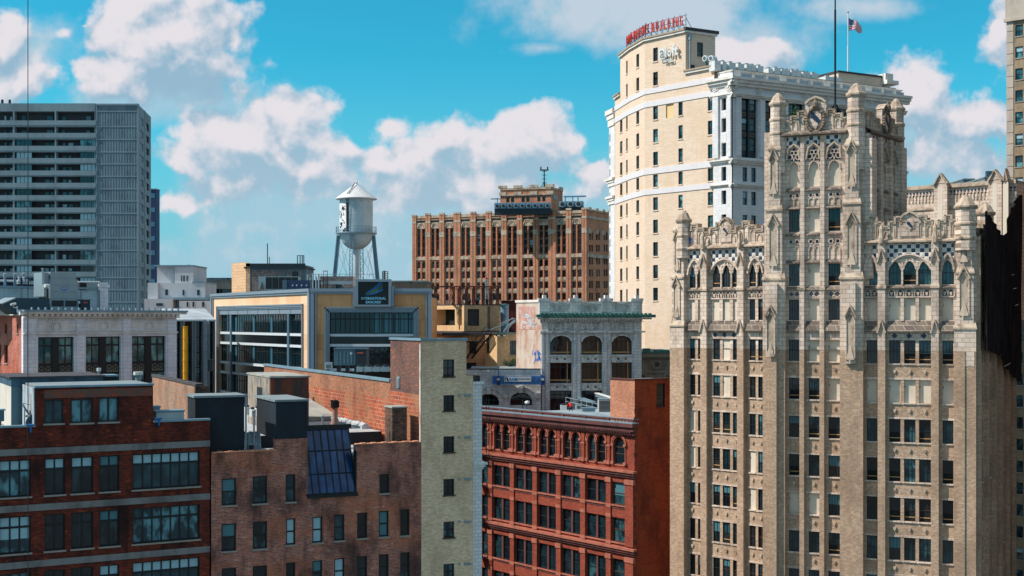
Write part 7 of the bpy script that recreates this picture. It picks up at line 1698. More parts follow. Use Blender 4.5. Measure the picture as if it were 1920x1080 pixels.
# ================================================================== 12 white block group, far roofs, tan building with equipment
m_wp = plain('white_render', C(190, 192, 196), .8, stain=C(150, 150, 154), amt=.4, sscale=.4)
f = through(294.5, 232, 365, 232); o = thing('white_rendered_building', 'white rendered stepped building with tiny slit windows right of the apartment tower', 'building', base(f))
mb = MB(); mb.box(0, f.L, 0, 9, GROUND, Zp(500, 232)); mb.box(f.u(331), f.L, -1.2, 0, GROUND, Zp(500, 232)); mb.box(f.u(284), f.u(303), -2.5, 2, GROUND, Zp(531, 232)); mb.box(f.u(303), f.u(389), -1.8, 7, GROUND, Zp(531, 232)); mb.box(f.u(284), f.u(336), -4.5, -1.8, GROUND, Zp(561, 232)); obj('wall', mb, [m_wp], o, f.M)
mb = MB()
for (a, b, c, d, y) in ((342.5,517,344.5,528,-1.2),(347,517,349.5,528,-1.2),(353,517,355.3,528,-1.2),(315,543,320,554,-1.8),(347,544,350.5,554,-1.8),(374,544,379,554,-1.8),(306,569,318,574,-4.5)):
    mb.box(f.u(a), f.u(b), y-.04, y+.02, Zp(d, 232), Zp(c, 232)) if 0 else mb.box(f.u(a), f.u(c), y-.04, y+.02, Zp(d, 232), Zp(b, 232))
obj('slit_window', mb, [g_dark], o, f.M)
mb = MB(); mb.box(-.1, f.L+.1, -1.35, 9.1, Zp(500, 232), Zp(500, 232)+.25); mb.box(f.u(336), f.u(400), -4, 2, Zp(563, 232), Zp(558.5, 232)); mb.box(f.u(365), f.u(389)+.1, -1.9, 7, Zp(531, 232), Zp(531, 232)+.2); mb.cyl((f.u(328.5), -.1, Zp(531, 232)), (f.u(328.5), -.1, Zp(505, 232)), .12, 5); obj('flat_roof', mb, [m_flash], o, f.M)
mb = MB()
for x in (347, 350): mb.cyl((f.u(x), 2, Zp(500, 232)), (f.u(x), 2, Zp(494, 232)), .06, 4)
obj('antenna', mb, [m_steel], o, f.M)
f3 = through(336, 228, 398, 228); o2 = thing('tan_annex', 'low tan annex wall with dark doors between the white building and stone office', 'building', base(f3)); mb = MB(); mb.box(0, f3.L, 0, 4, GROUND, Zp(564, 228)); obj('wall', mb, [m_wp], o2, f3.M); mb = MB()
for a, b in ((350, 353), (379, 383), (361, 364)): mb.box(f3.u(a), f3.u(b), -.05, .02, Zp(575, 228), Zp(566, 228))
obj('door', mb, [fr_dark], o2, f3.M)
def vents(o, f, z1):
    mb = MB()
    for x in (380, 390, 402, 412, 420): mb.box(f.u(x), f.u(x)+1.6, 3, 5, z1, z1+.9)
    obj('roof_vent', mb, [m_bluegrey], o, f.M)
    mb = MB()
    for x in (390, 402, 413, 427): mb.box(f.u(x), f.u(x)+.9*(6 if x == 390 else 4)/2, -.05, .02, z1-3.4-(2 if x == 390 else 0), z1-1.9)
    obj('window', mb, [g_dark], o, f.M)
farbox('long_tan_building', 'long low tan far building with a row of small roof vents', 358, 440, 527, 310, 16, plain('dull_tan_stone', C(150, 140, 130), .9, amt=.5), vents)
farbox('brown_far_building', 'long low brown far building behind the water tower and bancard sign', 700, 800, 529, 330, 16, plain('dull_brown_stone', C(130, 112, 98), .9, amt=.5))
f = through(461, 222, 575, 222); o = thing('tan_plant_building', 'tan brick building with a blue framed rubble wall behind the office parapet', 'building', base(f))
m_lt = brick('light_tan_block', C(218, 182, 146), C(202, 164, 128), C(160, 130, 100), 1.2, .5, .03, amt=.3)
tl = vpfac(f.A, -900, 12); tl = Fac(tl.P(tl.L*.9), f.A); mb = MB(); uL_ = tl.u(434.5); mb.wall(uL_, tl.L, GROUND, Zp(491.5, 222), (), 0, .3); obj('lit_side_wall', mb, [m_lt], o, tl.M)
mb = MB(); mb.box(0, f.u(573), 0, 9, GROUND, Zp(497, 222), 0); mb.box(0, f.u(469), -.1, 0, GROUND, Zp(493, 222), 1); obj('wall', mb, [m_bluegrey, m_lt], o, f.M)
mb = MB(); mb.box(f.u(472.5), f.u(534), -.06, .02, GROUND, Zp(507, 222)); mb.box(f.u(538), f.u(566), -.06, .02, GROUND, Zp(507, 222)); obj('rubble_panel', mb, [brick('rubble_stone', C(150, 140, 134), C(104, 100, 100), C(90, 88, 88), .5, .3, .04, amt=.6, fine=.3)], o, f.M)
mb = MB(); mb.box(-.3, f.u(573)+.3, -.5, 9, Zp(503, 222), Zp(500.5, 222)); mb.box(0, f.u(572), -.1, .3, Zp(500, 222), Zp(494, 222)); mb.box(f.u(548.5), f.u(559), -.12, 0, Zp(519, 222), Zp(509, 222)); obj('dark_fascia', mb, [m_darkmetal], o, f.M)
mb = MB()
for x in (556, 561, 565, 568): mb.cyl((f.u(x), 1, Zp(495, 222)), (f.u(x), 1, Zp(478, 222)), .1, 5)
mb.box(f.u(556), f.u(568), .8, 1.2, Zp(479, 222), Zp(478, 222)); obj('ladder_frame', mb, [m_bluegrey], o, f.M)
mb = MB(); mb.cyl((f.u(499.5), 1, Zp(495, 222)), (f.u(499.5), 1, Zp(456, 222)), .09, 5); mb.cyl((f.u(503), 1, Zp(495, 222)), (f.u(503), 1, Zp(481, 222)), .08, 5); mb.lathe(f.u(503), 1, [(.35, Zp(499, 222)), (.1, Zp(494, 222))], 5); obj('roof_mast', mb, [m_darkmetal], o, f.M)
def chiller(o, f, u0, u1, z0, z1, dep):
    mb = MB(); n = 5; a = u0+(u1-u0)*.18
    for i in range(n): x = a+(u1-a)*i/n; mb.box(x+.03, x+(u1-a)/n-.03, -.04, 0, z0+.1, z1-.1)
    obj('coil_panel', mb, [fr_black], o, f.M)
    mb = MB(); c = (u0+a)/2; mb.prism([(u0+.2, z0), (c, z0+(z1-z0)*.62), (a-.2, z0)], -.06, -.01); obj('service_gap', mb, [plain('dark_tan', C(90, 80, 66), .8)], o, f.M)
fC = through(484, 190, 560, 190); simplebox('chiller', 'long chiller with a pale end and dark coil panels behind the office parapet', 'chiller', fC, 484.5, 518.5, 559, 543, 0, 2.4, m_steel, chiller)
fC = through(530, 184, 583, 184); simplebox('generator', 'long dark blue generator housing right of the pale ended chiller', 'generator', fC, 530, 525.5, 581, 541.5, 0, 2.0, plain('dark_blue_steel', C(30, 52, 84), .5),
    lambda o, f, u0, u1, z0, z1, d: (obj('end_panel', (lambda m: (m.box(u0-.02, u0+(u1-u0)*.15, -.05, d, z0, z1+.02), m)[1])(MB()), [m_bluegrey], o, f.M), obj('door_handle', (lambda m: ([m.box(u0+(u1-u0)*k, u0+(u1-u0)*k+.14, -.06, 0, z0+.4, z0+.6) for k in (.35, .5, .68, .86)], m)[1])(MB()), [m_white], o, f.M)))
f = through(601, 215, 662, 215); o = thing('grey_brick_outbuilding', 'low grey and brick roof building with a hooped ladder behind the water tower legs', 'building', base(f))
mb = MB(); mb.box(0, f.L, 0, 8, GROUND, Zp(518, 215), 0); mb.box(-.1, f.L, -.1, 0, Zp(526, 215), Zp(518, 215), 1); mb.box(0, f.L, -.1, 0, GROUND, Zp(533, 215), 1); mb.box(f.u(630), f.u(640), -.15, 0, Zp(541, 215), Zp(533.5, 215), 2); obj('wall', mb, [m_wp, mats['rubble_stone'], g_dark], o, f.M)
mb = MB()
for x in (607, 614.5): mb.cyl((f.u(x), -.3, Zp(541, 215)), (f.u(x), -.3, Zp(510, 215)), .06, 4)
for k in range(12): z = Zp(541-k*2.4, 215); mb.cyl((f.u(610), -.3, z), (f.u(614.5), -.3, z), .04, 4)
for x in (608.2, 612.8): mb.arc(f.u(x), Zp(510, 215), .2, .1, -.35, -.25, 0, 180, 6)
obj('ladder', mb, [fr_dark], o, f.M)
mb = MB()
for i in range(12): x = f.u(575)+(f.u(700)-f.u(575))*i/11; mb.cyl((x, 3, Zp(520, 215)), (x, 3, Zp(513, 215)), .06, 4)
mb.cyl((f.u(575), 3, Zp(513, 215)), (f.u(700), 3, Zp(513, 215)), .06, 4); obj('railing', mb, [m_steel], o, f.M)
fC = through(572, 213, 600, 213); simplebox('pipe_rack', 'jumble of pale pipes and tanks between the generator and the hooped ladder', 'pipework', fC, 575, 525, 599, 541, 0, 1.5, m_darkmetal,
    lambda o, f, u0, u1, z0, z1, d: obj('pipe', (lambda m: ([m.cyl((u0+(u1-u0)*k, -.2, z0), (u0+(u1-u0)*k, -.2, z1+h), .16, 6) for k, h in ((.1, .9), (.3, .4), (.5, 1.1), (.75, .6), (.95, .9))], m)[1])(MB()), [m_steel], o, f.M))
f = through(717, 200, 727, 200); o = thing('lattice_flue', 'slim latticed flue stub standing right of the water tower', 'chimney pipe', base(f, 1, 0, zt8)); mb = MB()
for x in (0, f.L*.5, f.L): mb.cyl((x, 0, 4), (x, 0, Zp(509, 200)), .09, 4)
for k in range(5): z = Zp(509+k*4, 200); mb.box(0, f.L, -.05, .05, z-.05, z+.05)
mb.cyl((f.L*.35, .1, 4), (f.L*.35, .1, Zp(507.5, 200)), .16, 6); obj('lattice', mb, [plain('brown_iron', C(90, 78, 70), .8)], o, f.M)

# ================================================================== 13 water tower
dW = 232.0; pc = Wp(668, dW); s = dW/F; cx, cy = pc.x, pc.y; Zw = lambda y: Zp(y, dW)
o = thing('water_tower', 'white water tower with a conical roof and a round bottomed tank on lattice legs', 'water tower', T(cx, cy, zt8-3))
m_tank = plain('white_tank_paint', C(176, 192, 198), .45, stain=C(120, 136, 142), amt=.4, sscale=.6, fine=.06); R_ = 30.9*s; I4 = Matrix.Identity(4)
mb = MB(); mb.lathe(cx, cy, [(R_, Zw(438)), (R_, Zw(405)), (R_*1.005, Zw(404)), (R_, Zw(403)), (R_, Zw(373))], 48, smooth=False); obj('tank', mb, [m_tank], o, I4)
mb = MB(); n = 10; mb.lathe(cx, cy, [(R_*cos(radians(90-90*i/n))+.01, Zw(438)-(Zw(438)-Zw(468.5))*sin(radians(90*(n-i)/n))) for i in range(n+1)], 40, smooth=True); obj('tank_bottom', mb, [m_tank], o, I4)
mb = MB(); mb.lathe(cx, cy, [(R_*.98, Zw(374.5)), (38.7*s, Zw(374)), (38.7*s, Zw(372.6)), (.25, Zw(345)), (.2, Zw(344)), (.32, Zw(342.5)), (.2, Zw(341)), (.02, Zw(340.5))], 48); obj('roof', mb, [plain('white_roof_paint', C(206, 206, 206), .4, amt=.2)], o, I4)
Rb = 38.5*s; zb_ = Zw(439); mb = MB(); mb.lathe(cx, cy, [(R_*.99, zb_), (Rb, zb_), (Rb, zb_+.25), (R_*.99, zb_+.25)], 40); obj('balcony', mb, [m_flash], o, I4)
mb = MB(); n = 32
for i in range(n):
    a = 2*pi*i/n; b = 2*pi*(i+1)/n; x, y = cx+Rb*.98*cos(a), cy+Rb*.98*sin(a); x2, y2 = cx+Rb*.98*cos(b), cy+Rb*.98*sin(b); mb.cyl((x, y, zb_), (x, y, zb_+1.25), .04, 4)
    for k in (.65, 1.25): mb.cyl((x, y, zb_+k), (x2, y2, zb_+k), .04, 4)
obj('railing', mb, [m_flash], o, I4)
zB = 1.0; mb = MB(); mb.cyl((cx, cy, zB), (cx, cy, Zw(467)), 5.9*s, 20); obj('riser_pipe', mb, [m_tank], o, I4)
legs = [(635, 0, 620.5, 0), (700, 0, 714.5, 0), (659.5, -1, 656.5, -1), (677.5, 1, 679.5, 1)]
for i, (xt, k1, xb, k2) in enumerate(legs):
    pt = Vector(((xt-CX)*s*1.0, cy, Zw(441))); pb = Vector(((xb-CX)*s, cy, zB)); off = R_*1.02*k1; pt.y += off; pb.y += off*1.5; mb = MB()
    pt.x = (xt-CX)/F*pt.y; pb.x = (xb-CX)/F*pb.y
    for dx in (-.3, .3): mb.cyl(pb+Vector((dx, 0, 0)), pt+Vector((dx*.9, 0, 0)), .09 if k1 else .13, 4)
    nn = 26
    for j in range(nn):
        t0, t1 = j/nn, (j+1)/nn; sg = 1 if j % 2 else -1; mb.cyl(pb.lerp(pt, t0)+Vector((-.3*sg, 0, 0)), pb.lerp(pt, t1)+Vector((.3*sg, 0, 0)), .05, 4)
    if not k1: q = pb.lerp(pt, .5); mb.add([tuple(pb+Vector((-.3, .1, 0))), tuple(pb+Vector((.3, .1, 0))), tuple(pt+Vector((.27, .1, 0))), tuple(pt+Vector((-.27, .1, 0)))], [(0,1,2,3)])
    obj('leg', mb, [m_flash], o, I4)
mb = MB()
def rod(x0, y0, x1, y1, ky=0): mb.cyl(((x0-CX)*s, cy+ky, Zw(y0)), ((x1-CX)*s, cy+ky, Zw(y1)), .035, 4)
for q in ((640,455,668,530),(634,470,660,540),(655,465,632,540),(697,455,665,530),(700,462,688,530),(686,466,704,540),(688,470,702,530),(676,480,712,545),(640,470,655,545)): rod(*q, ky=rng.uniform(-2, 2))
obj('tie_rod', mb, [m_steel], o, I4)
# ladder and painted panel on the tank
mb = MB(); a0 = radians(-113)
def on(a, z, r=R_+.12): return (cx+r*cos(a), cy+r*sin(a), z)
for da in (-.07, .07): mb.cyl(on(a0+da, zb_), on(a0+da, Zw(373), R_+.2), .05, 4); mb.cyl(on(a0+da, Zw(372), R_*1.15), (cx+.25*cos(a0), cy+.25*sin(a0), Zw(346)), .05, 4); mb.cyl(on(a0+da, Zw(366), R_*1.0), (cx+.25*cos(a0), cy+.25*sin(a0)-.2, Zw(342)), .05, 4)
for k in range(26): z = zb_+.3+k*.24; mb.cyl(on(a0-.07, z), on(a0+.07, z), .03, 4)
obj('ladder', mb, [fr_dark], o, I4)
mu = MB(); A0, A1_ = radians(-178), radians(-114); zA_, zB_ = Zw(437), Zw(383)
def tp(sx_, sz_, r): a = A0+(A1_-A0)*sx_; return (cx+r*cos(a), cy+r*sin(a), zA_+(zB_-zA_)*sz_)
for i in range(14): mu.quad(tp(i/14, 0, R_+.02), tp((i+1)/14, 0, R_+.02), tp((i+1)/14, 1, R_+.02), tp(i/14, 1, R_+.02), 0)
def stroke(pts, w_):
    for (x0, z0), (x1, z1) in zip(pts, pts[1:]):
        dx, dz = x1-x0, z1-z0; l = sqrt((dx*2.9)**2+(dz*5.2)**2) or 1; nx_, nz_ = -dz*5.2/l*w_/2.9, dx*2.9/l*w_/5.2
        mu.quad(tp(x0-nx_, z0-nz_, R_+.035), tp(x1-nx_, z1-nz_, R_+.035), tp(x1+nx_, z1+nz_, R_+.035), tp(x0+nx_, z0+nz_, R_+.035), 1)
stroke([(0, .985), (1, .985)], .12); stroke([(.985, 0), (.985, 1)], .2)
stroke([(.45,.9),(.6,.78),(.75,.86),(.9,.8)], .34); stroke([(.8,.95),(.86,.7),(.92,.6)], .5); stroke([(.4,.74),(.5,.62),(.44,.5),(.62,.44)], .2); stroke([(.55,.66),(.72,.6)], .2)
stroke([(.12,.8),(.2,.66),(.1,.56)], .2); stroke([(.3,.34),(.42,.28),(.58,.34),(.5,.2),(.36,.18)], .2); stroke([(.66,.42),(.8,.3)], .14); stroke([(.5,.1),(.7,.03),(.9,.12)], .3)
obj('painted_panel', mu, [plain('mural_white', C(224, 226, 228), .5, amt=.1), plain('mural_black', C(22, 32, 44), .5, amt=0)], o, I4)
# ================================================================== 14 long brown brick tower block in the distance
m_ub = brick('umber_brick', C(218, 150, 112), C(184, 122, 94), C(150, 112, 92), .5, .2, .02, stain=C(110, 72, 60), amt=.4, sscale=.15, fine=.12)
m_us = plain('tan_carved_stone', C(190, 172, 150), .85, stain=C(110, 96, 84), amt=.8, sscale=.8, fine=.25, bump=.6)
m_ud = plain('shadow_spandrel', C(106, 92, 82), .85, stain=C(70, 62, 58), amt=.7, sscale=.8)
d14 = 400.0; vp14 = -4800
C14 = d14*(1092-vp14); F14 = through(775, C14/(775-vp14), 1100, C14/(1100-vp14)); u = F14.u
r14 = thing('umber_brick_block', 'long umber brick tower block in the distance with tall paired arched windows between brick piers', 'building', base(F14)); W14 = Wins(r14, 98)
zx = lambda v: 760+v/3.6; zy = lambda v: 300+v/3.6
Z14 = lambda y: Zp(y, d14)
zt14 = Z14(zy(338)); pil = [(50,77),(140,172),(234,266),(330,375),(442,478),(547,583),(651,686),(757,792),(866,900),(968,1018),(1088,1122),(1194,1226)]
H = []; wl = MB(); tr = MB(); rr = random.Random(8)
yA0, yA1 = Z14(zy(425)), Z14(zy(628)); rws = [(zy(665), zy(712)), (zy(742), zy(787)), (zy(820), zy(862)), (zy(897), zy(942)), (zy(974), zy(1018))]
yoff = lambda x: 0
for i in range(11):
    a, b = u(zx(pil[i][1])), u(zx(pil[i+1][0])); g = (b-a); w_ = g*.37; 
    for (p, q) in ((a+g*.06, a+g*.06+w_), (b-g*.06-w_, b-g*.06)):
        H.append((p, q, yA1, yA0)); wl.spandrel(p, q, yA0-w_/2, yA0, 0, .6, 'round', 1, 8)
        for k in range(4):
            zt = yA0-.1-(yA0-yA1)*k/4; zb = zt-(yA0-yA1)/4*.70; W14.add(F14, p, q, zb, zt, y=.7, nx=1, rows=(.5,), fw=.10, mw=.10, fmat=fr_dark, gmat=rr.choice([g_dark, g_black, g_dark, g_teal, curtain if rr.random() < .35 else g_dark]), blind=0)
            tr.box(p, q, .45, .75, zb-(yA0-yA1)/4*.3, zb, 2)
        for j, (ya, yb) in enumerate(rws):
            zt, zb = Z14(ya), Z14(yb); H.append((p, q, zb, zt)); 
            if j == 0: wl.spandrel(p, q, zt-w_/2, zt, 0, .6, 'round', 1, 6)
            W14.add(F14, p, q, zb, zt, y=.7, nx=2, rows=(.5,), fw=.10, mw=.08, fmat=rr.choice([fr_light, fr_dark, fr_dark]), gmat=rr.choice([g_dark, g_black, g_teal]), blind=0)
    c = (a+b)/2; tr.arc(c, yA0+.1, g*.40, .35, -.35, 0, 0, 180, 10, 1); tr.arc(c, yA0+.25, g*.22, .2, -.25, 0, 0, 180, 8, 1)
    tr.box(a, b, -.12, .02, yA0-.3, zt14-2.6, 3); 
    for k in range(8): x = a+g*(k+.5)/8; tr.arc(x, zt14-1.7, .3, .15, -.3, 0, 0, 180, 5, 1); tr.box(x-.18, x+.18, -.14, -.12, zt14-2.3, zt14-1.75, 4)
    tr.box(a, b, -.35, 0, zt14-.9, zt14-.1, 1); tr.box(a, b, -.2, 0, zt14-2.7, zt14-2.4, 1)
    tr.box(c-.18, c+.18, -.25, .3, Z14(zy(1020)), yA0-.6, 0)
    for j in range(5):
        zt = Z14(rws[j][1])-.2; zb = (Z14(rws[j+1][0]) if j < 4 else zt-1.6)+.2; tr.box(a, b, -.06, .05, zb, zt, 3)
        for q_ in (.25, .75): tr.arc(a+g*q_, (zt+zb)/2, .4, .16, -.16, -.06, 0, 360, 6, 1)
for i, (pa, pb) in enumerate(pil):
    a, b = u(zx(pa)), u(zx(pb)); d_ = -.5
    zpt_ = zt14+(.7 if i else .3); tr.box(a, b, d_, 0, GROUND, zpt_-.6, 0); tr.box(a-.1, b+.1, d_-.12, 0, zpt_-.6, zpt_, 1)
    tr.box(a-.02, b+.02, d_-.08, 0, yA0-3.2, yA0-1.6, 1) if i else None; tr.box(a-.02, b+.02, d_-.06, 0, zt14-2.6, zt14-1.9, 1)
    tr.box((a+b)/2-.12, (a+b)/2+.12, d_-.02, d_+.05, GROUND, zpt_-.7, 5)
zb1, zb0 = Z14(zy(632)), Z14(zy(655)); tr.box(0, F14.L, -.45, 0, zb0, zb1, 1)
wl.wall(0, F14.L, GROUND, zt14, H, 0, .8, 0); obj('front_wall', wl, [m_ub, m_us], r14, F14.M)
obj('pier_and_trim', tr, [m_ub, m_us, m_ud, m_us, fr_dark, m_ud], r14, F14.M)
F14s = vpfac(F14.B, 2350, 60); F14s = Fac(F14.B, F14s.P(F14s.u(1143.5))); H = []; us = F14s.u
for (ya, yb) in ((490,540),(572,618),(655,705),(738,785),(817,865),(897,945),(975,1020)):
    for (xa, xb) in ((1240,1253),(1256,1268),(1287,1300),(1303,1315),(1338,1351),(1354,1366)):
        xm = zx((xa+xb)/2); a, b = us(zx(xa)), us(zx(xb)); zt, zb = F14s.z(xm, zy(ya)), F14s.z(xm, zy(yb)); H.append((a, b, zb, zt)); W14.add(F14s, a, b, zb, zt, y=.35, nx=1, rows=(.5,), fw=.12, mw=.12, fmat=fr_dark, gmat=g_teal)
wl = MB(); wl.wall(0, F14s.L, GROUND, zt14, H, 0, .5, 0); tr = MB(); tr.box(0, F14s.L, -.3, 0, zb0, zb1, 0); tr.box(0, F14s.L, -.3, .3, zt14-2.6, zt14-1.8, 0); tr.box(0, F14s.L, -.3, .6, zt14-.1, zt14+.4, 0)
for k in (.12, .42, .7, .95): tr.box(F14s.L*k-1, F14s.L*k+1, -.2, 0, yA0-3.2, yA0-1.6, 0); tr.box(F14s.L*k-.8, F14s.L*k+.8, -.3, .5, zt14+.4, zt14+1.0, 0)
obj('side_wall', wl, [m_ub], r14, F14s.M); obj('side_trim', tr, [m_us], r14, F14s.M)
W14.flush('small_window')
core(r14, [F14.A, F14.B, F14s.B, F14.A+Vector((14, 40))], GROUND, zt14-1.0, m_ub, m_roofgrey, ins=.82)
# penthouse with its own arches
Fp = through(938, 412, 1033.6, 407); up = Fp.u; zpt = Fp.z(1000, 353); zpb = zt14-1; H = []; W14b = Wins(r14); wl = MB()
for x in (692, 724, 795, 828, 902, 935): a, b = up(zx(x-11)), up(zx(x+11)); zt, zb = Fp.z(980, zy(248)), Fp.z(980, zy(284)); H.append((a, b, zb, zt)); wl.spandrel(a, b, zt-(b-a)/2, zt, 0, .4, 'round', 0, 8); W14b.add(Fp, a, b, zb, zt, y=.5, nx=1, rows=(.5,), fw=.1, fmat=fr_dark, gmat=g_black)
wl.wall(0, Fp.L, zpb, zpt, H, 0, .5); obj('penthouse_wall', wl, [m_ub], r14, Fp.M); W14b.flush()
tr = MB(); tr.box(0, Fp.L, -.3, .5, zpt-.3, zpt+.3, 0); tr.box(0, Fp.L, -.25, 0, zpt-2.2, zpt-1.8, 0)
for x in (657, 760, 866, 975): c = up(zx(x)); tr.box(c-1.4, c+1.4, -.4, .5, zpt+.2, zpt+1.1, 0); tr.box(c-1.2, c+1.2, -.3, 0, zpt-2.0, zpt-1.0, 0)
for k in range(24): tr.box(Fp.L*(k+.2)/24, Fp.L*(k+.7)/24, -.1, 0, zpt-2.9, zpt-2.3, 1)
obj('penthouse_trim', tr, [m_us, fr_dark], r14, Fp.M)
Fps = vpfac(Fp.B, 2000, 50); Fps = Fac(Fp.B, Fps.P(Fps.u(1055))); wl = MB(); wl.wall(0, Fps.L, zpb, zpt+.2, (), 0, .3, 0); wl.box(Fps.u(1037), Fps.u(1045), -.1, 0, Fp.z(1040, 372.5), Fp.z(1040, 363), 1); wl.box(0, Fps.L, -.2, .3, zpt-.3, zpt+.3, 2); wl.box(Fps.L-3, Fps.L, -.2, .3, zpt+.3, zpt+1.0, 2); obj('penthouse_wall', wl, [m_ub, g_teal, m_us], r14, Fps.M)
core(r14, [Fp.A, Fp.B, Fps.B, Fp.A+Vector((4, 16))], zpb, zpt-.4, m_ub, m_roofgrey, ins=.6, name='penthouse_body')
m_bs = plain('blue_grey_steel', C(96, 142, 168), .5, metal=.2, amt=.3)
def fanbank(name, label, x0, x1, ya, yb, n, d):
    f = through(x0, d, x1, d-1.5); o = thing(name, label, 'cooling unit', base(f, 0, 0, zt14-1)); z0, z1 = Zp(yb, d), Zp(ya, d)
    for i in range(n):
        a, b = f.L*i/n, f.L*(i+1)/n-.15; mb = MB(); mb.box(a, b, 0, 3, z0, z1); mb.cyl(((a+b)/2, -.6, (z0+z1)/2-.1), ((a+b)/2, 0, (z0+z1)/2-.1), (b-a)*.40, 14, m=1); mb.cyl(((a+b)/2, -.65, (z0+z1)/2-.1), ((a+b)/2, -.6, (z0+z1)/2-.1), (b-a)*.28, 12, m=2)
        obj('fan_module', mb, [m_bs, m_steel, m_darkmetal], o, f.M)
    mb = MB(); mb.box(0, f.L, .2, 2.8, zt14-1.2, z0); obj('base_frame', mb, [m_darkmetal], o, f.M)
    return o, f, z1
fanbank('fan_bank', 'long row of blue steel fan units in front of the umber block penthouse', 927, 1033, 380.5, 391.5, 9, 403)
o, f, z1 = fanbank('fan_bank', 'short row of blue fan units under a pipe frame right of the umber block penthouse', 1048, 1093, 377.5, 388, 3, 404)
mb = MB()
for x in (1059, 1073, 1083): mb.cyl((f.u(x), 1, z1), (f.u(x), 1, Zp(367, 404)), .2, 5)
for y in (367.5, 369): mb.cyl((f.u(1056), 1, Zp(y, 404)), (f.u(1098), 1, Zp(y, 404)), .15, 5)
obj('pipe_frame', mb, [m_bs], o, f.M)
p = Wp(1020.5, 415); o = thing('roof_mast', 'dark lattice mast with a boxy head on the umber block penthouse', 'antenna', T(p.x, p.y, zpt)); mb = MB(); z0, z1 = zpt-.3, Zp(318, 415)
mb.cyl((p.x, p.y, z0), (p.x, p.y, z1), .26, 5, r2=.18); 
for k in range(5): mb.box(p.x-.8, p.x+.8, p.y-.2, p.y+.2, z0+1.4+k*1.25, z0+1.52+k*1.25)
obj('mast', mb, [fr_dark], o, I4); mb = MB(); mb.box(p.x-1.4, p.x+1.4, p.y-.5, p.y+.5, z1-.3, z1); mb.box(p.x-1.3, p.x-.9, p.y-.4, p.y+.4, z1, z1+.9); mb.box(p.x+.9, p.x+1.3, p.y-.4, p.y+.4, z1, z1+.9); obj('head', mb, [fr_dark], o, I4)
mb = MB()
for a in (0.2, 1.4, 2.6, 3.8, 5.0): mb.cyl((p.x, p.y, z0+2.8), (p.x+2.8*cos(a), p.y+1.6*sin(a), z0), .1, 4)
obj('stay', mb, [fr_dark], o, I4)
mb = MB(); fq = through(920, 405, 938, 405); o = thing('roof_rail', 'thin antenna arm reaching left from the umber block penthouse', 'antenna', base(fq, 2, 0, zt14)); mb.cyl((0, 0, Zp(373, 405)), (fq.L, 0, Zp(373, 405)), .2, 4); mb.cyl((fq.L*.7, 0, zt14-1), (fq.L*.7, 0, Zp(371, 405)), .15, 4); obj('arm', mb, [m_bluegrey], o, fq.M)

# ================================================================== 15 white glazed loft with green cornice, centre
m_gw = brick('grey_white_terracotta', C(226, 226, 222), C(208, 210, 210), C(156, 160, 166), .8, .4, .02, stain=C(140, 142, 144), amt=.5, sscale=.6, rough=.45, fine=.1)
m_gwt = plain('carved_white_terracotta', C(216, 216, 212), .5, stain=C(126, 128, 130), amt=.7, sscale=1.4, fine=.18, bump=.5)
m_cop = plain('green_copper', C(64, 122, 112), .6, stain=C(34, 76, 72), amt=.7, sscale=1.0)
F15 = through(1015, 177, 1203, 178.5); u = F15.u; Z15 = lambda y: F15.z(1110, y); y2 = lambda v: 520+v/3.84; x2 = lambda v: 780+v/3.84
r15 = thing('white_glazed_loft', 'white glazed loft building in the centre with green copper cornice and three arched window bays', 'building', base(F15)); W15 = Wins(r15)
wl = MB(); H = []; tr = MB(); zt15 = Z15(567)
for (xa, xb) in ((965, 1121), (1190, 1341), (1409, 1556)):
    a, b = u(x2(xa)), u(x2(xb)); zt, zb = Z15(y2(420)), Z15(y2(557)); H.append((a, b, zb, zt)); h = 1.05
    pts = []
    for i in range(13): t = -1+2*i/12; pts.append(((a+b)/2+(b-a)/2*t, zt-h+h*sqrt(1-t*t*.98)))
    for i in range(12): wl.prism([pts[i], pts[i+1], (pts[i+1][0], zt+.002), (pts[i][0], zt+.002)], 0, .35, 0)
    tr.path([(x, z+.1) for x, z in pts], .22, -.16, 0, 1); tr.path([(x*1.0, z+.42) for x, z in pts], .12, -.22, 0, 1)
    W15.add(F15, a, b, zb, zt-.05, y=.55, nx=4, rows=(.70,), fw=.10, mw=.08, fmat=fr_dark, gmat=g_black)
    for (p0, p1) in ((615, 762), (815, 962), (1015, 1160)):
        zt, zb = Z15(y2(p0)), Z15(y2(p1)); H.append((a, b, zb, zt)); W15.add(F15, a, b, zb, zt, y=.55, nx=4, rows=(.8,), fw=.10, mw=.08, fmat=fr_dark, gmat=g_black)
    br = MB()
    for p0 in (540, 740): z = Z15(y2(p0)); br.box(a+.15, b-.15, .48, .53, z-.08, z+.08); br.box(a+(b-a)*.8, a+(b-a)*.84, .47, .53, z-1.0, z+3.4 if p0 == 740 else z+1.5)
    obj('timber_brace', br, [rawwood], r15, F15.M)
    for (p0, p1) in ((562, 612), (765, 812)):
        z1, z0 = Z15(y2(p0)), Z15(y2(p1)); tr.box(a, b, -.05, .3, z0, z1, 2); tr.box(a, b, -.22, .1, z1-.15, z1+.05, 1); tr.box(a, b, -.18, .1, z0, z0+.15, 1)
        for k in (.32, .68): tr.arc(a+(b-a)*k, (z0+z1)/2, .3, .12, -.16, -.05, n=8, m=1); tr.box(a+(b-a)*k-.12, a+(b-a)*k+.12, -.08, -.04, (z0+z1)/2-.12, (z0+z1)/2+.12, 4)
    for k in range(5):
        x = a-.1+(b-a+.2)*(k+.5)/5; z = Z15(y2(352)); tr.arc(x, z, .34, .12, -.14, 0, n=8, m=1); tr.box(x-.42, x+.42, -.03, .0, z-.5, z+.5, 3); tr.box(x-.1, x+.1, -.1, 0, z-.1, z+.1, 1)
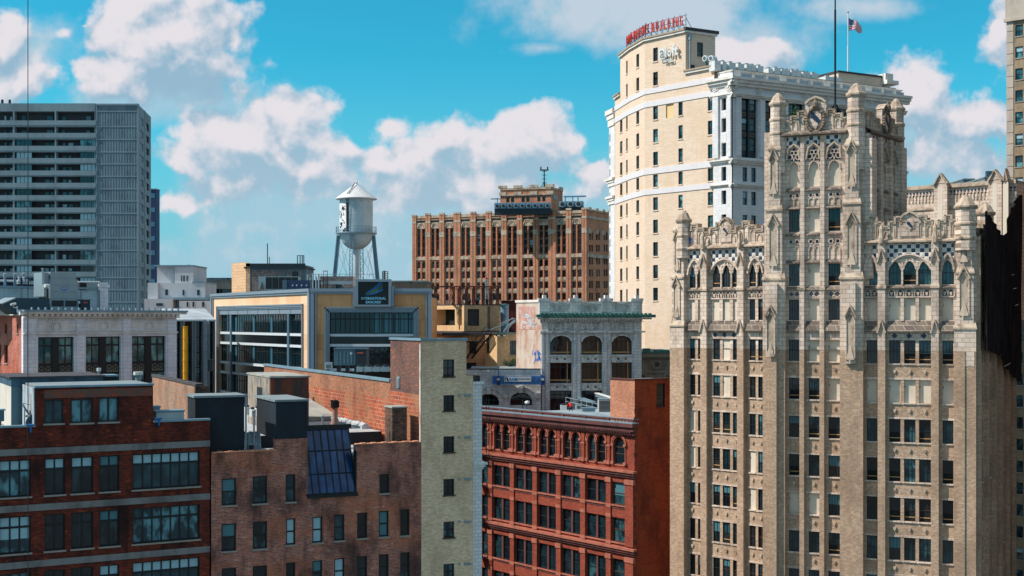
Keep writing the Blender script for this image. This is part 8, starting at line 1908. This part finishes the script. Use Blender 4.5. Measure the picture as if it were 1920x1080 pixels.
for (xa, xb) in ((905, 950), (1132, 1178), (1352, 1398), (1568, 1620)):
    a, b = u(x2(xa)), u(x2(xb)); tr.box(a, a+.55, -.32, 0, GROUND, Z15(y2(392)), 0); tr.box(b-.55, b, -.32, 0, GROUND, Z15(y2(392)), 0); tr.box(a+.55, b-.55, -.12, 0, GROUND, Z15(y2(392)), 1)
    for k in range(20): z = Z15(y2(420))-k*1.1; tr.arc((a+b)/2, z, .2, .1, -.26, -.12, n=6, m=1)
    tr.box(a, b, -.25, 0, Z15(y2(390)), Z15(y2(320)), 0)
tr.box(-.2, F15.L+.4, -.5, .2, Z15(y2(398)), Z15(y2(386)), 1); tr.box(-.2, F15.L+.3, -.4, .1, Z15(y2(322)), Z15(y2(318)), 1)
n = 38
for i in range(n): x = F15.L*(i+.5)/n; tr.box(x-.13, x+.13, -.75, 0, Z15(y2(316)), Z15(y2(303)), 1)
tr.box(-.5, F15.L+1.2, -1.1, .2, Z15(y2(303)), Z15(y2(290)), 1)
cu = MB(); cu.box(-.8, F15.L+1.7, -1.45, .1, Z15(y2(289)), Z15(y2(268))); 
for i in range(26): x = -.4+(F15.L+1.6)*(i+.5)/26; cu.box(x-.18, x+.18, -1.6, -.9, Z15(y2(286)), Z15(y2(258)))
obj('copper_cornice', cu, [m_cop], r15, F15.M)
pz = Z15(y2(190)); tr.box(0, F15.L, -.05, .5, Z15(y2(262)), pz, 0); tr.box(-.1, F15.L+.1, -.25, .6, pz, pz+.3, 1); tr.box(0, F15.L, -.3, .1, Z15(y2(258)), Z15(y2(250)), 1)
for (xa, xb) in ((887, 962), (1112, 1188), (1332, 1408), (1553, 1625)): a, b = u(x2(xa)), u(x2(xb)); tr.box(a, b, -.3, .7, Z15(y2(262)), pz+.35, 0); tr.box(a-.15, b+.15, -.45, .85, pz+.35, pz+.75, 1); tr.box(a+.5, b-.5, -.4, .8, pz+.75, pz+1.2, 1)
for (xa, xb) in ((965, 1108), (1192, 1328), (1412, 1550)): 
    a, b = u(x2(xa)), u(x2(xb)); tr.box(a+.2, b-.2, -.1, 0, Z15(y2(250)), Z15(y2(246)), 1)
    for k in range(18): x = a+.3+(b-a-.6)*k/18; tr.path([(x, Z15(y2(242))), (x+.35, Z15(y2(205)))], .07, -.1, -.05, 1); tr.path([(x+.35, Z15(y2(242))), (x, Z15(y2(205)))], .07, -.1, -.05, 1)
wl.wall(0, F15.L, GROUND, Z15(y2(262)), H, 0, .6, 0); obj('front_wall', wl, [m_gw], r15, F15.M); obj('terracotta_trim', tr, [m_gw, m_gwt, m_gwt, m_gwt, fr_dark], r15, F15.M); W15.flush()
ts = vpfac(F15.A, -900, 9); F15s = Fac(ts.P(ts.u(968)), F15.A); mb = MB(); mb.wall(0, F15s.L, GROUND, pz+.2, (), 0, .3, 0); mb.box(-.1, F15s.L-.2, -.12, .4, pz+.2, pz+.55, 2); mb.box(F15s.L*.1, F15s.L*.75, -.03, 0, Z15(y2(375)), Z15(y2(210)), 1)
obj('side_wall', mb, [plain('peeling_pale_plaster', C(196, 184, 172), .9, stain=C(170, 120, 96), amt=.8, sscale=.6), brick('pink_worn_brick', C(206, 132, 108), C(170, 108, 92), C(180, 160, 150), .4, .15, .03, stain=C(206, 190, 184), amt=.8, sscale=1.1, fine=.2), m_wc], r15, F15s.M)
gr = MB(); rr = random.Random(21)
for k in range(16): x = F15s.L*(.3+.4*rr.random()); z = Z15(y2(275+90*rr.random())); gr.path([(x, z), (x+rr.uniform(-.9, .9), z+rr.uniform(-.7, .7)), (x+rr.uniform(-.9, .9), z+rr.uniform(-.7, .7))], .16, -.045, -.03)
obj('graffiti', gr, [plain('pale_blue_spray', C(196, 206, 214), .8)], r15, F15s.M)
gr = MB()
for k in range(12): x = F15s.L*(.72+.26*rr.random()); z = Z15(y2(545+60*rr.random())); gr.path([(x, z), (x+rr.uniform(-.5, .5), z+rr.uniform(-.8, .8)), (x+rr.uniform(-.5, .5), z+rr.uniform(-.8, .8))], .15, -.02, 0)
obj('graffiti', gr, [m_graf], r15, F15s.M)
core(r15, [F15s.A, F15.A, F15.B, F15.P(F15.L, 22), F15s.A+Vector((1, 14))], GROUND, Z15(y2(262)), m_gw, m_roofgrey, ins=.62)
# stone building to its right with green roof edge
F16 = through(1203, 183, 1275, 183); r16 = thing('grey_stone_building', 'low grey stone building with green roof edge between white loft and gothic tower', 'building', base(F16)); mb = MB(); Z16 = lambda y: Zp(y, 183)
mb.box(0, F16.L, 0, 12, GROUND, Z16(664)); obj('wall', mb, [plain('beige_grey_stone', C(150, 142, 126), .85, stain=C(96, 92, 84), amt=.7, sscale=.7, bump=.5)], r16, F16.M)
tr = MB(); tr.box(-.2, F16.L, -.7, .3, Z16(669), Z16(662)); tr.box(-.1, F16.L, -.4, 0, Z16(672), Z16(669)); tr.box(0, F16.L, -.25, 0, Z16(699), Z16(696)); tr.arc(F16.u(1231), Z16(683), .55, .3, -.25, 0, n=16); 
for x in (1206, 1251): tr.arc(F16.u(x), Z16(706), .42, .3, -.3, 0, n=12)
for i in range(14): tr.box(F16.L*i/14, F16.L*(i+.6)/14, -.5, 0, Z16(672), Z16(669.5)); 
for x in range(1204, 1262, 9): tr.box(F16.u(x), F16.u(x)+.08, -.04, .0, Z16(715), Z16(676))
obj('moulding', tr, [mats['beige_grey_stone']], r16, F16.M)
cu = MB(); cu.box(-.2, F16.L, -.8, .5, Z16(662), Z16(659.5)); 
for x in (1205, 1226, 1240, 1255): cu.box(F16.u(x), F16.u(x)+1.0, -.9, 0, Z16(662), Z16(656 if x > 1210 else 653))
obj('copper_edge', cu, [m_cop], r16, F16.M); cu = MB(); cu.box(-.2, F16.L, .6, 3, Z16(664), Z16(655)); obj('white_parapet', cu, [m_white], r16, F16.M); cu = MB(); cu.box(F16.u(1228), F16.u(1237), -.02, .3, Z16(688), Z16(678)) if 0 else cu.arc(F16.u(1231), Z16(683), .25, .4, -.04, 0, n=10); obj('round_light', cu, [g_dark], r16, F16.M)
# ================================================================== 16 pale low front with blue swing stage, tan brick houses
F17 = through(905, 176, 1014, 176); u = F17.u; r17 = thing('arched_white_front', 'low white front with wide arched windows behind the blue swing stage', 'building', base(F17)); Z17 = lambda y: Zp(y, 176)
F17 = through(872, 176, 1014, 176); u = F17.u; wl = MB(); H = []; tr = MB(); W17 = Wins(r17); y9 = lambda v: 690+v/12; x9 = lambda v: 900+v/12
for (xa, xb, yt) in ((20, 430, 585), (680, 1170, 555)):
    a, b = u(x9(xa-60 if xa < 100 else xa)), u(x9(xb)); zt, zb = Z17(y9(yt)), Z17(760); H.append((a, b, zb, zt)); wl.spandrel(a, b, zt-(b-a)*.36, zt, 0, .5, 'round', 0, 14); W17.add(F17, a, b, zb, zt, y=.6, nx=4, rows=(.45,), fw=.1, mw=.08, fmat=fr_dark, gmat=g_black)
    c = (a+b)/2; R1 = (b-a)/2
    for (rr_, w_, p_) in ((R1+.35, .5, .12), (R1+.75, .16, .25)): tr.path([(c+rr_*cos(radians(q)), zt-(b-a)*.36+(.36*(b-a)+(rr_-R1))*sin(radians(q))) for q in range(20, 161, 10)], w_, -p_, 0)
    tr.box(c-.3, c+.3, -.45, 0, zt-.0, zt+1.0)
for x in (x9(575), x9(1310)): tr.box(u(x)-.3, u(x)+.3, -.4, 0, Z17(y9(680)), Z17(y9(560)))
wl.wall(0, F17.L, GROUND, Z17(692.5), H, 0, .6); obj('wall', wl, [m_gw], r17, F17.M); obj('arch_moulding', tr, [m_gwt], r17, F17.M); W17.flush()
cp = MB(); cp.box(-.1, F17.L, -.1, .7, Z17(692.5), Z17(691.2)); obj('coping', cp, [m_roofdark], r17, F17.M)
core(r17, [F17.A, F17.B, F17.P(F17.L, 13), F17.P(0, 13)], GROUND, Z17(694), m_gw, m_roofgrey, ins=.62)
fS = F17.off(-1.6); u = fS.u; o = thing('swing_stage', 'blue mesh swing stage platform with a white RAM banner hanging on the white front', 'work platform', base(fS, u(970), 0, Z17(722)))
m_bm = plain('blue_mesh', C(20, 104, 176), .6, stain=C(16, 62, 140), amt=.7, sscale=.9); z = lambda y: fS.z(970, y)
mb = MB(); mb.box(u(923), u(1022), 0, .04, z(719.5), z(706.5)); mb.box(u(923), u(1022), .9, .94, z(719.5), z(705.5)); mb.box(u(923)-.02, u(923)+.02, 0, .9, z(719.5), z(706)); mb.box(u(1022)-.02, u(1022)+.02, 0, .9, z(719.5), z(706)); obj('mesh_guard', mb, [m_bm], o, fS.M)
mb = MB(); mb.box(u(923), u(1022), 0, .9, z(721.3), z(719.6))
for i in range(13): a = u(923)+(u(1022)-u(923))*i/12; mb.cyl((a, -.06, z(720)), (a, -.06, z(707)), .03, 4); b = u(923)+(u(1022)-u(923))*min(12, i+1)/12; mb.cyl((a, -.06, z(720)), (b, -.06, z(711)), .022, 4) if i % 2 else mb.cyl((a, -.06, z(711)), (b, -.06, z(720)), .022, 4)
for y in (707, 711): mb.cyl((u(923), -.06, z(y)), (u(1022), -.06, z(y)), .03, 4)
obj('truss', mb, [plain('blue_white_aluminium', C(120, 160, 190), .4, metal=.3)], o, fS.M)
for xx in (934.5, 1017.5):
    mb = MB(); mb.box(u(xx)-.22, u(xx)+.22, -.25, .2, z(722), z(706)); mb.box(u(xx)-.18, u(xx)+.18, -.4, -.25, z(713), z(709), 1); obj('hoist', mb, [plain('deep_blue_paint', C(16, 50, 100), .5) if 'deep_blue_paint' not in mats else mats['deep_blue_paint'], m_white], o, fS.M)
    mb = MB(); mb.add([(u(xx-2.5),-.1,z(691)),(u(xx-1),-.1,z(691)),(u(xx+1.5),-.1,z(697)),(u(xx+.5),-.1,z(706)),(u(xx-1),-.1,z(706)),(u(xx-.5),-.1,z(698)),(u(xx-2.5),.05,z(691)),(u(xx-1),.05,z(691)),(u(xx+1.5),.05,z(697)),(u(xx+.5),.05,z(706)),(u(xx-1),.05,z(706)),(u(xx-.5),.05,z(698))], [(0,1,2,3,4,5),(11,10,9,8,7,6),(0,6,7,1),(1,7,8,2),(2,8,9,3),(3,9,10,4),(4,10,11,5),(5,11,6,0)]); obj('tarp_strap', mb, [mats['bright_blue_paint']], o, fS.M)
mb = MB(); mb.box(u(945), u(996), -.12, -.08, z(715.5), z(706)); bn = obj('banner', mb, [m_white], o, fS.M)
text_on(o, 'RAM', fS, u(955), u(970), z(713.8), z(707.6), -.125, plain('banner_blue', C(24, 128, 190), .5, amt=0), .01, bold=.03); text_on(o, 'CONSTRUCTION SERVICES', fS, u(971.5), u(994.5), z(711.4), z(709.2), -.125, fr_dark, .01)
mb = MB(); mb.arc(u(949.5), z(710.6), .20, .12, -.14, -.12, -30, 230, 10); mb.path([(u(950.5), z(710)), (u(952), z(713)), (u(953.8), z(713.6))], .14, -.14, -.12); obj('emblem', mb, [fr_black], o, fS.M)
# tan brick houses behind
m_tn = brick('tan_yellow_brick', C(220, 180, 138), C(186, 150, 112), C(160, 134, 104), .3, .12, .018, stain=C(120, 100, 74), amt=.5, fine=.15); m_tnl = brick('lit_tan_brick', C(232, 196, 150), C(208, 172, 126), C(190, 160, 124), .3, .12, .018, stain=C(190, 150, 112), amt=.4)  # second brick is a lighter copy; sunlight on left faces put into colour
F18 = through(932, 188, 1002, 190); Z18 = lambda y: Zp(y, 189); ts = vpfac(F18.A, -900, 12); F18s = Fac(ts.P(ts.u(910)), F18.A); r18 = thing('tan_brick_house', 'tan brick rooftop house with a gridded window and sunlit left face above the swing stage', 'building', base(F18)); W18 = Wins(r18); H = []
W18.px(F18, (956, 638.5, 977.5, 665), H, y=.25, nx=4, rows=(.2, .4, .6, .8), fw=.1, mw=.06, fmat=fr_dark, gmat=g_teal, sill=m_stonesill); W18.px(F18, (961, 680, 977.5, 694), H, y=.25, nx=2, rows=(), fw=.1, fmat=fr_dark, gmat=g_teal)
wl = MB(); wl.wall(0, F18.L, GROUND, Z18(626), H, 0, .4); wl.box(F18.u(952)*0, F18.L, 0, 0.001, GROUND, GROUND+.1); obj('front_wall', wl, [m_tn], r18, F18.M); H = []
W18.px(F18s, (911.5, 633, 917.5, 662), H, y=.25, nx=2, rows=(.25, .5, .75), fw=.1, fmat=fr_dark, gmat=g_dark); wl = MB(); wl.wall(0, F18s.L, GROUND, Z18(626), H, 0, .4); obj('side_wall', wl, [m_tnl], r18, F18s.M); W18.flush()
cp = MB(); cp.box(-.2, F18.L+.2, -.2, .4, Z18(626), Z18(624)); obj('coping', cp, [m_cop], r18, F18.M); cp = MB(); cp.box(-.2, F18s.L+.2, -.2, .4, Z18(626), Z18(624)); obj('coping', cp, [m_roofdark], r18, F18s.M)
core(r18, [F18s.A, F18.A, F18.B, F18.P(F18.L, 10), F18s.A+Vector((1, 8))], GROUND, Z18(627), m_tn, m_roofgrey, ins=.42)
for (x, lb) in ((933.5, 'left'), (944.5, 'right')):
    f = F18.off(-.3); uu = f.u(x); o = thing('flood_light', lb+' of two small black flood lights under the tan house roof edge', 'lamp', base(f, uu, 0, Z18(629)), 'flood lights on the tan house'); mb = MB(); mb.box(uu-.3, uu+.3, -.3, .1, Z18(630.5), Z18(627.5)); obj('housing', mb, [fr_black], o, f.M); mb = MB(); mb.box(uu-.2, uu+.2, -.34, -.3, Z18(630.2), Z18(628)); obj('lens', mb, [m_white], o, f.M)
F19 = through(866, 196, 914, 196); r19 = thing('recessed_brick_wall', 'recessed tan brick wall with dark doorway left of the fire stair', 'building', base(F19)); mb = MB(); mb.box(0, F19.L, 0, 8, GROUND, Zp(629, 196)); obj('wall', mb, [m_tn], r19, F19.M); mb = MB(); mb.box(F19.u(874), F19.u(893), -.05, 0, GROUND, Zp(680, 196)); mb.box(F19.u(880), F19.u(893), -.05, 0, Zp(663, 196), Zp(641, 196)); obj('doorway', mb, [fr_black], r19, F19.M)
cp = MB(); cp.box(-3, F19.L+6, -.5, 8, Zp(629, 196), Zp(624, 196)); obj('flat_roof', cp, [m_roofdark], r19, F19.M)
F20 = through(870, 200, 937.5, 201); Z20 = lambda y: Zp(y, 200); ts = vpfac(F20.A, -900, 26); F20s = Fac(ts.P(ts.u(806)), F20.A); r20 = thing('cream_brick_house', 'upper cream brick house with big empty window openings under a rusty steel frame', 'building', base(F20)); H = []
wl = MB(); a, b = F20.u(877), F20.u(898.5); H.append((a, b, Z20(611), Z20(579.5))); wl.wall(0, F20.L, GROUND, Z20(571.5), H, 0, .5); wl.quad((a,.45,Z20(611)),(b,.45,Z20(611)),(b,.45,Z20(579.5)),(a,.45,Z20(579.5)), 1); wl.box(F20.u(914), F20.u(919), -.03, 0, Z20(620), Z20(574), 2); obj('front_wall', wl, [m_tn, m_roofdark, m_ud], r20, F20.M)
H = []; wl = MB()
for (xa, xb) in ((806, 812.5), (818.5, 853), (859, 866)): a, b = F20s.u(xa), F20s.u(xb); zt, zb = F20s.z((xa+xb)/2, 580), F20s.z((xa+xb)/2, 610); H.append((a, b, zb, zt)); wl.quad((a,1.8,zb),(b,1.8,zb),(b,1.8,zt),(a,1.8,zt), 1); wl.box(a+(b-a)*.3, b-.2, 1.5, 1.8, zb, zb+(zt-zb)*.45, 2)
wl.wall(0, F20s.L, GROUND, Z20(571.5), H, 0, 1.8); obj('side_wall', wl, [m_tnl, plain('dim_room_teal', C(30, 52, 50), .9), black], r20, F20s.M)
core(r20, [F20s.A, F20.A, F20.B, F20.P(F20.L, 14), F20s.A+Vector((3, 12))], GROUND, Z20(620), m_tn, m_roofgrey, ins=1.9); mb = MB(); q = [F20s.A, F20.A, F20.B, F20.P(F20.L, 14), F20s.A+Vector((3, 12))]; mb.prismxy([(p.x, p.y) for p in q], Z20(572.5), Z20(570.5)); obj('roof', mb, [m_roofdark], r20, I4)
mb = MB(); mb.prismxy([(p.x, p.y) for p in inset(q, -.6)], Z20(626), Z20(621)); obj('ledge', mb, [m_roofdark], r20, I4)
# rusty steel frame
o = thing('steel_frame', 'rusty dark steel roof frame with leaning timbers on top of the cream brick house', 'steel frame', T(F20s.B.x, F20s.B.y, Z20(571))); m_rs3 = plain('rusty_iron', C(50, 34, 32), .8, stain=C(150, 66, 36), amt=.8, sscale=1.2)
fa = through(812, 200.5, 935, 200.5); fb = through(812, 209, 935, 209)
for x in (818, 851, 862, 876, 889, 907, 921, 934):
    for ff in (fa, fb):
        mb = MB(); xx = ff.u(x if ff is fa else x-2); mb.box(xx-.18, xx+.18, -.15, .15, Z20(571), Z20(538)); obj('post', mb, [m_rs3], o, ff.M)
for ff, dz in ((fa, 0), (fb, .2)):
    mb = MB(); mb.box(ff.u(808), ff.u(936), -.2, .2, Z20(538.5)+dz, Z20(536)+dz); mb.box(ff.u(845), ff.u(936), -.12, .12, Z20(541.5), Z20(540.5)); obj('beam', mb, [m_rs3], o, ff.M)
for x in (818, 862, 907, 934):
    mb = MB(); p0 = fa.P(fa.u(x)); p1 = fb.P(fb.u(x)); mb.cyl((p0.x, p0.y, Z20(537)), (p1.x, p1.y, Z20(537)), .18, 4); obj('cross_beam', mb, [m_rs3], o, I4)
mb = MB()
for (a, b, c, d) in ((838,571,846,543),(850,571,842,550),(841,571,849,546),(836,565,851,562),(861,571,869,543),(869,571,861,545),(824,571,829,552),(833,556,836,571),(921,541,934,549)): mb.cyl((fa.u(a), .5, Z20(b)), (fa.u(c), .8, Z20(d)), .1, 4)
obj('brace', mb, [plain('pinkish_timber', C(190, 130, 108), .8)], o, fa.M)
for i, (x, w_, h) in enumerate(((880, 7, 16), (895, 8, 18), (913, 6, 20))):
    fm_ = fa.off(3); uu = fm_.u(x); oo = thing('roof_machine', ['left', 'middle', 'right'][i]+' of three black round roof machines inside the rusty steel frame', 'machinery', base(fm_, uu, 0, Z20(571)), 'black machines in the steel frame'); mb = MB(); r_ = w_*.5*200/F
    mb.cyl((uu-r_, 0, Z20(571-h*.45)), (uu+r_, 0, Z20(571-h*.45)), r_*1.1, 12); obj('drum', mb, [m_darkmetal], oo, fm_.M); mb = MB(); mb.box(uu-r_*.7, uu+r_*.7, -.5, .5, Z20(571), Z20(571-h*.4)); mb.cyl((uu, 0, Z20(571-h*.4)), (uu, 0, Z20(571-h)), .12, 6); obj('mount', mb, [black], oo, fm_.M)
p = Wp(912, 215); o = thing('red_tipped_flue', 'pale latticed flue with a red tip rising out of the rusty steel frame', 'chimney pipe', T(p.x, p.y, 2)); mb = MB(); mb.cyl((p.x, p.y, 2), (p.x, p.y, Zp(523, 215)), .2, 8); mb.lathe(p.x, p.y, [(.36, 3), (.36, 3.1)], 6)
for k in range(10): mb.lathe(p.x, p.y, [(.28, 3+k*.5), (.3, 3.12+k*.5)], 8)
obj('flue', mb, [m_steel], o, I4); mb = MB(); mb.lathe(p.x, p.y, [(.25, Zp(523, 215)), (.3, Zp(521, 215)), (.03, Zp(518.5, 215))], 8); obj('tip', mb, [m_red], o, I4)
# dark red wall and tank behind
f = through(940, 212, 972, 212); o = thing('maroon_wall', 'plain maroon brick wall end between the cream brick house and the white loft', 'building', base(f)); mb = MB(); mb.box(0, f.L, 0, 6, GROUND, Zp(565, 212)); obj('wall', mb, [brick('maroon_brick', C(110, 52, 46), C(88, 42, 40), C(80, 50, 48), .3, .12, .012)], o, f.M); mb = MB(); mb.box(-.2, f.L+.1, -.2, 6.1, Zp(565, 212), Zp(563.5, 212)); obj('coping', mb, [m_darkmetal], o, f.M)
f = through(938, 206, 954, 206); p = f.P(f.L/2, 1); o = thing('blue_water_tank', 'faded blue grey cylindrical tank with painted scrawls right of the cream brick house', 'tank', T(p.x, p.y, Zp(621, 206))); mb = MB(); mb.lathe(p.x, p.y, [(.66, Zp(625, 206)), (.66, Zp(572, 206))], 18, smooth=True); obj('drum', mb, [plain('faded_blue_grey', C(150, 176, 188), .6, stain=C(40, 80, 120), amt=.9, sscale=1.2)], o, I4); mb = MB(); mb.lathe(p.x, p.y, [(.75, Zp(572, 206)), (.75, Zp(570.5, 206)), (.1, Zp(569.5, 206))], 18); obj('lid', mb, [m_cop], o, I4)
# fire stair
f = through(870, 192, 912, 188); o = thing('fire_stair', 'black steel fire stair slanting down to the left beside the tan brick house', 'fire escape', base(f, f.u(890), 0, Zp(665, 190))); mb = MB()
for dy in (0, 1.1): mb.cyl((f.u(911), dy, f.z(911, 625)), (f.u(874), dy, f.z(874, 672)), .13, 4); mb.cyl((f.u(911), dy, f.z(911, 613)), (f.u(876), dy, f.z(876, 652)), .04, 4)
obj('stringer', mb, [fr_black], o, f.M); mb = MB()
for i in range(16): t = i/15; x = 911-37*t; y = 625+47*t; mb.box(f.u(x)-.2, f.u(x)+.12, 0, 1.1, f.z(x, y)-.04, f.z(x, y)+.02)
obj('tread', mb, [fr_black], o, f.M); mb = MB(); mb.box(f.u(871), f.u(895), -.1, 1.3, f.z(885, 642), f.z(885, 640)); 
for x in (871, 878, 886, 894): mb.cyl((f.u(x), -.1, f.z(x, 641)), (f.u(x), -.1, f.z(x, 629)), .04, 4)
obj('landing', mb, [fr_black], o, f.M)
f = through(900, 190, 966, 192); o = thing('roof_ramp', 'gangway with pale rails sagging across the roof toward the graffiti wall', 'gangway', base(f, f.u(940), 0, Zp(620, 190))); mb = MB()
def seg(pts, r_=.07, y=0): 
    for (x0, y0), (x1, y1) in zip(pts, pts[1:]): mb.cyl((f.u(x0), y, f.z(x0, y0)), (f.u(x1), y, f.z(x1, y1)), r_, 4)
seg([(903,611),(912,617),(920,618),(930,614),(940,611),(950,604),(962,596)]); seg([(938,608),(952,600),(966,597)]); seg([(944,622),(952,612),(966,600)], .14); seg([(950,621),(960,607),(967,603)], .08); seg([(938,608),(938,622)]); seg([(952,600),(953,615)]); obj('rail', mb, [m_steel], o, f.M); mb = MB(); seg([(903,622),(935,622),(950,617),(964,606)], .16, .5); obj('deck', mb, [m_darkmetal], o, f.M)
# plant on the ledge, street-side lamp globe
f = F18.off(-2); uc = f.u(958); o = thing('roof_shrub', 'spiky green potted plant on the ledge below the gridded window', 'plant', base(f, uc, 0, Z17(692))); mb = MB(); rr = random.Random(6)
for i in range(120):
    a = rr.uniform(0, 2*pi); l = rr.uniform(.5, 1.5); e = rr.uniform(.1, 1.2); x = uc+l*cos(a)*cos(e)*1.0; y = .6*l*sin(a)*cos(e); z_ = Z17(691.5)+l*sin(e)*.8+.2
    mb.add([(uc+rr.uniform(-.3,.3), 0, Z17(691.5)), (x, y, z_), (x+.1, y+.05, z_-.22)], [(0,1,2)])
obj('leaves', mb, [plain('dull_green_leaf', C(84, 100, 70), .8)], o, f.M); mb = MB(); mb.lathe(uc, .1, [(.3, Z17(694)), (.42, Z17(690.5))], 10); obj('pot', mb, [m_darkmetal], o, f.M)
f = F17.off(-.9); uu = f.u(914.5); o = thing('dome_camera', 'white dome camera on a curved black arm at the white front roof edge', 'camera', base(f, uu, 0, Z17(698))); mb = MB(); mb.lathe(uu, 0, [(.02, Z17(700)), (.2, Z17(699)), (.28, Z17(697)), (.24, Z17(694)), (.02, Z17(693))], 12, smooth=True); obj('globe', mb, [m_white], o, f.M); mb = MB(); mb.path([(uu, Z17(693)), (uu-.3, Z17(691)), (uu-.8, Z17(691.5)), (uu-1.0, Z17(694))], .08, -.04, .04); mb.cyl((uu-1.0, 0, Z17(694)), (uu-1.0, 1.0, Z17(694)), .05, 4); obj('arm', mb, [fr_black], o, f.M)
f = through(955, 159.5, 992, 158.5); uu = f.u(988); o = thing('roof_floodlight', 'small white floodlight and thin post on the red block roof', 'lamp', base(f, uu, 0, ztop)); mb = MB(); z = f.z(988, 755); mb.cyl((uu-.15, 0, z), (uu+.3, -.2, z+.1), .2, 10); obj('head', mb, [m_white], o, f.M); mb = MB(); mb.cyl((f.u(980), 0, f.z(980, 766)), (f.u(980), 0, f.z(980, 750)), .06, 5); mb.cyl((uu, 0, z), (uu, 0, z-1), .04, 4); obj('post', mb, [fr_dark], o, f.M)
# thin cable near the camera on the left
p = Wp(52.4, 40.0); o = thing('hanging_cable', 'thin dark vertical cable hanging down the whole left side of the view', 'cable', T(p.x, p.y, GROUND)); mb = MB(); mb.cyl((p.x, p.y, GROUND), (p.x, p.y, 16), .013, 5); obj('cable', mb, [fr_black], o, I4); mb = MB(); mb.cyl((p.x, p.y, GROUND), (p.x, p.y, GROUND+.4), .1, 8); obj('anchor', mb, [fr_black], o, I4)
